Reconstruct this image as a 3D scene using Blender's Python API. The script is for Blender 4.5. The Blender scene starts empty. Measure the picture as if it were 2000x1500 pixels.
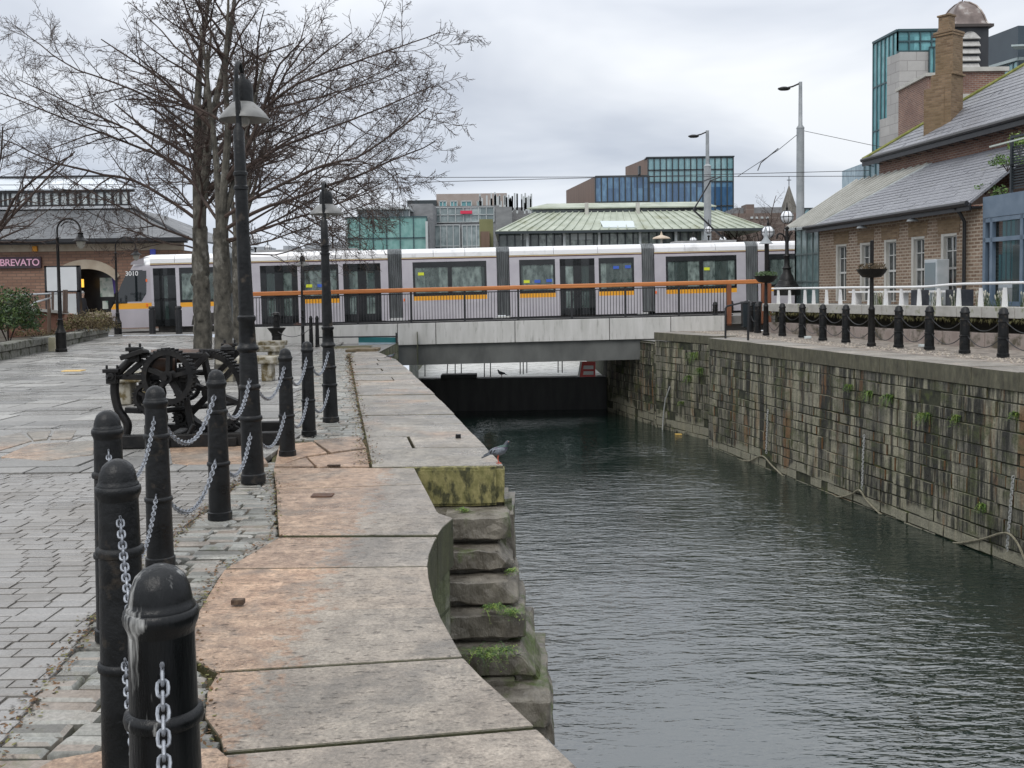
import bpy, bmesh, math, random
from mathutils import Vector, Matrix, noise as mnoise
PI = math.pi; R = math.radians
sc = bpy.context.scene
COL = sc.collection
# ------------------------------------------------------------------ camera
PITCH, ROLL, SHY = 3.0, -0.75, -0.0366
cam = bpy.data.cameras.new('camera'); cam.sensor_width = 36; cam.lens = 36
cam.shift_y = SHY; cam.clip_end = 3000; cam.clip_start = .05
co = bpy.data.objects.new('camera', cam); COL.objects.link(co)
CR = Matrix.Rotation(R(90-PITCH), 3, 'X') @ Matrix.Rotation(R(ROLL), 3, 'Z')
co.matrix_world = Matrix.Translation((0, 0, 1.6)) @ CR.to_4x4()
sc.camera = co
CAMP = Vector((0, 0, 1.6))
def ray(px, py):
    return CR @ Vector(((px-1000)/2000, (750-py)/2000+SHY, -1))
def P(px, py, Y):
    d = ray(px, py); return CAMP + d*(Y/d.y)
def G(px, py, z=0.0):
    d = ray(px, py); return CAMP + d*((z-1.6)/d.z)
def ZY(px, py, Y): return P(px, py, Y).z
def X_(px, Y, py=580): return P(px, py, Y).x
# ------------------------------------------------------------------ light
w = bpy.data.worlds.new('World'); sc.world = w; w.use_nodes = True
SUN_EL, SUN_AZ = 52, 200     # azimuth: compass-like, from +Y clockwise
wt = w.node_tree; wt.nodes.clear()
def nn(nt, t, ins=None, **props):
    n = nt.nodes.new(t)
    for k, v in props.items(): setattr(n, k, v)
    for k, v in (ins or {}).items():
        s = n.inputs[k]
        if isinstance(v, bpy.types.NodeSocket): nt.links.new(v, s)
        else:
            if isinstance(v, (tuple, list)) and len(v) == 3 and s.type == 'RGBA': v = (*v, 1)
            s.default_value = v
    return n
def ramp(nt, fac, stops, interp='LINEAR'):
    n = nt.nodes.new('ShaderNodeValToRGB'); n.color_ramp.interpolation = interp
    e = n.color_ramp.elements
    while len(e) < len(stops): e.new(.5)
    for q, (p, c) in zip(e, stops):
        q.position = p; q.color = (*c, 1) if isinstance(c, (tuple, list)) else (c, c, c, 1)
    nt.links.new(fac, n.inputs[0]); return n.outputs[0]
def mathn(nt, op, a, b=0.0, c=0.0):
    n = nt.nodes.new('ShaderNodeMath'); n.operation = op
    for i, v in enumerate((a, b, c)):
        if isinstance(v, bpy.types.NodeSocket): nt.links.new(v, n.inputs[i])
        else: n.inputs[i].default_value = v
    return n.outputs[0]
def mixc(nt, fac, a, b, mode='MIX'):
    n = nt.nodes.new('ShaderNodeMix'); n.data_type = 'RGBA'; n.blend_type = mode
    for i, v in ((0, fac), (6, a), (7, b)):
        if isinstance(v, bpy.types.NodeSocket): nt.links.new(v, n.inputs[i])
        else: n.inputs[i].default_value = (*v, 1) if isinstance(v, (tuple, list)) else v
    return n.outputs[2]
sky = nn(wt, 'ShaderNodeTexSky', sky_type='NISHITA', sun_disc=False, sun_elevation=R(SUN_EL), sun_rotation=R(SUN_AZ))
tc = nn(wt, 'ShaderNodeTexCoord')
sp = nn(wt, 'ShaderNodeSeparateXYZ', {0: tc.outputs['Generated']})
den = mathn(wt, 'ADD', mathn(wt, 'MAXIMUM', sp.outputs[2], 0.0), 0.22)
cv = nn(wt, 'ShaderNodeCombineXYZ', {0: mathn(wt, 'DIVIDE', sp.outputs[0], den), 1: mathn(wt, 'DIVIDE', sp.outputs[1], den), 2: 3.3})
n1 = nn(wt, 'ShaderNodeTexNoise', {'Vector': cv.outputs[0], 'Scale': 0.95, 'Detail': 5.0, 'Roughness': .5, 'Distortion': .5})
clouds = ramp(wt, n1.outputs[0], [(.30, (.33, .36, .42)), (.46, (.50, .525, .57)), (.60, (.66, .675, .695))])
# the bank of bluish cloud low over the roofs
low = ramp(wt, sp.outputs[2], [(.0, 1.0), (.02, 1.0), (.20, 0.0)])
lowx = ramp(wt, sp.outputs[0], [(.0, 1.0), (.35, .35)])
zen = mathn(wt, 'ADD', 1.0, mathn(wt, 'MULTIPLY', mathn(wt, 'MAXIMUM', mathn(wt, 'SUBTRACT', sp.outputs[2], .12), 0.0), 1.25))   # overcast skies are brighter overhead
clouds = nn(wt, 'ShaderNodeVectorMath', {0: clouds, 1: nn(wt, 'ShaderNodeCombineXYZ', {0: zen, 1: zen, 2: zen}).outputs[0]}, operation='MULTIPLY').outputs[0]
cl2 = mixc(wt, mathn(wt, 'MULTIPLY', mathn(wt, 'MULTIPLY', low, lowx), .5), clouds, (.52, .585, .70))
mixs = mixc(wt, .94, nn(wt, 'ShaderNodeVectorMath', {0: sky.outputs[0], 1: (.1, .1, .1)}, operation='MULTIPLY').outputs[0], cl2)
bg = nn(wt, 'ShaderNodeBackground', {'Color': mixs, 'Strength': 1.0})
nn(wt, 'ShaderNodeOutputWorld', {0: bg.outputs[0]})
sun = bpy.data.lights.new('sun', 'SUN'); sun.energy = 0.9; sun.angle = R(25); sun.color = (1, .96, .9)
so = bpy.data.objects.new('sun', sun); COL.objects.link(so)
sd = Vector((math.sin(R(SUN_AZ))*math.cos(R(SUN_EL)), math.cos(R(SUN_AZ))*math.cos(R(SUN_EL)), math.sin(R(SUN_EL))))
so.rotation_euler = (-sd).to_track_quat('-Z', 'Y').to_euler()
so.location = (0, 0, 60)
vs = sc.view_settings; vs.view_transform = 'Standard'; vs.look = 'None'; vs.gamma = 1; vs.exposure = 0.50
# ------------------------------------------------------------------ mesh builder
def catmull(pts, n=6):
    pts = [Vector(p) for p in pts]; out = []
    Q = [pts[0]*2-pts[1]] + pts + [pts[-1]*2-pts[-2]]
    for i in range(1, len(Q)-2):
        a, b, c, d = Q[i-1], Q[i], Q[i+1], Q[i+2]
        for k in range(n):
            t = k/n
            out.append(.5*((2*b)+(c-a)*t+(2*a-5*b+4*c-d)*t*t+(3*b-a-3*c+d)*t**3))
    out.append(pts[-1]); return out
class MB:
    def __init__(s): s.v = []; s.f = []; s.sm = []; s.mi = []; s.cm = 0
    def add(s, vs, fs, smooth=False):
        o = len(s.v); s.v += [tuple(p) for p in vs]
        for f in fs: s.f.append([i+o for i in f]); s.sm.append(smooth); s.mi.append(s.cm)
        return s
    def box(s, c, d, rz=0.0, M=None, taper=1.0):
        x, y, z = d[0]/2, d[1]/2, d[2]/2
        P_ = [Vector((sx*x*(taper if k else 1), sy*y*(taper if k else 1), z if k else -z)) for k in (0, 1) for sx, sy in ((-1, -1), (1, -1), (1, 1), (-1, 1))]
        T = Matrix.Translation(c) @ Matrix.Rotation(rz, 4, 'Z') @ (M.to_4x4() if M else Matrix.Identity(4))
        return s.add([T @ p for p in P_], [(3, 2, 1, 0), (4, 5, 6, 7), (0, 1, 5, 4), (1, 2, 6, 5), (2, 3, 7, 6), (3, 0, 4, 7)])
    def bb(s, x0, x1, y0, y1, z0, z1): return s.box(((x0+x1)/2, (y0+y1)/2, (z0+z1)/2), (abs(x1-x0), abs(y1-y0), abs(z1-z0)))
    def beam(s, a, b, wd, ht, up=(0, 0, 1)):
        a, b = Vector(a), Vector(b); d = (b-a).normalized(); u = Vector(up)
        sd_ = d.cross(u)
        if sd_.length < 1e-4: sd_ = d.cross(Vector((0, 1, 0)))
        sd_.normalize(); u = sd_.cross(d)
        vs_ = [p+sd_*i*wd/2+u*j*ht/2 for p in (a, b) for i, j in ((-1, -1), (1, -1), (1, 1), (-1, 1))]
        return s.add(vs_, [(0, 1, 2, 3), (7, 6, 5, 4), (4, 5, 1, 0), (5, 6, 2, 1), (6, 7, 3, 2), (7, 4, 0, 3)])
    def prism(s, poly, z0, z1, M=None):
        n = len(poly)
        ar = sum(poly[i][0]*poly[(i+1) % n][1]-poly[(i+1) % n][0]*poly[i][1] for i in range(n))
        if ar < 0: poly = poly[::-1]
        vs_ = [Vector((p[0], p[1], z0)) for p in poly]+[Vector((p[0], p[1], z1)) for p in poly]
        if M is not None: vs_ = [M @ v for v in vs_]
        return s.add(vs_, [list(range(n))[::-1], list(range(n, 2*n))]+[(i, (i+1) % n, n+(i+1) % n, n+i) for i in range(n)])
    def quad(s, *ps): return s.add(ps, [tuple(range(len(ps)))])
    def lathe(s, prof, c=(0, 0, 0), seg=20, sy=1.0, M=None, smooth=True, caps=True):
        c = Vector(c); vs_ = []; n = len(prof)
        for r, z in prof:
            for k in range(seg):
                a = 2*PI*k/seg; p = Vector((r*math.cos(a), r*sy*math.sin(a), z))
                vs_.append((M @ p if M else p)+c)
        fs = [(i*seg+k, i*seg+(k+1) % seg, (i+1)*seg+(k+1) % seg, (i+1)*seg+k) for i in range(n-1) for k in range(seg)]
        s.add(vs_, fs, smooth)
        if caps:
            o = len(s.v)-len(vs_)
            if prof[0][0] > 1e-4: s.f.append([o+k for k in range(seg)][::-1]); s.sm.append(False); s.mi.append(s.cm)
            if prof[-1][0] > 1e-4: s.f.append([o+(n-1)*seg+k for k in range(seg)]); s.sm.append(False); s.mi.append(s.cm)
        return s
    def tube(s, pts, r, seg=8, closed=False, flat=1.0, smooth=True):
        pts = [Vector(p) for p in pts]; n = len(pts)
        rs = r if isinstance(r, (list, tuple)) else [r]*n
        vs_ = []; ref = None
        for i, p in enumerate(pts):
            if closed: t = pts[(i+1) % n]-pts[i-1]
            else: t = pts[min(i+1, n-1)]-pts[max(i-1, 0)]
            if t.length < 1e-9: t = Vector((0, 0, 1))
            t.normalize()
            if ref is None:
                ref = Vector((0, 0, 1)) if abs(t.z) < .9 else Vector((1, 0, 0))
            b = t.cross(ref)
            if b.length < 1e-6: b = t.orthogonal()
            b.normalize(); ref = b.cross(t)
            for k in range(seg):
                a = 2*PI*k/seg; vs_.append(p+(b*math.cos(a)+ref*math.sin(a)*flat)*rs[i])
        m = n if closed else n-1
        fs = [(i*seg+k, i*seg+(k+1) % seg, ((i+1) % n)*seg+(k+1) % seg, ((i+1) % n)*seg+k) for i in range(m) for k in range(seg)]
        if not closed: fs += [list(range(seg))[::-1], [(n-1)*seg+k for k in range(seg)]]
        return s.add(vs_, fs, smooth)
    def cyl(s, a, b, r, seg=10, r2=None): return s.tube([a, b], [r, r if r2 is None else r2], seg)
    def ball(s, c, r, seg=10, M=None):
        rr = r if isinstance(r, (tuple, list)) else (r, r, r); n = seg//2+1; c = Vector(c)
        vs_ = []
        for i in range(n+1):
            t = PI*i/n
            for k in range(seg):
                a = 2*PI*k/seg; p = Vector((rr[0]*math.sin(t)*math.cos(a), rr[1]*math.sin(t)*math.sin(a), -rr[2]*math.cos(t)))
                vs_.append(c+(M @ p if M else p))
        return s.add(vs_, [(i*seg+k, i*seg+(k+1) % seg, (i+1)*seg+(k+1) % seg, (i+1)*seg+k) for i in range(n) for k in range(seg)], True)
    def sweep(s, prof, path, M=None, caps=True, smooth=False):
        """prof: list of (u,z); path: list of (origin Vector, udir Vector)"""
        n = len(prof); vs_ = []
        for o, u in path:
            for a, z in prof: vs_.append(Vector(o)+Vector(u)*a+Vector((0, 0, z)))
        m = len(path)
        fs = [(i*n+k, (i+1)*n+k, (i+1)*n+k+1, i*n+k+1) for i in range(m-1) for k in range(n-1)]
        if caps: fs += [list(range(n)), [(m-1)*n+k for k in range(n)][::-1]]
        return s.add(vs_, fs, smooth)
    def build(s, name, mat, parent=None, sharp=35, bevel=0, loc=None, uvs=1.0):
        me = bpy.data.meshes.new(name); me.from_pydata(s.v, [], s.f)
        me.polygons.foreach_set('use_smooth', s.sm)
        for m in (mat if isinstance(mat, (list, tuple)) else [mat]): me.materials.append(m)
        if any(s.mi): me.polygons.foreach_set('material_index', s.mi)
        me.validate(clean_customdata=False)
        uv = me.uv_layers.new(name='uv'); buf = [0.0]*(2*len(me.loops)); vv = me.vertices
        for p in me.polygons:
            n = p.normal
            if abs(n.z) > .93:
                for li in p.loop_indices:
                    c = vv[me.loops[li].vertex_index].co; buf[2*li] = c.x; buf[2*li+1] = c.y
            else:
                l = math.hypot(n.x, n.y) or 1; tx, ty = -n.y/l, n.x/l
                bx, by, bz = -n.z*ty, n.z*tx, n.x*ty-n.y*tx
                for li in p.loop_indices:
                    c = vv[me.loops[li].vertex_index].co
                    buf[2*li] = c.x*tx+c.y*ty; buf[2*li+1] = c.x*bx+c.y*by+c.z*bz
        uv.data.foreach_set('uv', buf)
        me.update()
        if any(s.sm):
            try: me.set_sharp_from_angle(angle=R(sharp))
            except Exception: pass
        o = bpy.data.objects.new(name, me); COL.objects.link(o)
        if parent: o.parent = parent
        if loc: o.location = loc
        if bevel:
            b = o.modifiers.new('bevel', 'BEVEL'); b.width = bevel; b.segments = 2; b.limit_method = 'ANGLE'
        return o
def tag(o, label=None, cat=None, group=None, kind=None):
    if label: o['label'] = label
    if cat: o['category'] = cat
    if group: o['group'] = group
    if kind: o['kind'] = kind
    return o
def thing(name, loc, label, cat, group=None, rz=0.0):
    o = bpy.data.objects.new(name, None); COL.objects.link(o); o.location = loc; o.rotation_euler = (0, 0, rz)
    o.empty_display_size = .2
    return tag(o, label, cat, group)
def dup(root, loc, rz=0.0, label=None, group=None, scale=None):
    r = root.copy(); COL.objects.link(r); r.location = loc; r.rotation_euler = (0, 0, rz)
    if scale: r.scale = scale
    if label: r['label'] = label
    if group: r['group'] = group
    for ch in [c for c in root.children]:
        c = ch.copy(); COL.objects.link(c); c.parent = r
        for g in ch.children:
            d = g.copy(); COL.objects.link(d); d.parent = c
    return r
# ------------------------------------------------------------------ materials
def base(name):
    m = bpy.data.materials.new(name); m.use_nodes = True; nt = m.node_tree
    return m, nt, nt.nodes['Principled BSDF']
def L(nt, a, b): nt.links.new(a, b)
def bumpn(nt, b, h, strength, dist=.01, normal=None):
    n = nn(nt, 'ShaderNodeBump', {'Strength': strength, 'Distance': dist, 'Height': h})
    if normal is not None: L(nt, normal, n.inputs['Normal'])
    L(nt, n.outputs[0], b.inputs['Normal']); return n.outputs[0]
def coords(nt, kind='Object', scale=(1, 1, 1)):
    t = nn(nt, 'ShaderNodeTexCoord')
    return nn(nt, 'ShaderNodeMapping', {'Vector': t.outputs[kind], 'Scale': scale}).outputs[0]
def noise(nt, vec, scale, detail=4, rough=.55, dist=0):
    return nn(nt, 'ShaderNodeTexNoise', {'Vector': vec, 'Scale': scale, 'Detail': detail, 'Roughness': rough, 'Distortion': dist}).outputs[0]
def pm(name, c, c2=None, scale=3.0, rough=.6, metal=0.0, bump=0.0, bs=30.0, dist=.01, rr=None, coord='Object', sc3=(1, 1, 1), spec=.5, coat=0, c3=None, s3=.7, t3=.6):
    m, nt, b = base(name)
    v = coords(nt, coord, sc3)
    b.inputs['Metallic'].default_value = metal; b.inputs['Roughness'].default_value = rough
    b.inputs['Specular IOR Level'].default_value = spec
    if coat: b.inputs['Coat Weight'].default_value = coat
    if c2 is None and bump == 0: b.inputs['Base Color'].default_value = (*c, 1); return m
    n = noise(nt, v, scale, 6)
    colr = ramp(nt, n, [(.35, c), (.65, c2 or c)])
    if c3:
        n3 = noise(nt, v, s3, 5, .6)
        colr = mixc(nt, ramp(nt, n3, [(t3-.06, 0.0), (t3+.06, 1.0)]), colr, c3)
    L(nt, colr, b.inputs['Base Color'])
    if rr: L(nt, ramp(nt, n, [(.3, rr[0]), (.7, rr[1])]), b.inputs['Roughness'])
    if bump: bumpn(nt, b, noise(nt, v, bs, 5, .65), bump, dist)
    return m
def brick(name, c1, c2, mortar, bw=.22, bh=.075, ms=.012, bump=.5, rough=.8, dirt=None, offset=.5, var=.0, dirtscale=.6, rr=None, dist=.01, uvk='UV', moss=None, mt=.62, isl=False, dmx=.75, fnf=.55):
    m, nt, b = base(name)
    v = coords(nt, uvk)
    n = noise(nt, v, 2.5, 3)
    dv = nn(nt, 'ShaderNodeVectorMath', {0: v, 1: nn(nt, 'ShaderNodeVectorMath', {0: nn(nt, 'ShaderNodeTexNoise', {'Vector': v, 'Scale': 3.0}).outputs[1], 1: (var, var, 0)}, operation='MULTIPLY').outputs[0]}, operation='ADD').outputs[0] if var else v
    t = nn(nt, 'ShaderNodeTexBrick', {'Vector': dv, 'Color1': c1, 'Color2': c2, 'Mortar': mortar, 'Scale': 1.0, 'Mortar Size': ms, 'Mortar Smooth': .15, 'Brick Width': bw, 'Row Height': bh, 'Bias': 0.0})
    t.offset = offset
    c = t.outputs[0]
    d = noise(nt, v, dirtscale, 6, .65)
    c = mixc(nt, ramp(nt, d, [(.35, 0.0), (.75, dmx)]), c, dirt or tuple(x*.5 for x in c1))
    fn = noise(nt, v, 45, 4, .7)
    c = mixc(nt, fnf, c, ramp(nt, fn, [(.3, .35), (.7, .78)]), 'OVERLAY')
    if moss: c = mixc(nt, ramp(nt, noise(nt, v, 1.7, 7, .7), [(mt, 0.0), (mt+.1, 1.0)]), c, moss)
    L(nt, c, b.inputs['Base Color'])
    if isl: c = mixc(nt, 1.0, c, ramp(nt, island(nt), [(0, (.8, .8, .8)), (1, (1.15, 1.15, 1.15))]), 'MULTIPLY')
    b.inputs['Roughness'].default_value = rough
    if rr: L(nt, ramp(nt, d, [(.35, rr[0]), (.6, rr[1])]), b.inputs['Roughness'])
    h = mathn(nt, 'ADD', mathn(nt, 'MULTIPLY', mathn(nt, 'SUBTRACT', 1.0, t.outputs[1]), 1.0), mathn(nt, 'MULTIPLY', fn, .45))
    bumpn(nt, b, h, bump, dist)
    return m
def glass(name, tint, rough=.05, cell=None, alpha=None, c2=None, spec=.8):
    m, nt, b = base(name)
    b.inputs['Roughness'].default_value = rough; b.inputs['Specular IOR Level'].default_value = spec
    b.inputs['Base Color'].default_value = (*tint, 1)
    if cell:
        v = coords(nt, 'UV', (1/cell[0], 1/cell[1], 1))
        fl = nn(nt, 'ShaderNodeVectorMath', {0: v}, operation='FLOOR').outputs[0]
        wn = nn(nt, 'ShaderNodeTexWhiteNoise', {0: fl}, noise_dimensions='3D').outputs[0]
        # blurred patches: things seen dimly inside, and reflections painted into the tram panes
        inn = noise(nt, v, 3.0, 3)
        f = mathn(nt, 'MULTIPLY', wn, ramp(nt, inn, [(.35, .2), (.65, 1.2)]))
        L(nt, mixc(nt, f, tint, c2 or tuple(min(1, x*3+.05) for x in tint)), b.inputs['Base Color'])
        bumpn(nt, b, noise(nt, v, .8, 2), .08, .2)
    if alpha is not None:
        t = nn(nt, 'ShaderNodeBsdfTransparent', {0: tuple(.55+.45*x for x in tint) if alpha < .9 else (1, 1, 1)})
        mx = nn(nt, 'ShaderNodeMixShader', {0: alpha, 1: t.outputs[0], 2: b.outputs[0]})
        L(nt, mx.outputs[0], nt.nodes['Material Output'].inputs[0])
    return m
IRON = pm('black_iron_paint', (.003, .0035, .004), (.010, .011, .012), 6, rough=.35, bump=.8, bs=22, dist=.008, rr=(.22, .6), c3=(.05, .04, .03), s3=7, t3=.64, spec=.3)
IRON2 = pm('dull_black_iron', (.004, .004, .0045), (.014, .013, .012), 9, rough=.45, bump=.5, bs=40, dist=.006, rr=(.35, .65), c3=(.04, .027, .016), s3=6, t3=.7, spec=.3)
GALV = pm('galvanised_chain', (.17, .18, .20), (.36, .38, .41), 40, rough=.5, metal=.6, bump=.2, bs=120)
STEEL = pm('grey_painted_steel', (.22, .24, .25), (.30, .32, .33), 3, rough=.45)
WHITE = pm('white_paint', (.72, .72, .72), (.80, .80, .79), 4, rough=.4)
BLACK = pm('black_paint', (.012, .013, .015), (.02, .02, .022), 5, rough=.4)
def island(nt): return nn(nt, 'ShaderNodeNewGeometry').outputs['Random Per Island']
# wet granite with an orange bloom
def granite(name, warm=.5, dark=1.0, rr=(.22, .6), edge=None, side=None):
    m, nt, b = base(name); v = coords(nt)
    n = noise(nt, v, 1.1, 6, .6); f = noise(nt, v, 60, 5, .75); mm = noise(nt, v, 9, 6, .7)
    grey = ramp(nt, n, [(.3, tuple(x*dark for x in (.185, .168, .148))), (.7, tuple(x*dark for x in (.35, .32, .28)))])
    org = ramp(nt, mm, [(.3, tuple(x*dark for x in (.30, .20, .145))), (.7, tuple(x*dark for x in (.45, .325, .235)))])
    wm = ramp(nt, noise(nt, v, .8, 5, .6), [(.62-warm*.35, 0.0), (.78-warm*.3, 1.0)])
    if edge is not None:      # the bloom fades where the canal edge is worn by feet and rope
        sx = nn(nt, 'ShaderNodeSeparateXYZ', {0: v}); a = mathn(nt, 'ADD', sx.outputs[0], mathn(nt, 'MULTIPLY', mathn(nt, 'SUBTRACT', sx.outputs[1], 5.0), edge))
        a = mathn(nt, 'ADD', a, mathn(nt, 'MULTIPLY', mathn(nt, 'SUBTRACT', mm, .5), 1.2))
        wm = mathn(nt, 'MULTIPLY', mathn(nt, 'ADD', wm, .5), ramp(nt, mathn(nt, 'ADD', a, 2.0), [(.85, 1.0), (1.32, .10)]))
    c = mixc(nt, wm, grey, org)
    pit = ramp(nt, noise(nt, coords(nt, 'Object', (.6, 1.5, 1)), 24, 5, .75), [(.30, .15), (.42, 1.0)])
    c = mixc(nt, pit, tuple(x*dark for x in (.11, .10, .09)), c)
    c = mixc(nt, .5, c, ramp(nt, f, [(.34, .15), (.68, .88)]), 'OVERLAY')
    c = mixc(nt, .45, c, ramp(nt, mm, [(.35, .25), (.65, .75)]), 'OVERLAY')
    isl = island(nt)
    c = mixc(nt, 1.0, c, ramp(nt, isl, [(0, (.74, .73, .72)), (.3, (.95, .94, .90)), (.6, (.85, .86, .86)), (1, (1.12, 1.06, .98))]), 'MULTIPLY')
    grime = ramp(nt, noise(nt, v, 1.5, 7, .72, .8), [(.50, 0.0), (.62, .55)])
    c = mixc(nt, grime, c, tuple(x*dark for x in (.12, .112, .10)))
    wht = ramp(nt, noise(nt, v, 2.3, 6, .65), [(.70, 0.0), (.76, .7)])
    c = mixc(nt, wht, c, tuple(x*dark for x in (.55, .55, .55)))
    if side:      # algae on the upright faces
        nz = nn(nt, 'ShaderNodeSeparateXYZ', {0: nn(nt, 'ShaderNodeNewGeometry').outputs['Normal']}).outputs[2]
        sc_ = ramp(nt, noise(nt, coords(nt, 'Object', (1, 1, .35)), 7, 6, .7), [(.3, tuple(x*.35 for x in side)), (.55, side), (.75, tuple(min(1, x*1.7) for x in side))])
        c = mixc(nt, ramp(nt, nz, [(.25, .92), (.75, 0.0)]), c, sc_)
    L(nt, c, b.inputs['Base Color'])
    L(nt, ramp(nt, noise(nt, v, 1.9, 5, .6), [(.35, rr[0]), (.65, rr[1])]), b.inputs['Roughness'])
    h = mathn(nt, 'ADD', mathn(nt, 'MULTIPLY', pit, .7), mathn(nt, 'MULTIPLY', f, .5))
    bumpn(nt, b, h, .9, .012)
    return m
# ================================================================== setting: ground, quays, water
def lerp(a, b, t): return a+(b-a)*t
def sstep(t): t = max(0, min(1, t)); return t*t*(3-2*t)
def interp(tab, y):
    if y <= tab[0][0]: return tab[0][1]
    for (a, b), (c, d) in zip(tab, tab[1:]):
        if y <= c: return b+(d-b)*(y-a)/(c-a)
    return tab[-1][1]
def gz(X, Y):
    k = sstep((-9.5-X)/3.5); return -.26*(1-k)*sstep((Y-14)/24)+.10*k*sstep((Y-30)/11)
WATER_Z = -3.65
# canal edge (left) as X of Y, near part
EDGE = [G(*p).xy for p in ((985, 912), (900, 822), (845, 765), (775, 692), (735, 672))]
EDGE = [(e[1], e[0]) for e in EDGE]; EDGE.append((40.5, EDGE[-1][1]-.1))
INNER = [(G(*p).y, G(*p).x) for p in ((725, 912), (712, 845), (700, 790), (690, 730), (682, 680))]; INNER.append((40.5, INNER[-1][1]-.5))
def slope_z(v): return (v[0], v[1], gz(v[0], v[1])+v[2])
# ---- base sheet of ground: one mesh, open where the canal is
g = MB()
def strip(y0, y1, xa, xb, ny=8, nx=6, zoff=-.09):
    vs_ = []; fs = []
    for j in range(ny+1):
        y = lerp(y0, y1, j/ny); A, B = xa(y), xb(y)
        for i in range(nx+1):
            x = lerp(A, B, i/nx); vs_.append((x, y, gz(x, y)+zoff))
    for j in range(ny):
        for i in range(nx):
            k = j*(nx+1)+i; fs.append((k, k+1, k+nx+2, k+nx+1))
    g.add(vs_, fs)
leftX = [(-30, .9), (3.4, .15), (4.5, -.3), (5.4, -.5), (9.3, -.95), (9.42, -.15)]+[(a, b-.05) for a, b in EDGE[1:]]
strip(-30, 9.3, lambda y: -14, lambda y: interp(leftX, y), 24, 6)
strip(9.3, 41, lambda y: -30, lambda y: interp(leftX, y), 24, 20)
strip(-30, 9.3, lambda y: -400, lambda y: -14, 4, 4); strip(9.3, 41, lambda y: -400, lambda y: -30, 4, 2)
RW = [(19, 9.55), (34.4, 6.62)]      # right wall top line Y->X
rx = lambda y: interp([(-30, 18.8), (34.4, 6.62), (35.4, 6.95), (39.5, 5.5), (41, 5.1)], y)+.06
strip(-30, 41, rx, lambda y: 60, 40, 4); strip(-30, 41, lambda y: 60, lambda y: 500, 4, 2)
# beyond the bridge: the street and everything behind, with the dock open in the middle
g.add([(-500, 41, .10), (-5.2, 41, .10), (-5.2, 66, .10), (-500, 66, .10), (4.3, 41, .25), (500, 41, .25), (500, 66, .25), (4.3, 66, .25), (-500, 66, .15), (500, 66, .15), (500, 1500, .15), (-500, 1500, .15)],
      [(0, 1, 2, 3), (4, 5, 6, 7), (8, 9, 10, 11)])
GROUND = pm('grey_ground', (.13, .125, .12), (.22, .215, .2), 1.2, rough=.7, bump=.4, bs=20)
tag(g.build('ground', GROUND), kind='structure')
# ---- water
wm_, nt, b = base('dock_water')
v = coords(nt, 'Object', (1, 1, 1))
b.inputs['Base Color'].default_value = (.005, .014, .011, 1); b.inputs['Roughness'].default_value = .04
b.inputs['IOR'].default_value = 2.6; b.inputs['Specular IOR Level'].default_value = .5
va = coords(nt, 'Object', (.55, 1.5, 1))
wa = nn(nt, 'ShaderNodeTexNoise', {'Vector': va, 'Scale': 2.3, 'Detail': 2.5, 'Roughness': .5, 'Distortion': .7}).outputs[0]
wb = nn(nt, 'ShaderNodeTexNoise', {'Vector': va, 'Scale': 9.0, 'Detail': 2.0, 'Roughness': .5, 'Distortion': .4}).outputs[0]
gust = ramp(nt, noise(nt, coords(nt, 'Object', (1, .7, 1)), .22, 3), [(.35, .3), (.65, 1.3)])
bumpn(nt, b, mathn(nt, 'MULTIPLY', mathn(nt, 'ADD', wa, mathn(nt, 'MULTIPLY', wb, .38)), gust), .62, .085)
wtr = MB(); wtr.quad((-6, -40, WATER_Z), (30, -40, WATER_Z), (30, 60, WATER_Z), (-6, 60, WATER_Z))
tag(wtr.build('water', wm_), kind='structure')
# ---- near quay: slabs of granite coping
def slabpoly(pts): return [tuple(G(*p).xy) for p in pts]
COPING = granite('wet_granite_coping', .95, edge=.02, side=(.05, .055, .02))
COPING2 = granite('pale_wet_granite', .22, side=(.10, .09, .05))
cp = MB(); rnd = random.Random(3)
right_px = [(1148, 1520), (1130, 1500), (1090, 1462), (1048, 1422), (985, 1362), (940, 1322), (905, 1285), (885, 1250), (860, 1205), (846, 1165), (837, 1125), (835, 1100), (838, 1080), (848, 1055), (865, 1030), (885, 1013), (856, 1003), (838, 968), (822, 938), (809, 914)]
left_px = [(430, 1520), (440, 1478), (430, 1440), (400, 1400), (405, 1350), (425, 1315), (382, 1290), (378, 1245), (385, 1197), (425, 1130), (440, 1108), (480, 1085), (545, 1047), (542, 1010), (540, 960), (534, 912)]
RG = [G(*p).xy for p in right_px]; LG = [G(*p).xy for p in left_px]
RG = [(p.y, p.x) for p in RG]; LG = [(p.y, p.x) for p in LG]
RG.sort(key=lambda t: t[0]); LG.sort(key=lambda t: t[0])
RE = [(-6, .75), (2, .42)]+RG; LE = [(-6, -.5), (2, -.92), (3.2, -1.0)]+LG
cuts = [(-4, 0), (.3, 0), (1.9, .05)]
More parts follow.
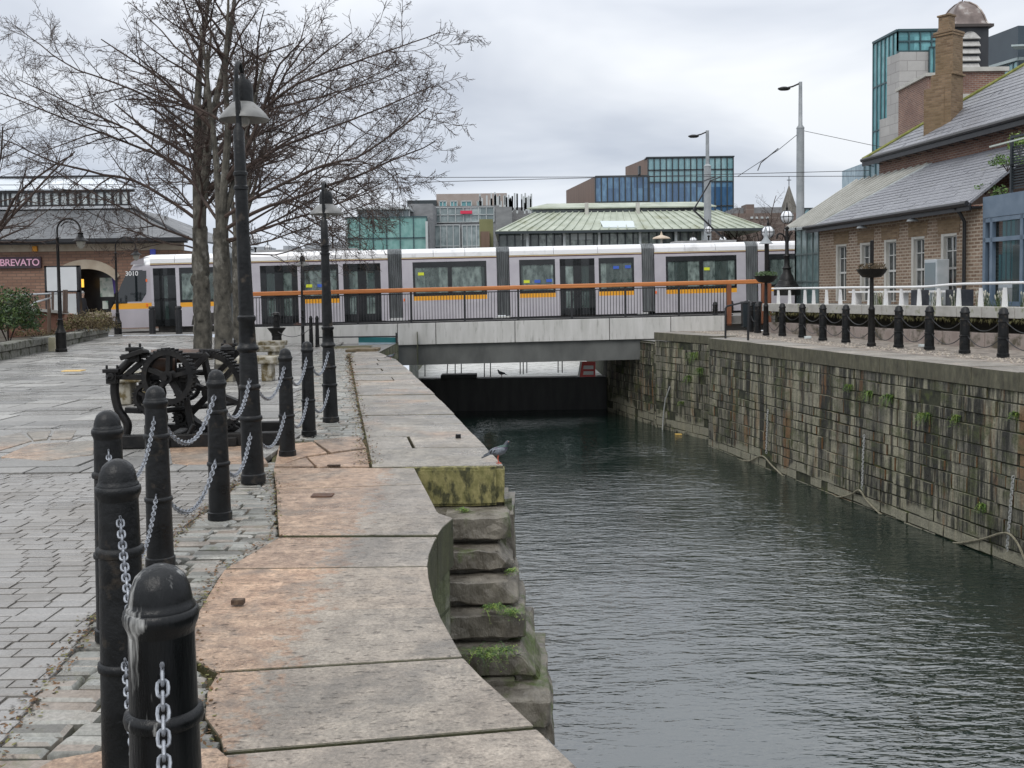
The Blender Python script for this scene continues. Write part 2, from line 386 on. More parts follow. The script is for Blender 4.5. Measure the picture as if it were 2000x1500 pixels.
# joint lines measured at left and right ends: (Yleft, Yright)
JO = [(G(470, 1470).y, G(1050, 1420).y), (G(420, 1313).y, G(903, 1284).y), (G(384, 1198).y, G(846, 1184).y), (G(440, 1109).y, G(836, 1104).y), (G(545, 1047).y, G(850, 1046).y), (G(542, 1009).y, G(858, 1000).y), (G(540, 955).y, G(832, 945).y), (G(534, 913).y, G(808, 913).y)]
rows = [(-5, -5), (.2, .2), (2.0, 2.15)]+JO
def edge_between(tab, ya, yb):
    pts = [(interp(tab, ya), ya)]+[(x, y) for y, x in tab if ya+.02 < y < yb-.02]+[(interp(tab, yb), yb)]
    return pts
def sheet(poly, z, d, joint):
    cp.prism(poly, z-d, z)
for k in range(len(rows)-1):
    (la, ra), (lb, rb) = rows[k], rows[k+1]; gp = .011
    Lp = edge_between(LE, la+gp, lb-gp); Rp = edge_between(RE, ra+gp, rb-gp)
    poly = Rp+Lp[::-1]
    cp.prism(poly, -.34, rnd.uniform(-.006, .008))
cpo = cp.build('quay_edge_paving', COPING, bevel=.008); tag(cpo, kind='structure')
# far coping
cf = MB(); ys = [9.42]; 
while ys[-1] < 33: ys.append(ys[-1]+rnd.uniform(.75, 1.15))
for a, c in zip(ys, ys[1:]):
    A = interp(INNER, a); B = interp(EDGE, a); C_ = interp(INNER, c); D = interp(EDGE, c); gp = .012
    sp_ = rnd.random() < .14; mid = rnd.uniform(.35, .65)
    segs = [(0, mid), (mid, 1)] if sp_ else [(0, 1)]
    for s0, s1 in segs:
        zz = rnd.uniform(-.008, .008)
        ps = [(lerp(A, B, s0)+gp, a+gp), (lerp(A, B, s1)-(gp if s1 < 1 else 0), a+gp), (lerp(C_, D, s1)-(gp if s1 < 1 else 0), c-gp), (lerp(C_, D, s0)+gp, c-gp)]
        n = len(ps); cf.add([(x, y, gz(x, y)-.45) for x, y in ps]+[(x, y, gz(x, y)+zz) for x, y in ps], [(3, 2, 1, 0), (4, 5, 6, 7), (0, 1, 5, 4), (1, 2, 6, 5), (2, 3, 7, 6), (3, 0, 4, 7)])
# the block between the notch and the inner joint, and the orange slabs left of it
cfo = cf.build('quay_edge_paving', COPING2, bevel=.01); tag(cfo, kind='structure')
og = MB()
for pl in ([(535, 910), (545, 868), (612, 862), (640, 884), (600, 890)], [(612, 860), (702, 850), (716, 874), (645, 883)], [(600, 892), (716, 876), (722, 910), (618, 910)], [(536, 909), (598, 893), (614, 910)],
           [(330, 872), (430, 868), (500, 866), (525, 905), (470, 912), (400, 912), (335, 905)]):
    pts = slabpoly(pl); c = sum(p[0] for p in pts)/len(pts), sum(p[1] for p in pts)/len(pts)
    pts = [(lerp(c[0], p[0], .985), lerp(c[1], p[1], .975)) for p in pts]
    og.prism(pts, -.08, rnd.uniform(-.004, .004))
for pl in ([(30, 1535), (105, 1492), (200, 1476), (425, 1470), (447, 1490), (440, 1535)],):
    og.prism(slabpoly(pl), -.05, .019)
pg_ = MB()
for pl in ([(2, 893), (60, 868), (185, 861), (182, 888), (95, 900)], [(-60, 866), (40, 846), (62, 862), (-10, 884)], [(52, 845), (100, 842), (92, 858), (66, 861)], [(106, 842), (150, 841), (140, 857), (98, 858)]):
    pts = slabpoly(pl); pg_.prism(pts, -.05, rnd.uniform(.006, .012))
tag(pg_.build('plaza_paving', granite('pale_pink_flag', .45), bevel=.006), kind='structure')
tag(og.build('quay_paving', granite('orange_stained_slab', 1.0), bevel=.006), kind='structure')
# ---- setts (cobbles) between pavers and coping: individually shaped stones in one sheet
def stone_rows(mb, y0, y1, xa, xb, depth, wmin, wmax, z, jz, seed, gap=.012, skew=.06, bump=.012):
    r_ = random.Random(seed); y = y0
    while y < y1:
        d = depth*r_.uniform(.75, 1.25); A, B = xa(y), xb(y)
        x = A-r_.uniform(0, wmin)*.3
        while x < B-.02:
            w_ = min(r_.uniform(wmin, wmax), B-x+.02)
            if w_ < .03: break
            cx, cy = x+w_/2, y+d/2+(cx_s(x+w_/2)*skew)
            hx, hy = w_/2-gap/2, d/2-gap/2
            zt = z+r_.uniform(-jz, jz); tx, ty = r_.uniform(-.02, .02)*(1 if bump > .006 else .3), r_.uniform(-.04, .04)*(1 if bump > .006 else .3)
            vs_ = []
            for sx, sy, kk, dz in [(-1, -1, 1, -.05), (1, -1, 1, -.05), (1, 1, 1, -.05), (-1, 1, 1, -.05), (-1, -1, .97, -bump), (1, -1, .97, -bump), (1, 1, .97, -bump), (-1, 1, .97, -bump), (-1, -1, .72, 0), (1, -1, .72, 0), (1, 1, .72, 0), (-1, 1, .72, 0)]:
                q = r_.uniform(.93, 1.0) if bump > .006 else r_.uniform(.985, 1.0); px_, py_ = cx+sx*hx*(1-(1-kk)*.6)*q, cy+sy*hy*kk*q
                vs_.append((px_, py_, gz(px_, py_)+zt+dz+tx*sx*hx+ty*sy*hy))
            fs = [(8, 9, 10, 11)]
            for q in (0, 4): fs += [(q+i, q+(i+1) % 4, q+4+(i+1) % 4, q+4+i) for i in range(4)]
            mb.add(vs_, fs, bump > .006); x += w_
        y += d
def cx_s(x): return x
BX = lambda y: interp([(1, -1.55), (3.7, -1.86), (5.1, -2.1), (7.4, -2.3), (9.6, -2.42)], y)
m_, nt, b = base('wet_setts'); v = coords(nt)
rnd_o = nn(nt, 'ShaderNodeTexVoronoi', {'Vector': coords(nt, 'Object', (3.4, 8, 1)), 'Scale': 1.0})
colr = ramp(nt, island(nt), [(0, (.12, .115, .10)), (.35, (.20, .20, .18)), (.6, (.27, .27, .245)), (.8, (.24, .20, .165)), (1, (.33, .33, .30))])
colr = mixc(nt, .6, colr, ramp(nt, noise(nt, v, 50, 5, .7), [(.3, .25), (.7, .75)]), 'OVERLAY')
colr = mixc(nt, ramp(nt, noise(nt, v, 3, 6, .7), [(.58, 0.0), (.7, .55)]), colr, (.10, .11, .045))
L(nt, colr, b.inputs['Base Color']); L(nt, ramp(nt, noise(nt, v, 4, 4), [(.3, .2), (.7, .55)]), b.inputs['Roughness'])
bumpn(nt, b, noise(nt, v, 35, 5, .7), .5, .008); SETTS = m_
stn = MB(); stone_rows(stn, 1.2, 9.35, BX, lambda y: interp(LE, y)-.01, .105, .16, .34, -.008, .008, 5)
stone_rows(stn, 9.45, 10.1, lambda y: -2.4, lambda y: interp(LE, 9.3)+.0, .11, .16, .3, -.03, .008, 6)
stone_rows(stn, 11.6, 36, lambda y: interp(INNER, y)-.78-.012*y, lambda y: interp(INNER, y)-.015, .13, .14, .3, -.012, .008, 7)
tag(stn.build('cobbled_path', SETTS), kind='structure')
# moss and earth in the joint beneath
jm = pm('mossy_joint', (.05, .04, .022), (.085, .085, .03), 14, rough=.95, bump=.8, bs=70, c3=(.15, .085, .03), s3=7, t3=.62)
jb = MB()
jb.add([(BX(y)-.05, y, -.043) for y in (1, 4, 7, 9.6)]+[(interp(LE, y)+.1, y, -.043) for y in (1, 4, 7, 9.6)], [(i, i+4, i+5, i+1) for i in range(3)])
vv_ = [9.6+i*1.2 for i in range(25)]
jb.add([(interp(INNER, y)-.85-.012*y, y, gz(-3, y)-.045) for y in vv_]+[(interp(INNER, y)+.08, y, gz(-3, y)-.045) for y in vv_], [(i, i+25, i+26, i+1) for i in range(24)])
tag(jb.build('earth_in_joints', jm), kind='stuff')
# ---- leaf litter and moss crumbs along the open joints
lt_ = MB(); rr_ = random.Random(77)
for i in range(5200):
    k = rr_.random()
    if k < .35: y = rr_.uniform(1.5, 9.3); x = BX(y)+rr_.gauss(-.02, .035); z = -.006
    elif k < .6: y = rr_.uniform(1.5, 9.3); x = interp(LE, y)+rr_.gauss(-.03, .035); z = 0
    else: y = 9.6+22*rr_.random()**1.6; x = interp(INNER, y)+rr_.gauss(-.03, .06); z = gz(-3, y)+.002
    s = rr_.uniform(.004, .014)*(1+max(0, y-9)*.09); a = rr_.uniform(0, 6.28); d = Vector((math.cos(a), math.sin(a), rr_.uniform(-.2, .5)))*s; e = Vector((-math.sin(a), math.cos(a), rr_.uniform(-.2, .5)))*s*.6
    c_ = Vector((x, y, z+.006)); lt_.cm = rr_.choice((0, 0, 1, 2)); lt_.quad(c_-d, c_-e, c_+d, c_+e)
lt_.cm = 0
tag(lt_.build('leaf_litter', [pm('litter_brown', (.10, .055, .025), (.18, .10, .05), 30, rough=.9), pm('litter_olive', (.10, .10, .03), (.16, .15, .05), 30, rough=.9), pm('litter_dark', (.035, .025, .015), rough=.9)]), kind='stuff')
# ---- pavers left of the setts
pv = MB(); stone_rows(pv, 1.2, 9.3, lambda y: -5.6-.45*max(0, y-4), lambda y: BX(y)-.045, .118, .185, .21, -.004, .0025, 9, gap=.007, skew=0.0, bump=.004)
m_, nt, b = base('grey_pavers'); v = coords(nt)
vo = nn(nt, 'ShaderNodeTexVoronoi', {'Vector': coords(nt, 'Object', (5, 8, 1)), 'Scale': 1.0})
c = ramp(nt, island(nt), [(0, (.135, .122, .105)), (.5, (.18, .166, .148)), (1, (.235, .22, .20))])
c = mixc(nt, ramp(nt, noise(nt, v, .7, 5, .6), [(.4, 0.0), (.65, .8)]), c, (.27, .262, .25))
c = mixc(nt, .5, c, ramp(nt, noise(nt, v, 90, 4, .7), [(.3, .3), (.7, .72)]), 'OVERLAY')
L(nt, c, b.inputs['Base Color']); L(nt, ramp(nt, noise(nt, v, .9, 5, .6), [(.42, .42), (.66, .14)]), b.inputs['Roughness'])
bumpn(nt, b, noise(nt, v, 70, 4, .7), .25, .004); PAVER = m_
tag(pv.build('brick_pavement', PAVER), kind='structure')
jt = MB(); jt.add([(-16, -2, -.016), (-1.5, -2, -.016), (-1.6, 1.2, -.016), (-1.9, 3.7, -.016), (-2.1, 5.1, -.016), (-2.3, 7.4, -.016), (-2.45, 9.4, -.016), (-16, 9.4, -.016)], [tuple(range(8))])
tag(jt.build('sand_bed', pm('paver_sand', (.06, .05, .04), (.09, .08, .06), 20, rough=.95)), kind='structure')
# ---- large flagstones of the plaza beyond
fl = MB(); PLAZA = brick('wet_flagstones', (.24, .235, .22), (.36, .35, .33), (.08, .075, .065), .95, .62, .012, bump=.5, rough=.4, dirt=(.19, .185, .175), rr=(.5, .22), var=.02, dirtscale=.5, dist=.02)
r_ = random.Random(8); y = 9.4
FLM = []
m_, nt, b = base('plaza_flags'); v = coords(nt)
vo = nn(nt, 'ShaderNodeTexVoronoi', {'Vector': coords(nt, 'Object', (.9, 1.5, 1)), 'Scale': 1.0})
c = ramp(nt, island(nt), [(0, (.18, .175, .165)), (.5, (.26, .252, .235)), (.8, (.30, .29, .27)), (1, (.42, .41, .38))])
c = mixc(nt, ramp(nt, noise(nt, v, .35, 6, .6), [(.4, 0.0), (.7, .6)]), c, (.17, .165, .155))
c = mixc(nt, .6, c, ramp(nt, noise(nt, v, 22, 6, .75), [(.3, .25), (.7, .78)]), 'OVERLAY')
L(nt, c, b.inputs['Base Color']); L(nt, ramp(nt, noise(nt, v, .5, 5, .65), [(.38, .5), (.62, .16)]), b.inputs['Roughness'])
bumpn(nt, b, noise(nt, coords(nt, 'Object', (5, 14, 5)), 2, 6, .7), .6, .02); FLAGS = m_
def inR(y): return interp(INNER, y)-(.78+.012*y if y > 11.5 else .02)
while y < 40.6:
    d = r_.choice((.28, .32, .45, .5, .6, .62, .75)); d = min(d, 41-y); narrow = d < .4
    xR = interp(INNER, y)-(.8+.012*y) if y > 11.5 else -2.45
    x = -34.0
    while x < xR-.05:
        w_ = r_.uniform(.6, 1.15) if not narrow else r_.uniform(.35, .7)
        if x < -16: w_ = 6
        x1 = min(x+w_, xR)
        if x1-x > .05:
            g_ = .012; zz = r_.uniform(-.007, .007)-.004
            ps = [(x+g_, y+g_), (x1-g_, y+g_), (x1-g_, y+d-g_), (x+g_, y+d-g_)]
            fl.add([(a, b_, gz(a, b_)-.06) for a, b_ in ps]+[(a, b_, gz(a, b_)+zz) for a, b_ in ps], [(4, 5, 6, 7), (0, 1, 5, 4), (1, 2, 6, 5), (2, 3, 7, 6), (3, 0, 4, 7)])
        x = x1
    y += d
tag(fl.build('plaza_paving', FLAGS), kind='structure')
# tactile plate
tp = MB(); p = G(144, 725); tp.box((p.x, p.y, .012), (.42, .3, .02))
tag(tp.build('ground_plate', pm('yellow_plate', (.62, .40, .13), (.7, .5, .2), 20, rough=.7)), 'small orange yellow plate set in the plaza flagstones', 'ground plate')
# ================================================================== quay walls
def quaywall_mat(name, dark=1.0, green=.3, rust=True, blocks=False):
    m, nt, b = base(name); v = coords(nt, 'UV')
    dv = nn(nt, 'ShaderNodeVectorMath', {0: v, 1: nn(nt, 'ShaderNodeVectorMath', {0: nn(nt, 'ShaderNodeTexNoise', {'Vector': v, 'Scale': 1.5, 'Detail': 3.0}).outputs[1], 1: (.14, .07, 0)}, operation='MULTIPLY').outputs[0]}, operation='ADD').outputs[0]
    t = nn(nt, 'ShaderNodeTexBrick', {'Vector': dv, 'Color1': tuple(x*dark for x in (.15, .145, .12)), 'Color2': tuple(x*dark for x in (.34, .335, .28)), 'Mortar': (.03, .033, .016), 'Scale': 1.0, 'Mortar Size': .013, 'Mortar Smooth': .25, 'Brick Width': .60, 'Row Height': .30, 'Bias': .1})
    t2 = nn(nt, 'ShaderNodeTexBrick', {'Vector': dv, 'Color1': (.3, .3, .3), 'Color2': (.8, .8, .8), 'Mortar': (.1, .1, .1), 'Mortar Size': .012, 'Scale': 1.0, 'Brick Width': .39, 'Row Height': .30}); t2.offset = .37
    c = mixc(nt, .35, t.outputs[0], t2.outputs[0], 'OVERLAY')
    if blocks: c = ramp(nt, island(nt), [(0, tuple(x*dark for x in (.13, .125, .095))), (.3, tuple(x*dark for x in (.20, .19, .145))), (.6, tuple(x*dark for x in (.28, .262, .19))), (.85, tuple(x*dark for x in (.19, .18, .15))), (1, tuple(x*dark for x in (.34, .315, .235)))])
    st = nn(nt, 'ShaderNodeMapping', {'Vector': v, 'Scale': (8, .32, 1)}).outputs[0]
    s1 = noise(nt, st, 1.2, 6, .65); s2 = noise(nt, nn(nt, 'ShaderNodeMapping', {'Vector': v, 'Scale': (3.2, .28, 1), 'Location': (7, 3, 0)}).outputs[0], 1.0, 5, .6)
    blotch = noise(nt, v, .55, 4)
    dk = mathn(nt, 'MULTIPLY', ramp(nt, s1, [(.46, 0.0), (.545, .95)]), ramp(nt, blotch, [(.36, .25), (.52, 1.0)]))
    c = mixc(nt, dk, c, tuple(x*dark for x in (.017, .016, .014)))
    s3 = noise(nt, nn(nt, 'ShaderNodeMapping', {'Vector': v, 'Scale': (1.5, .22, 1), 'Location': (1, 5, 0)}).outputs[0], 1.0, 5, .7)
    c = mixc(nt, ramp(nt, s3, [(.48, 0.0), (.54, .92)]), c, tuple(x*dark for x in (.022, .022, .017)))
    lt = ramp(nt, s2, [(.50, 0.0), (.60, .75)])
    c = mixc(nt, lt, c, tuple(x*dark for x in (.46, .43, .31)))
    if rust:
        ru = mathn(nt, 'MULTIPLY', ramp(nt, noise(nt, nn(nt, 'ShaderNodeMapping', {'Vector': v, 'Scale': (2.3, .3, 1), 'Location': (3, 9, 0)}).outputs[0], 1.0, 5, .6), [(.55, 0.0), (.62, .7)]), ramp(nt, noise(nt, v, .22, 2), [(.45, 0.0), (.54, 1.0)]))
        c = mixc(nt, ru, c, tuple(x*dark for x in (.26, .125, .045)))
    gr = ramp(nt, noise(nt, v, 1.6, 7, .75), [(.58-green*.25, 0.0), (.70-green*.2, .8)])
    c = mixc(nt, gr, c, tuple(x*dark for x in (.085, .10, .035)))
    # tide band of pale mud just above the water
    sy = nn(nt, 'ShaderNodeSeparateXYZ', {0: v}).outputs[1]
    tb = ramp(nt, mathn(nt, 'ADD', mathn(nt, 'ADD', sy, 4.0), mathn(nt, 'MULTIPLY', mathn(nt, 'SUBTRACT', blotch, .5), 1.6)), [(.36, 0.0), (.44, .75), (.90, .8), (1.0, 0.0)])
    c = mixc(nt, tb, c, tuple(x*dark for x in (.33, .315, .235)))
    c = mixc(nt, .7, c, ramp(nt, noise(nt, v, 22, 6, .75), [(.3, .2), (.7, .8)]), 'OVERLAY')
    if not blocks: c = mixc(nt, mathn(nt, 'MULTIPLY', t.outputs[1], ramp(nt, noise(nt, v, 3.5, 4), [(.38, .15), (.6, .85)])), c, (.02, .024, .01))
    L(nt, c, b.inputs['Base Color']); b.inputs['Roughness'].default_value = .62
    h = mathn(nt, 'ADD', 0.0 if blocks else mathn(nt, 'SUBTRACT', 1.0, t.outputs[1]), mathn(nt, 'MULTIPLY', noise(nt, v, 9, 6, .7), .9))
    bumpn(nt, b, h, .9, .035)
    return m
QW = quaywall_mat('stained_quay_masonry', .82)
QWG = quaywall_mat('mossy_quay_masonry', .9, .8, False)
# right wall : top line points (X,Y), slight batter down to the water
def wall_run(mb, top, off, z0, z1, n=1):
    """top list of xy; off outward offset at bottom (towards canal, -X side)"""
    for a, c in zip(top, top[1:]):
        a, c = Vector(a), Vector(c); d = (c-a).normalized(); nn_ = Vector((-d.y, d.x))
        mb.quad((a.x+nn_.x*off, a.y+nn_.y*off, z0), (c.x+nn_.x*off, c.y+nn_.y*off, z0), (c.x, c.y, z1), (a.x, a.y, z1))
NR = [(16.0, -15), (9.5, 19.05), (6.66, 34.3)]
NR = [(9.5-(19.05+15)*-.184, -15), (9.5, 19.05), (6.66, 34.4)]
rwm = MB()
c0 = (6.86, 34.42); c1 = (6.95, 35.5); c2 = (5.52, 39.3); c3 = (5.5, 39.75); c4 = (4.2, 45.0)
wall_run(rwm, NR, .10-.012, -5, -.37)
wall_run(rwm, [NR[-1], c1], 0, -5, -.37)
wall_run(rwm, [c1, c2], .0, -5, -.30)
wall_run(rwm, [c2, c3, c4], .0, -5, -.37); wall_run(rwm, [c4, (4.2, 62)], 0, -5, .2)
rq = thing('quay_wall', (0, 0, 0), 'long stained stone block wall along the right side of the dock', 'quay wall')
rwm.build('mortar_face', pm('black_wet_mortar', (.018, .02, .012), (.05, .052, .03), 6, rough=.9, bump=.8, bs=20, c3=(.06, .075, .02), s3=3, t3=.6), rq)
QWB = quaywall_mat('stained_quay_blocks', .76, .34, True, True)
bk_ = MB(); rb_ = random.Random(91)
def block_run(a, c, off, ztop, seed):
    a, c = Vector(a), Vector(c); d = (c-a).normalized(); n_ = Vector((-d.y, d.x)); Ln = (c-a).length; z = ztop; H = 5+ztop
    while z > -4.2:
        h = rb_.choice((.24, .27, .30, .30, .33, .38)); s = -rb_.uniform(0, .3)
        while s < Ln:
            w_ = rb_.choice((.3, .42, .55, .65, .8, .95))*rb_.uniform(.85, 1.15); s1 = min(s+w_, Ln); s0 = max(s, 0)
            if s1-s0 > .06:
                pr = rb_.uniform(-.004, .038) if rb_.random() > .012 else -.03; g_ = rb_.uniform(.006, .016); q = []
                zt, zb = z-g_+rb_.uniform(-.008, .008), z-h+g_+rb_.uniform(-.008, .008)
                for sx, sz in ((s0+g_+rb_.uniform(0, .012), zb), (s1-g_-rb_.uniform(0, .012), zb+rb_.uniform(-.006, .006)), (s1-g_-rb_.uniform(0, .012), zt), (s0+g_+rb_.uniform(0, .012), zt+rb_.uniform(-.006, .006))):
                    o = off*(ztop-sz)/(ztop+5); q.append((sx, sz, o))
                fr_, bk2 = [], []
                for sx, sz, o in q:
                    p = a+d*sx; fr_.append((p.x+n_.x*(o+pr), p.y+n_.y*(o+pr), sz)); bk2.append((p.x+n_.x*(o-.05), p.y+n_.y*(o-.05), sz))
                bk_.add(fr_+bk2, [(0, 1, 2, 3), (0, 4, 5, 1), (1, 5, 6, 2), (2, 6, 7, 3), (3, 7, 4, 0)])
            s += w_
        z -= h
block_run((NR[1][0]+.184*12, NR[1][1]-12), NR[2], .10, -.37, 1)
block_run(NR[2], c1, 0, -.37, 2); block_run(c1, c2, 0, -.30, 3); block_run(c2, c3, 0, -.44, 4); block_run(c3, c4, 0, -.44, 5)
bk_.build('masonry', QWB, rq, bevel=.009)
# coping of the right wall
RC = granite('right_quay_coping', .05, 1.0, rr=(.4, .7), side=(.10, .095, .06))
RCT = RC
rc = MB(); rnd = random.Random(12)
def coping_run(mb, a, c, z, th, wd, step, over=.05, z2=None):
    a, c = Vector(a), Vector(c); Ln = (c-a).length; d = (c-a)/Ln; nn_ = Vector((-d.y, d.x)); t = 0
    while t < Ln-.05:
        s = min(step*rnd.uniform(.75, 1.25), Ln-t)
        p0, p1 = a+d*(t+.006), a+d*(t+s-.006); o = over+rnd.uniform(-.012, .012)
        pts = [p0+nn_*o, p1+nn_*o, p1-nn_*wd, p0-nn_*wd]
        zt = z+rnd.uniform(-.006, .006)
        mb.prism([(p.x, p.y) for p in pts], z-th, zt); t += s
coping_run(rc, NR[0], NR[1], .0, .37, 1.05, 1.15); coping_run(rc, NR[1], NR[2], .0, .37, 1.05, 1.15)
coping_run(rc, (7.05, 35.35), c2, .02, .30, .9, 1.3, over=.06); coping_run(rc, c2, c4, -.42, .02, .4, 1.0, over=-.02)
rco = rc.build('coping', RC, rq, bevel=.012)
# ground strip behind the coping, gravelly
gm = MB(); gm.add([(10.5, 12, -.02), (16.4, 12, -.02), (9.5, 42, -.02), (6.2, 42, -.02), (7.6, 34.4, -.02)], [(0, 1, 2, 3, 4)])
tag(gm.build('gravel_path', pm('fine_gravel', (.20, .17, .14), (.34, .30, .26), 6, rough=.85, bump=1, bs=45, dist=.02, c3=(.10, .085, .07), s3=3, t3=.55)), kind='structure')
pb = MB(); rr_ = random.Random(2)
for i in range(900):
    y = rr_.uniform(18, 40); x = interp([(18, 11.3), (34.4, 7.9), (42, 6.9)], y)+abs(rr_.gauss(.35, .45)); s = rr_.uniform(.012, .04)
    pb.ball((x, y, -.01), (s, s*.8, s*.6), 5)
tag(pb.build('gravel', pm('pale_pebbles', (.34, .28, .22), (.5, .46, .4), 30, rough=.8)), kind='stuff')
# left wall (mostly turned away) + dock gate wall under the bridge
lwm = MB(); EP = [(x, y) for y, x in EDGE]
wall_run(lwm, EP[::-1]+[(-.02, 9.42)], 0, -5, -.3)
wall_run(lwm, [(.26, 3.2), (.48, 1.5), (.95, -30)], 0, -5, -.3)
wall_run(lwm, [(-5.2, 66), (-4.6, 45.6), (-3.72, 40.5)], 0, -5, .1)
lq = thing('quay_wall', (0, 0, 0), 'near left quay wall of mossy stone falling to the dock water', 'quay wall')
lwm.build('masonry', QWG, lq)
dm = MB(); dm.bb(-6, 4.3, 45.6, 46.4, -5, -2.2); dm.bb(-3.2, -1.6, 45.5, 46.5, -2.2, -2.02)
DARK = pm('dark_wet_timber', (.012, .012, .012), (.03, .03, .028), 3, rough=.6, bump=.5, bs=10, sc3=(1, 1, .2))
tag(dm.build('dam_wall', DARK, bevel=.03), 'black dam wall across the dock beneath the bridge', 'dam wall')
fb = MB(); fb.bb(-5.2, 4.3, 46.4, 66, -2.6, -2.3)
tag(fb.build('dock_reflection_sheet', pm('painted_sky_reflection', (.42, .42, .40), (.62, .62, .60), 2, rough=.35, bump=.4, bs=8, sc3=(1, 4, 1), rr=(.15, .5))), kind='structure')  # pale colour stands in for sky reflected on the far dock water
fbw = MB(); fbw.bb(-5.2, 4.3, 65.8, 66.4, -2.3, .1)
tag(fbw.build('dock_end_wall', pm('pale_dock_stone', (.4, .39, .36), (.55, .54, .5), 2, rough=.6)), 'pale stone end wall of the far dock', 'wall')
# ---- steps in the notch
STEP = pm('mossy_step_stone', (.085, .075, .06), (.21, .19, .155), 5, rough=.45, bump=1, bs=14, dist=.03, c3=(.07, .095, .025), s3=3, t3=.6, sc3=(1, 1, .5), rr=(.3, .7))
BLOCKM = pm('yellow_mossy_granite', (.13, .125, .04), (.27, .24, .10), 16, rough=.8, bump=1, bs=28, dist=.02, c3=(.05, .05, .02), s3=13, t3=.54, sc3=(1, 1, .45))
st = thing('quay_steps', (0, 0, 0), 'worn mossy stone steps going down to the water in the quay notch', 'steps')
def rough_block(x0, x1, y0, y1, z0, z1, seed, amp=.03, cut=None, chips=None):
    bm = bmesh.new(); bmesh.ops.create_cube(bm, size=1)
    bmesh.ops.bevel(bm, geom=bm.edges[:], offset=.07, segments=2, affect='EDGES')
    bmesh.ops.subdivide_edges(bm, edges=bm.edges[:], cuts=3, use_grid_fill=True)
    if chips:
        bm.free(); bm = bmesh.new(); bmesh.ops.create_cube(bm, size=1)
        for v_ in bm.verts: c = v_.co; v_.co = Vector((lerp(x0, x1, c.x+.5), lerp(y0, y1, c.y+.5), lerp(z0, z1, c.z+.5)))
        for cp_, cn_ in chips:
            r_ = bmesh.ops.bisect_plane(bm, geom=bm.verts[:]+bm.edges[:]+bm.faces[:], plane_co=Vector(cp_)+Vector(cn_).normalized()*.03, plane_no=Vector(cn_).normalized(), clear_outer=True)
            bmesh.ops.holes_fill(bm, edges=[e for e in bm.edges if e.is_boundary], sides=0)
        bmesh.ops.bevel(bm, geom=bm.edges[:], offset=.012, segments=1, affect='EDGES')
        bmesh.ops.triangulate(bm, faces=bm.faces[:]); bmesh.ops.subdivide_edges(bm, edges=[e for e in bm.edges if e.calc_length() > .12], cuts=3); bmesh.ops.triangulate(bm, faces=bm.faces[:])
        bmesh.ops.subdivide_edges(bm, edges=[e for e in bm.edges if e.calc_length() > .12], cuts=1); bmesh.ops.triangulate(bm, faces=bm.faces[:])
        for v_ in bm.verts: p = v_.co; v_.co = p+mnoise.noise_vector(p*5+Vector((seed, 0, 0)))*amp*1.6+mnoise.noise_vector(p*17)*amp*.8
        bm.verts.index_update(); mb = MB(); mb.add([v_.co.copy() for v_ in bm.verts], [[v_.index for v_ in f.verts] for f in bm.faces], False); bm.free(); return mb
    for v_ in bm.verts:
        c = v_.co; p = Vector((lerp(x0, x1, c.x+.5), lerp(y0, y1, c.y+.5), lerp(z0, z1, c.z+.5)))
        q = mnoise.noise_vector(p*3.1+Vector((seed, 0, 0)))*amp+mnoise.noise_vector(p*11+Vector((0, seed, 0)))*amp*.35
        if cut and c.x > .1: p.z -= (c.x-.1)*cut
        v_.co = p+q
    mb = MB(); mb.add([v_.co.copy() for v_ in bm.verts], [[v_.index for v_ in f.verts] for f in bm.faces], True); bm.free(); return mb
rough_block(-1.15, -.09, 9.36, 9.6, -.36, -.006, 1, .012).build('corner_stone', BLOCKM, st, sharp=60)
rough_block(-.95, -.0, 9.1, 10.4, -1.0, -.37, 2, .03).build('step', STEP, st, sharp=60)
levels = [(8.95, -.36), (8.87, -.36), (8.69, -.60), (8.50, -.82), (8.32, -1.05), (8.12, -1.29), (7.75, -1.53), (7.3, -1.8), (6.9, -2.1), (6.5, -2.4), (6.1, -2.75), (5.7, -3.1), (5.3, -3.4)]
for k in range(1, len(levels)-1):
    yk, zk = levels[k]; zn = levels[k+1][1]
    x1 = [0, -.02, .02, .06, .12, .16, .25, .26, .2, .2, .2, .2, .2][k]
    rs_ = random.Random(k*7); xe = x1+rs_.uniform(-.05, .05)
    rough_block(-.62, xe, yk-.02, 9.3, zn+.045, zk, 10+k, .014, chips=[((xe-rs_.uniform(.05, .2), yk, zk-.02), (rs_.uniform(.5, 1), rs_.uniform(-.8, .0), rs_.uniform(.5, 1.2))), ((xe-.02, yk+.04, zn+.1), (1, -1.2, rs_.uniform(-.8, .2))), ((xe-rs_.uniform(.2, .4), yk-.0, zk-.005), (.12, -.5, 1))]).build('step', STEP, st, sharp=60)
    rough_block(-.62, x1-.12, yk+.10, 9.25, zn-.1, zn+.10, 70+k, .02).build('step_bed', STEP, st, sharp=60)
    if k in (5, 6): rough_block(x1-.2, x1+.05, yk+.03, 9.0, zn-.04, zk-.10, 90+k, .05, cut=.3).build('step_bed', STEP, st, sharp=60)
rough_block(-.7, .04, 7.9, 9.5, -5, -1.5, 44, .03).build('step', STEP, st, sharp=60)
# curved retaining stones under the near coping
cw = MB(); cur = [(x, y) for y, x in RE if 3.0 < y < 9.36]
for a, c in zip(cur[::-1], cur[::-1][1:]):
    zb = -5
    cw.quad((a[0]-.03, a[1], zb), (c[0]-.03, c[1], zb), (c[0]-.03, c[1], -.33), (a[0]-.03, a[1], -.33))
cw.build('side_wall', QWG, st)
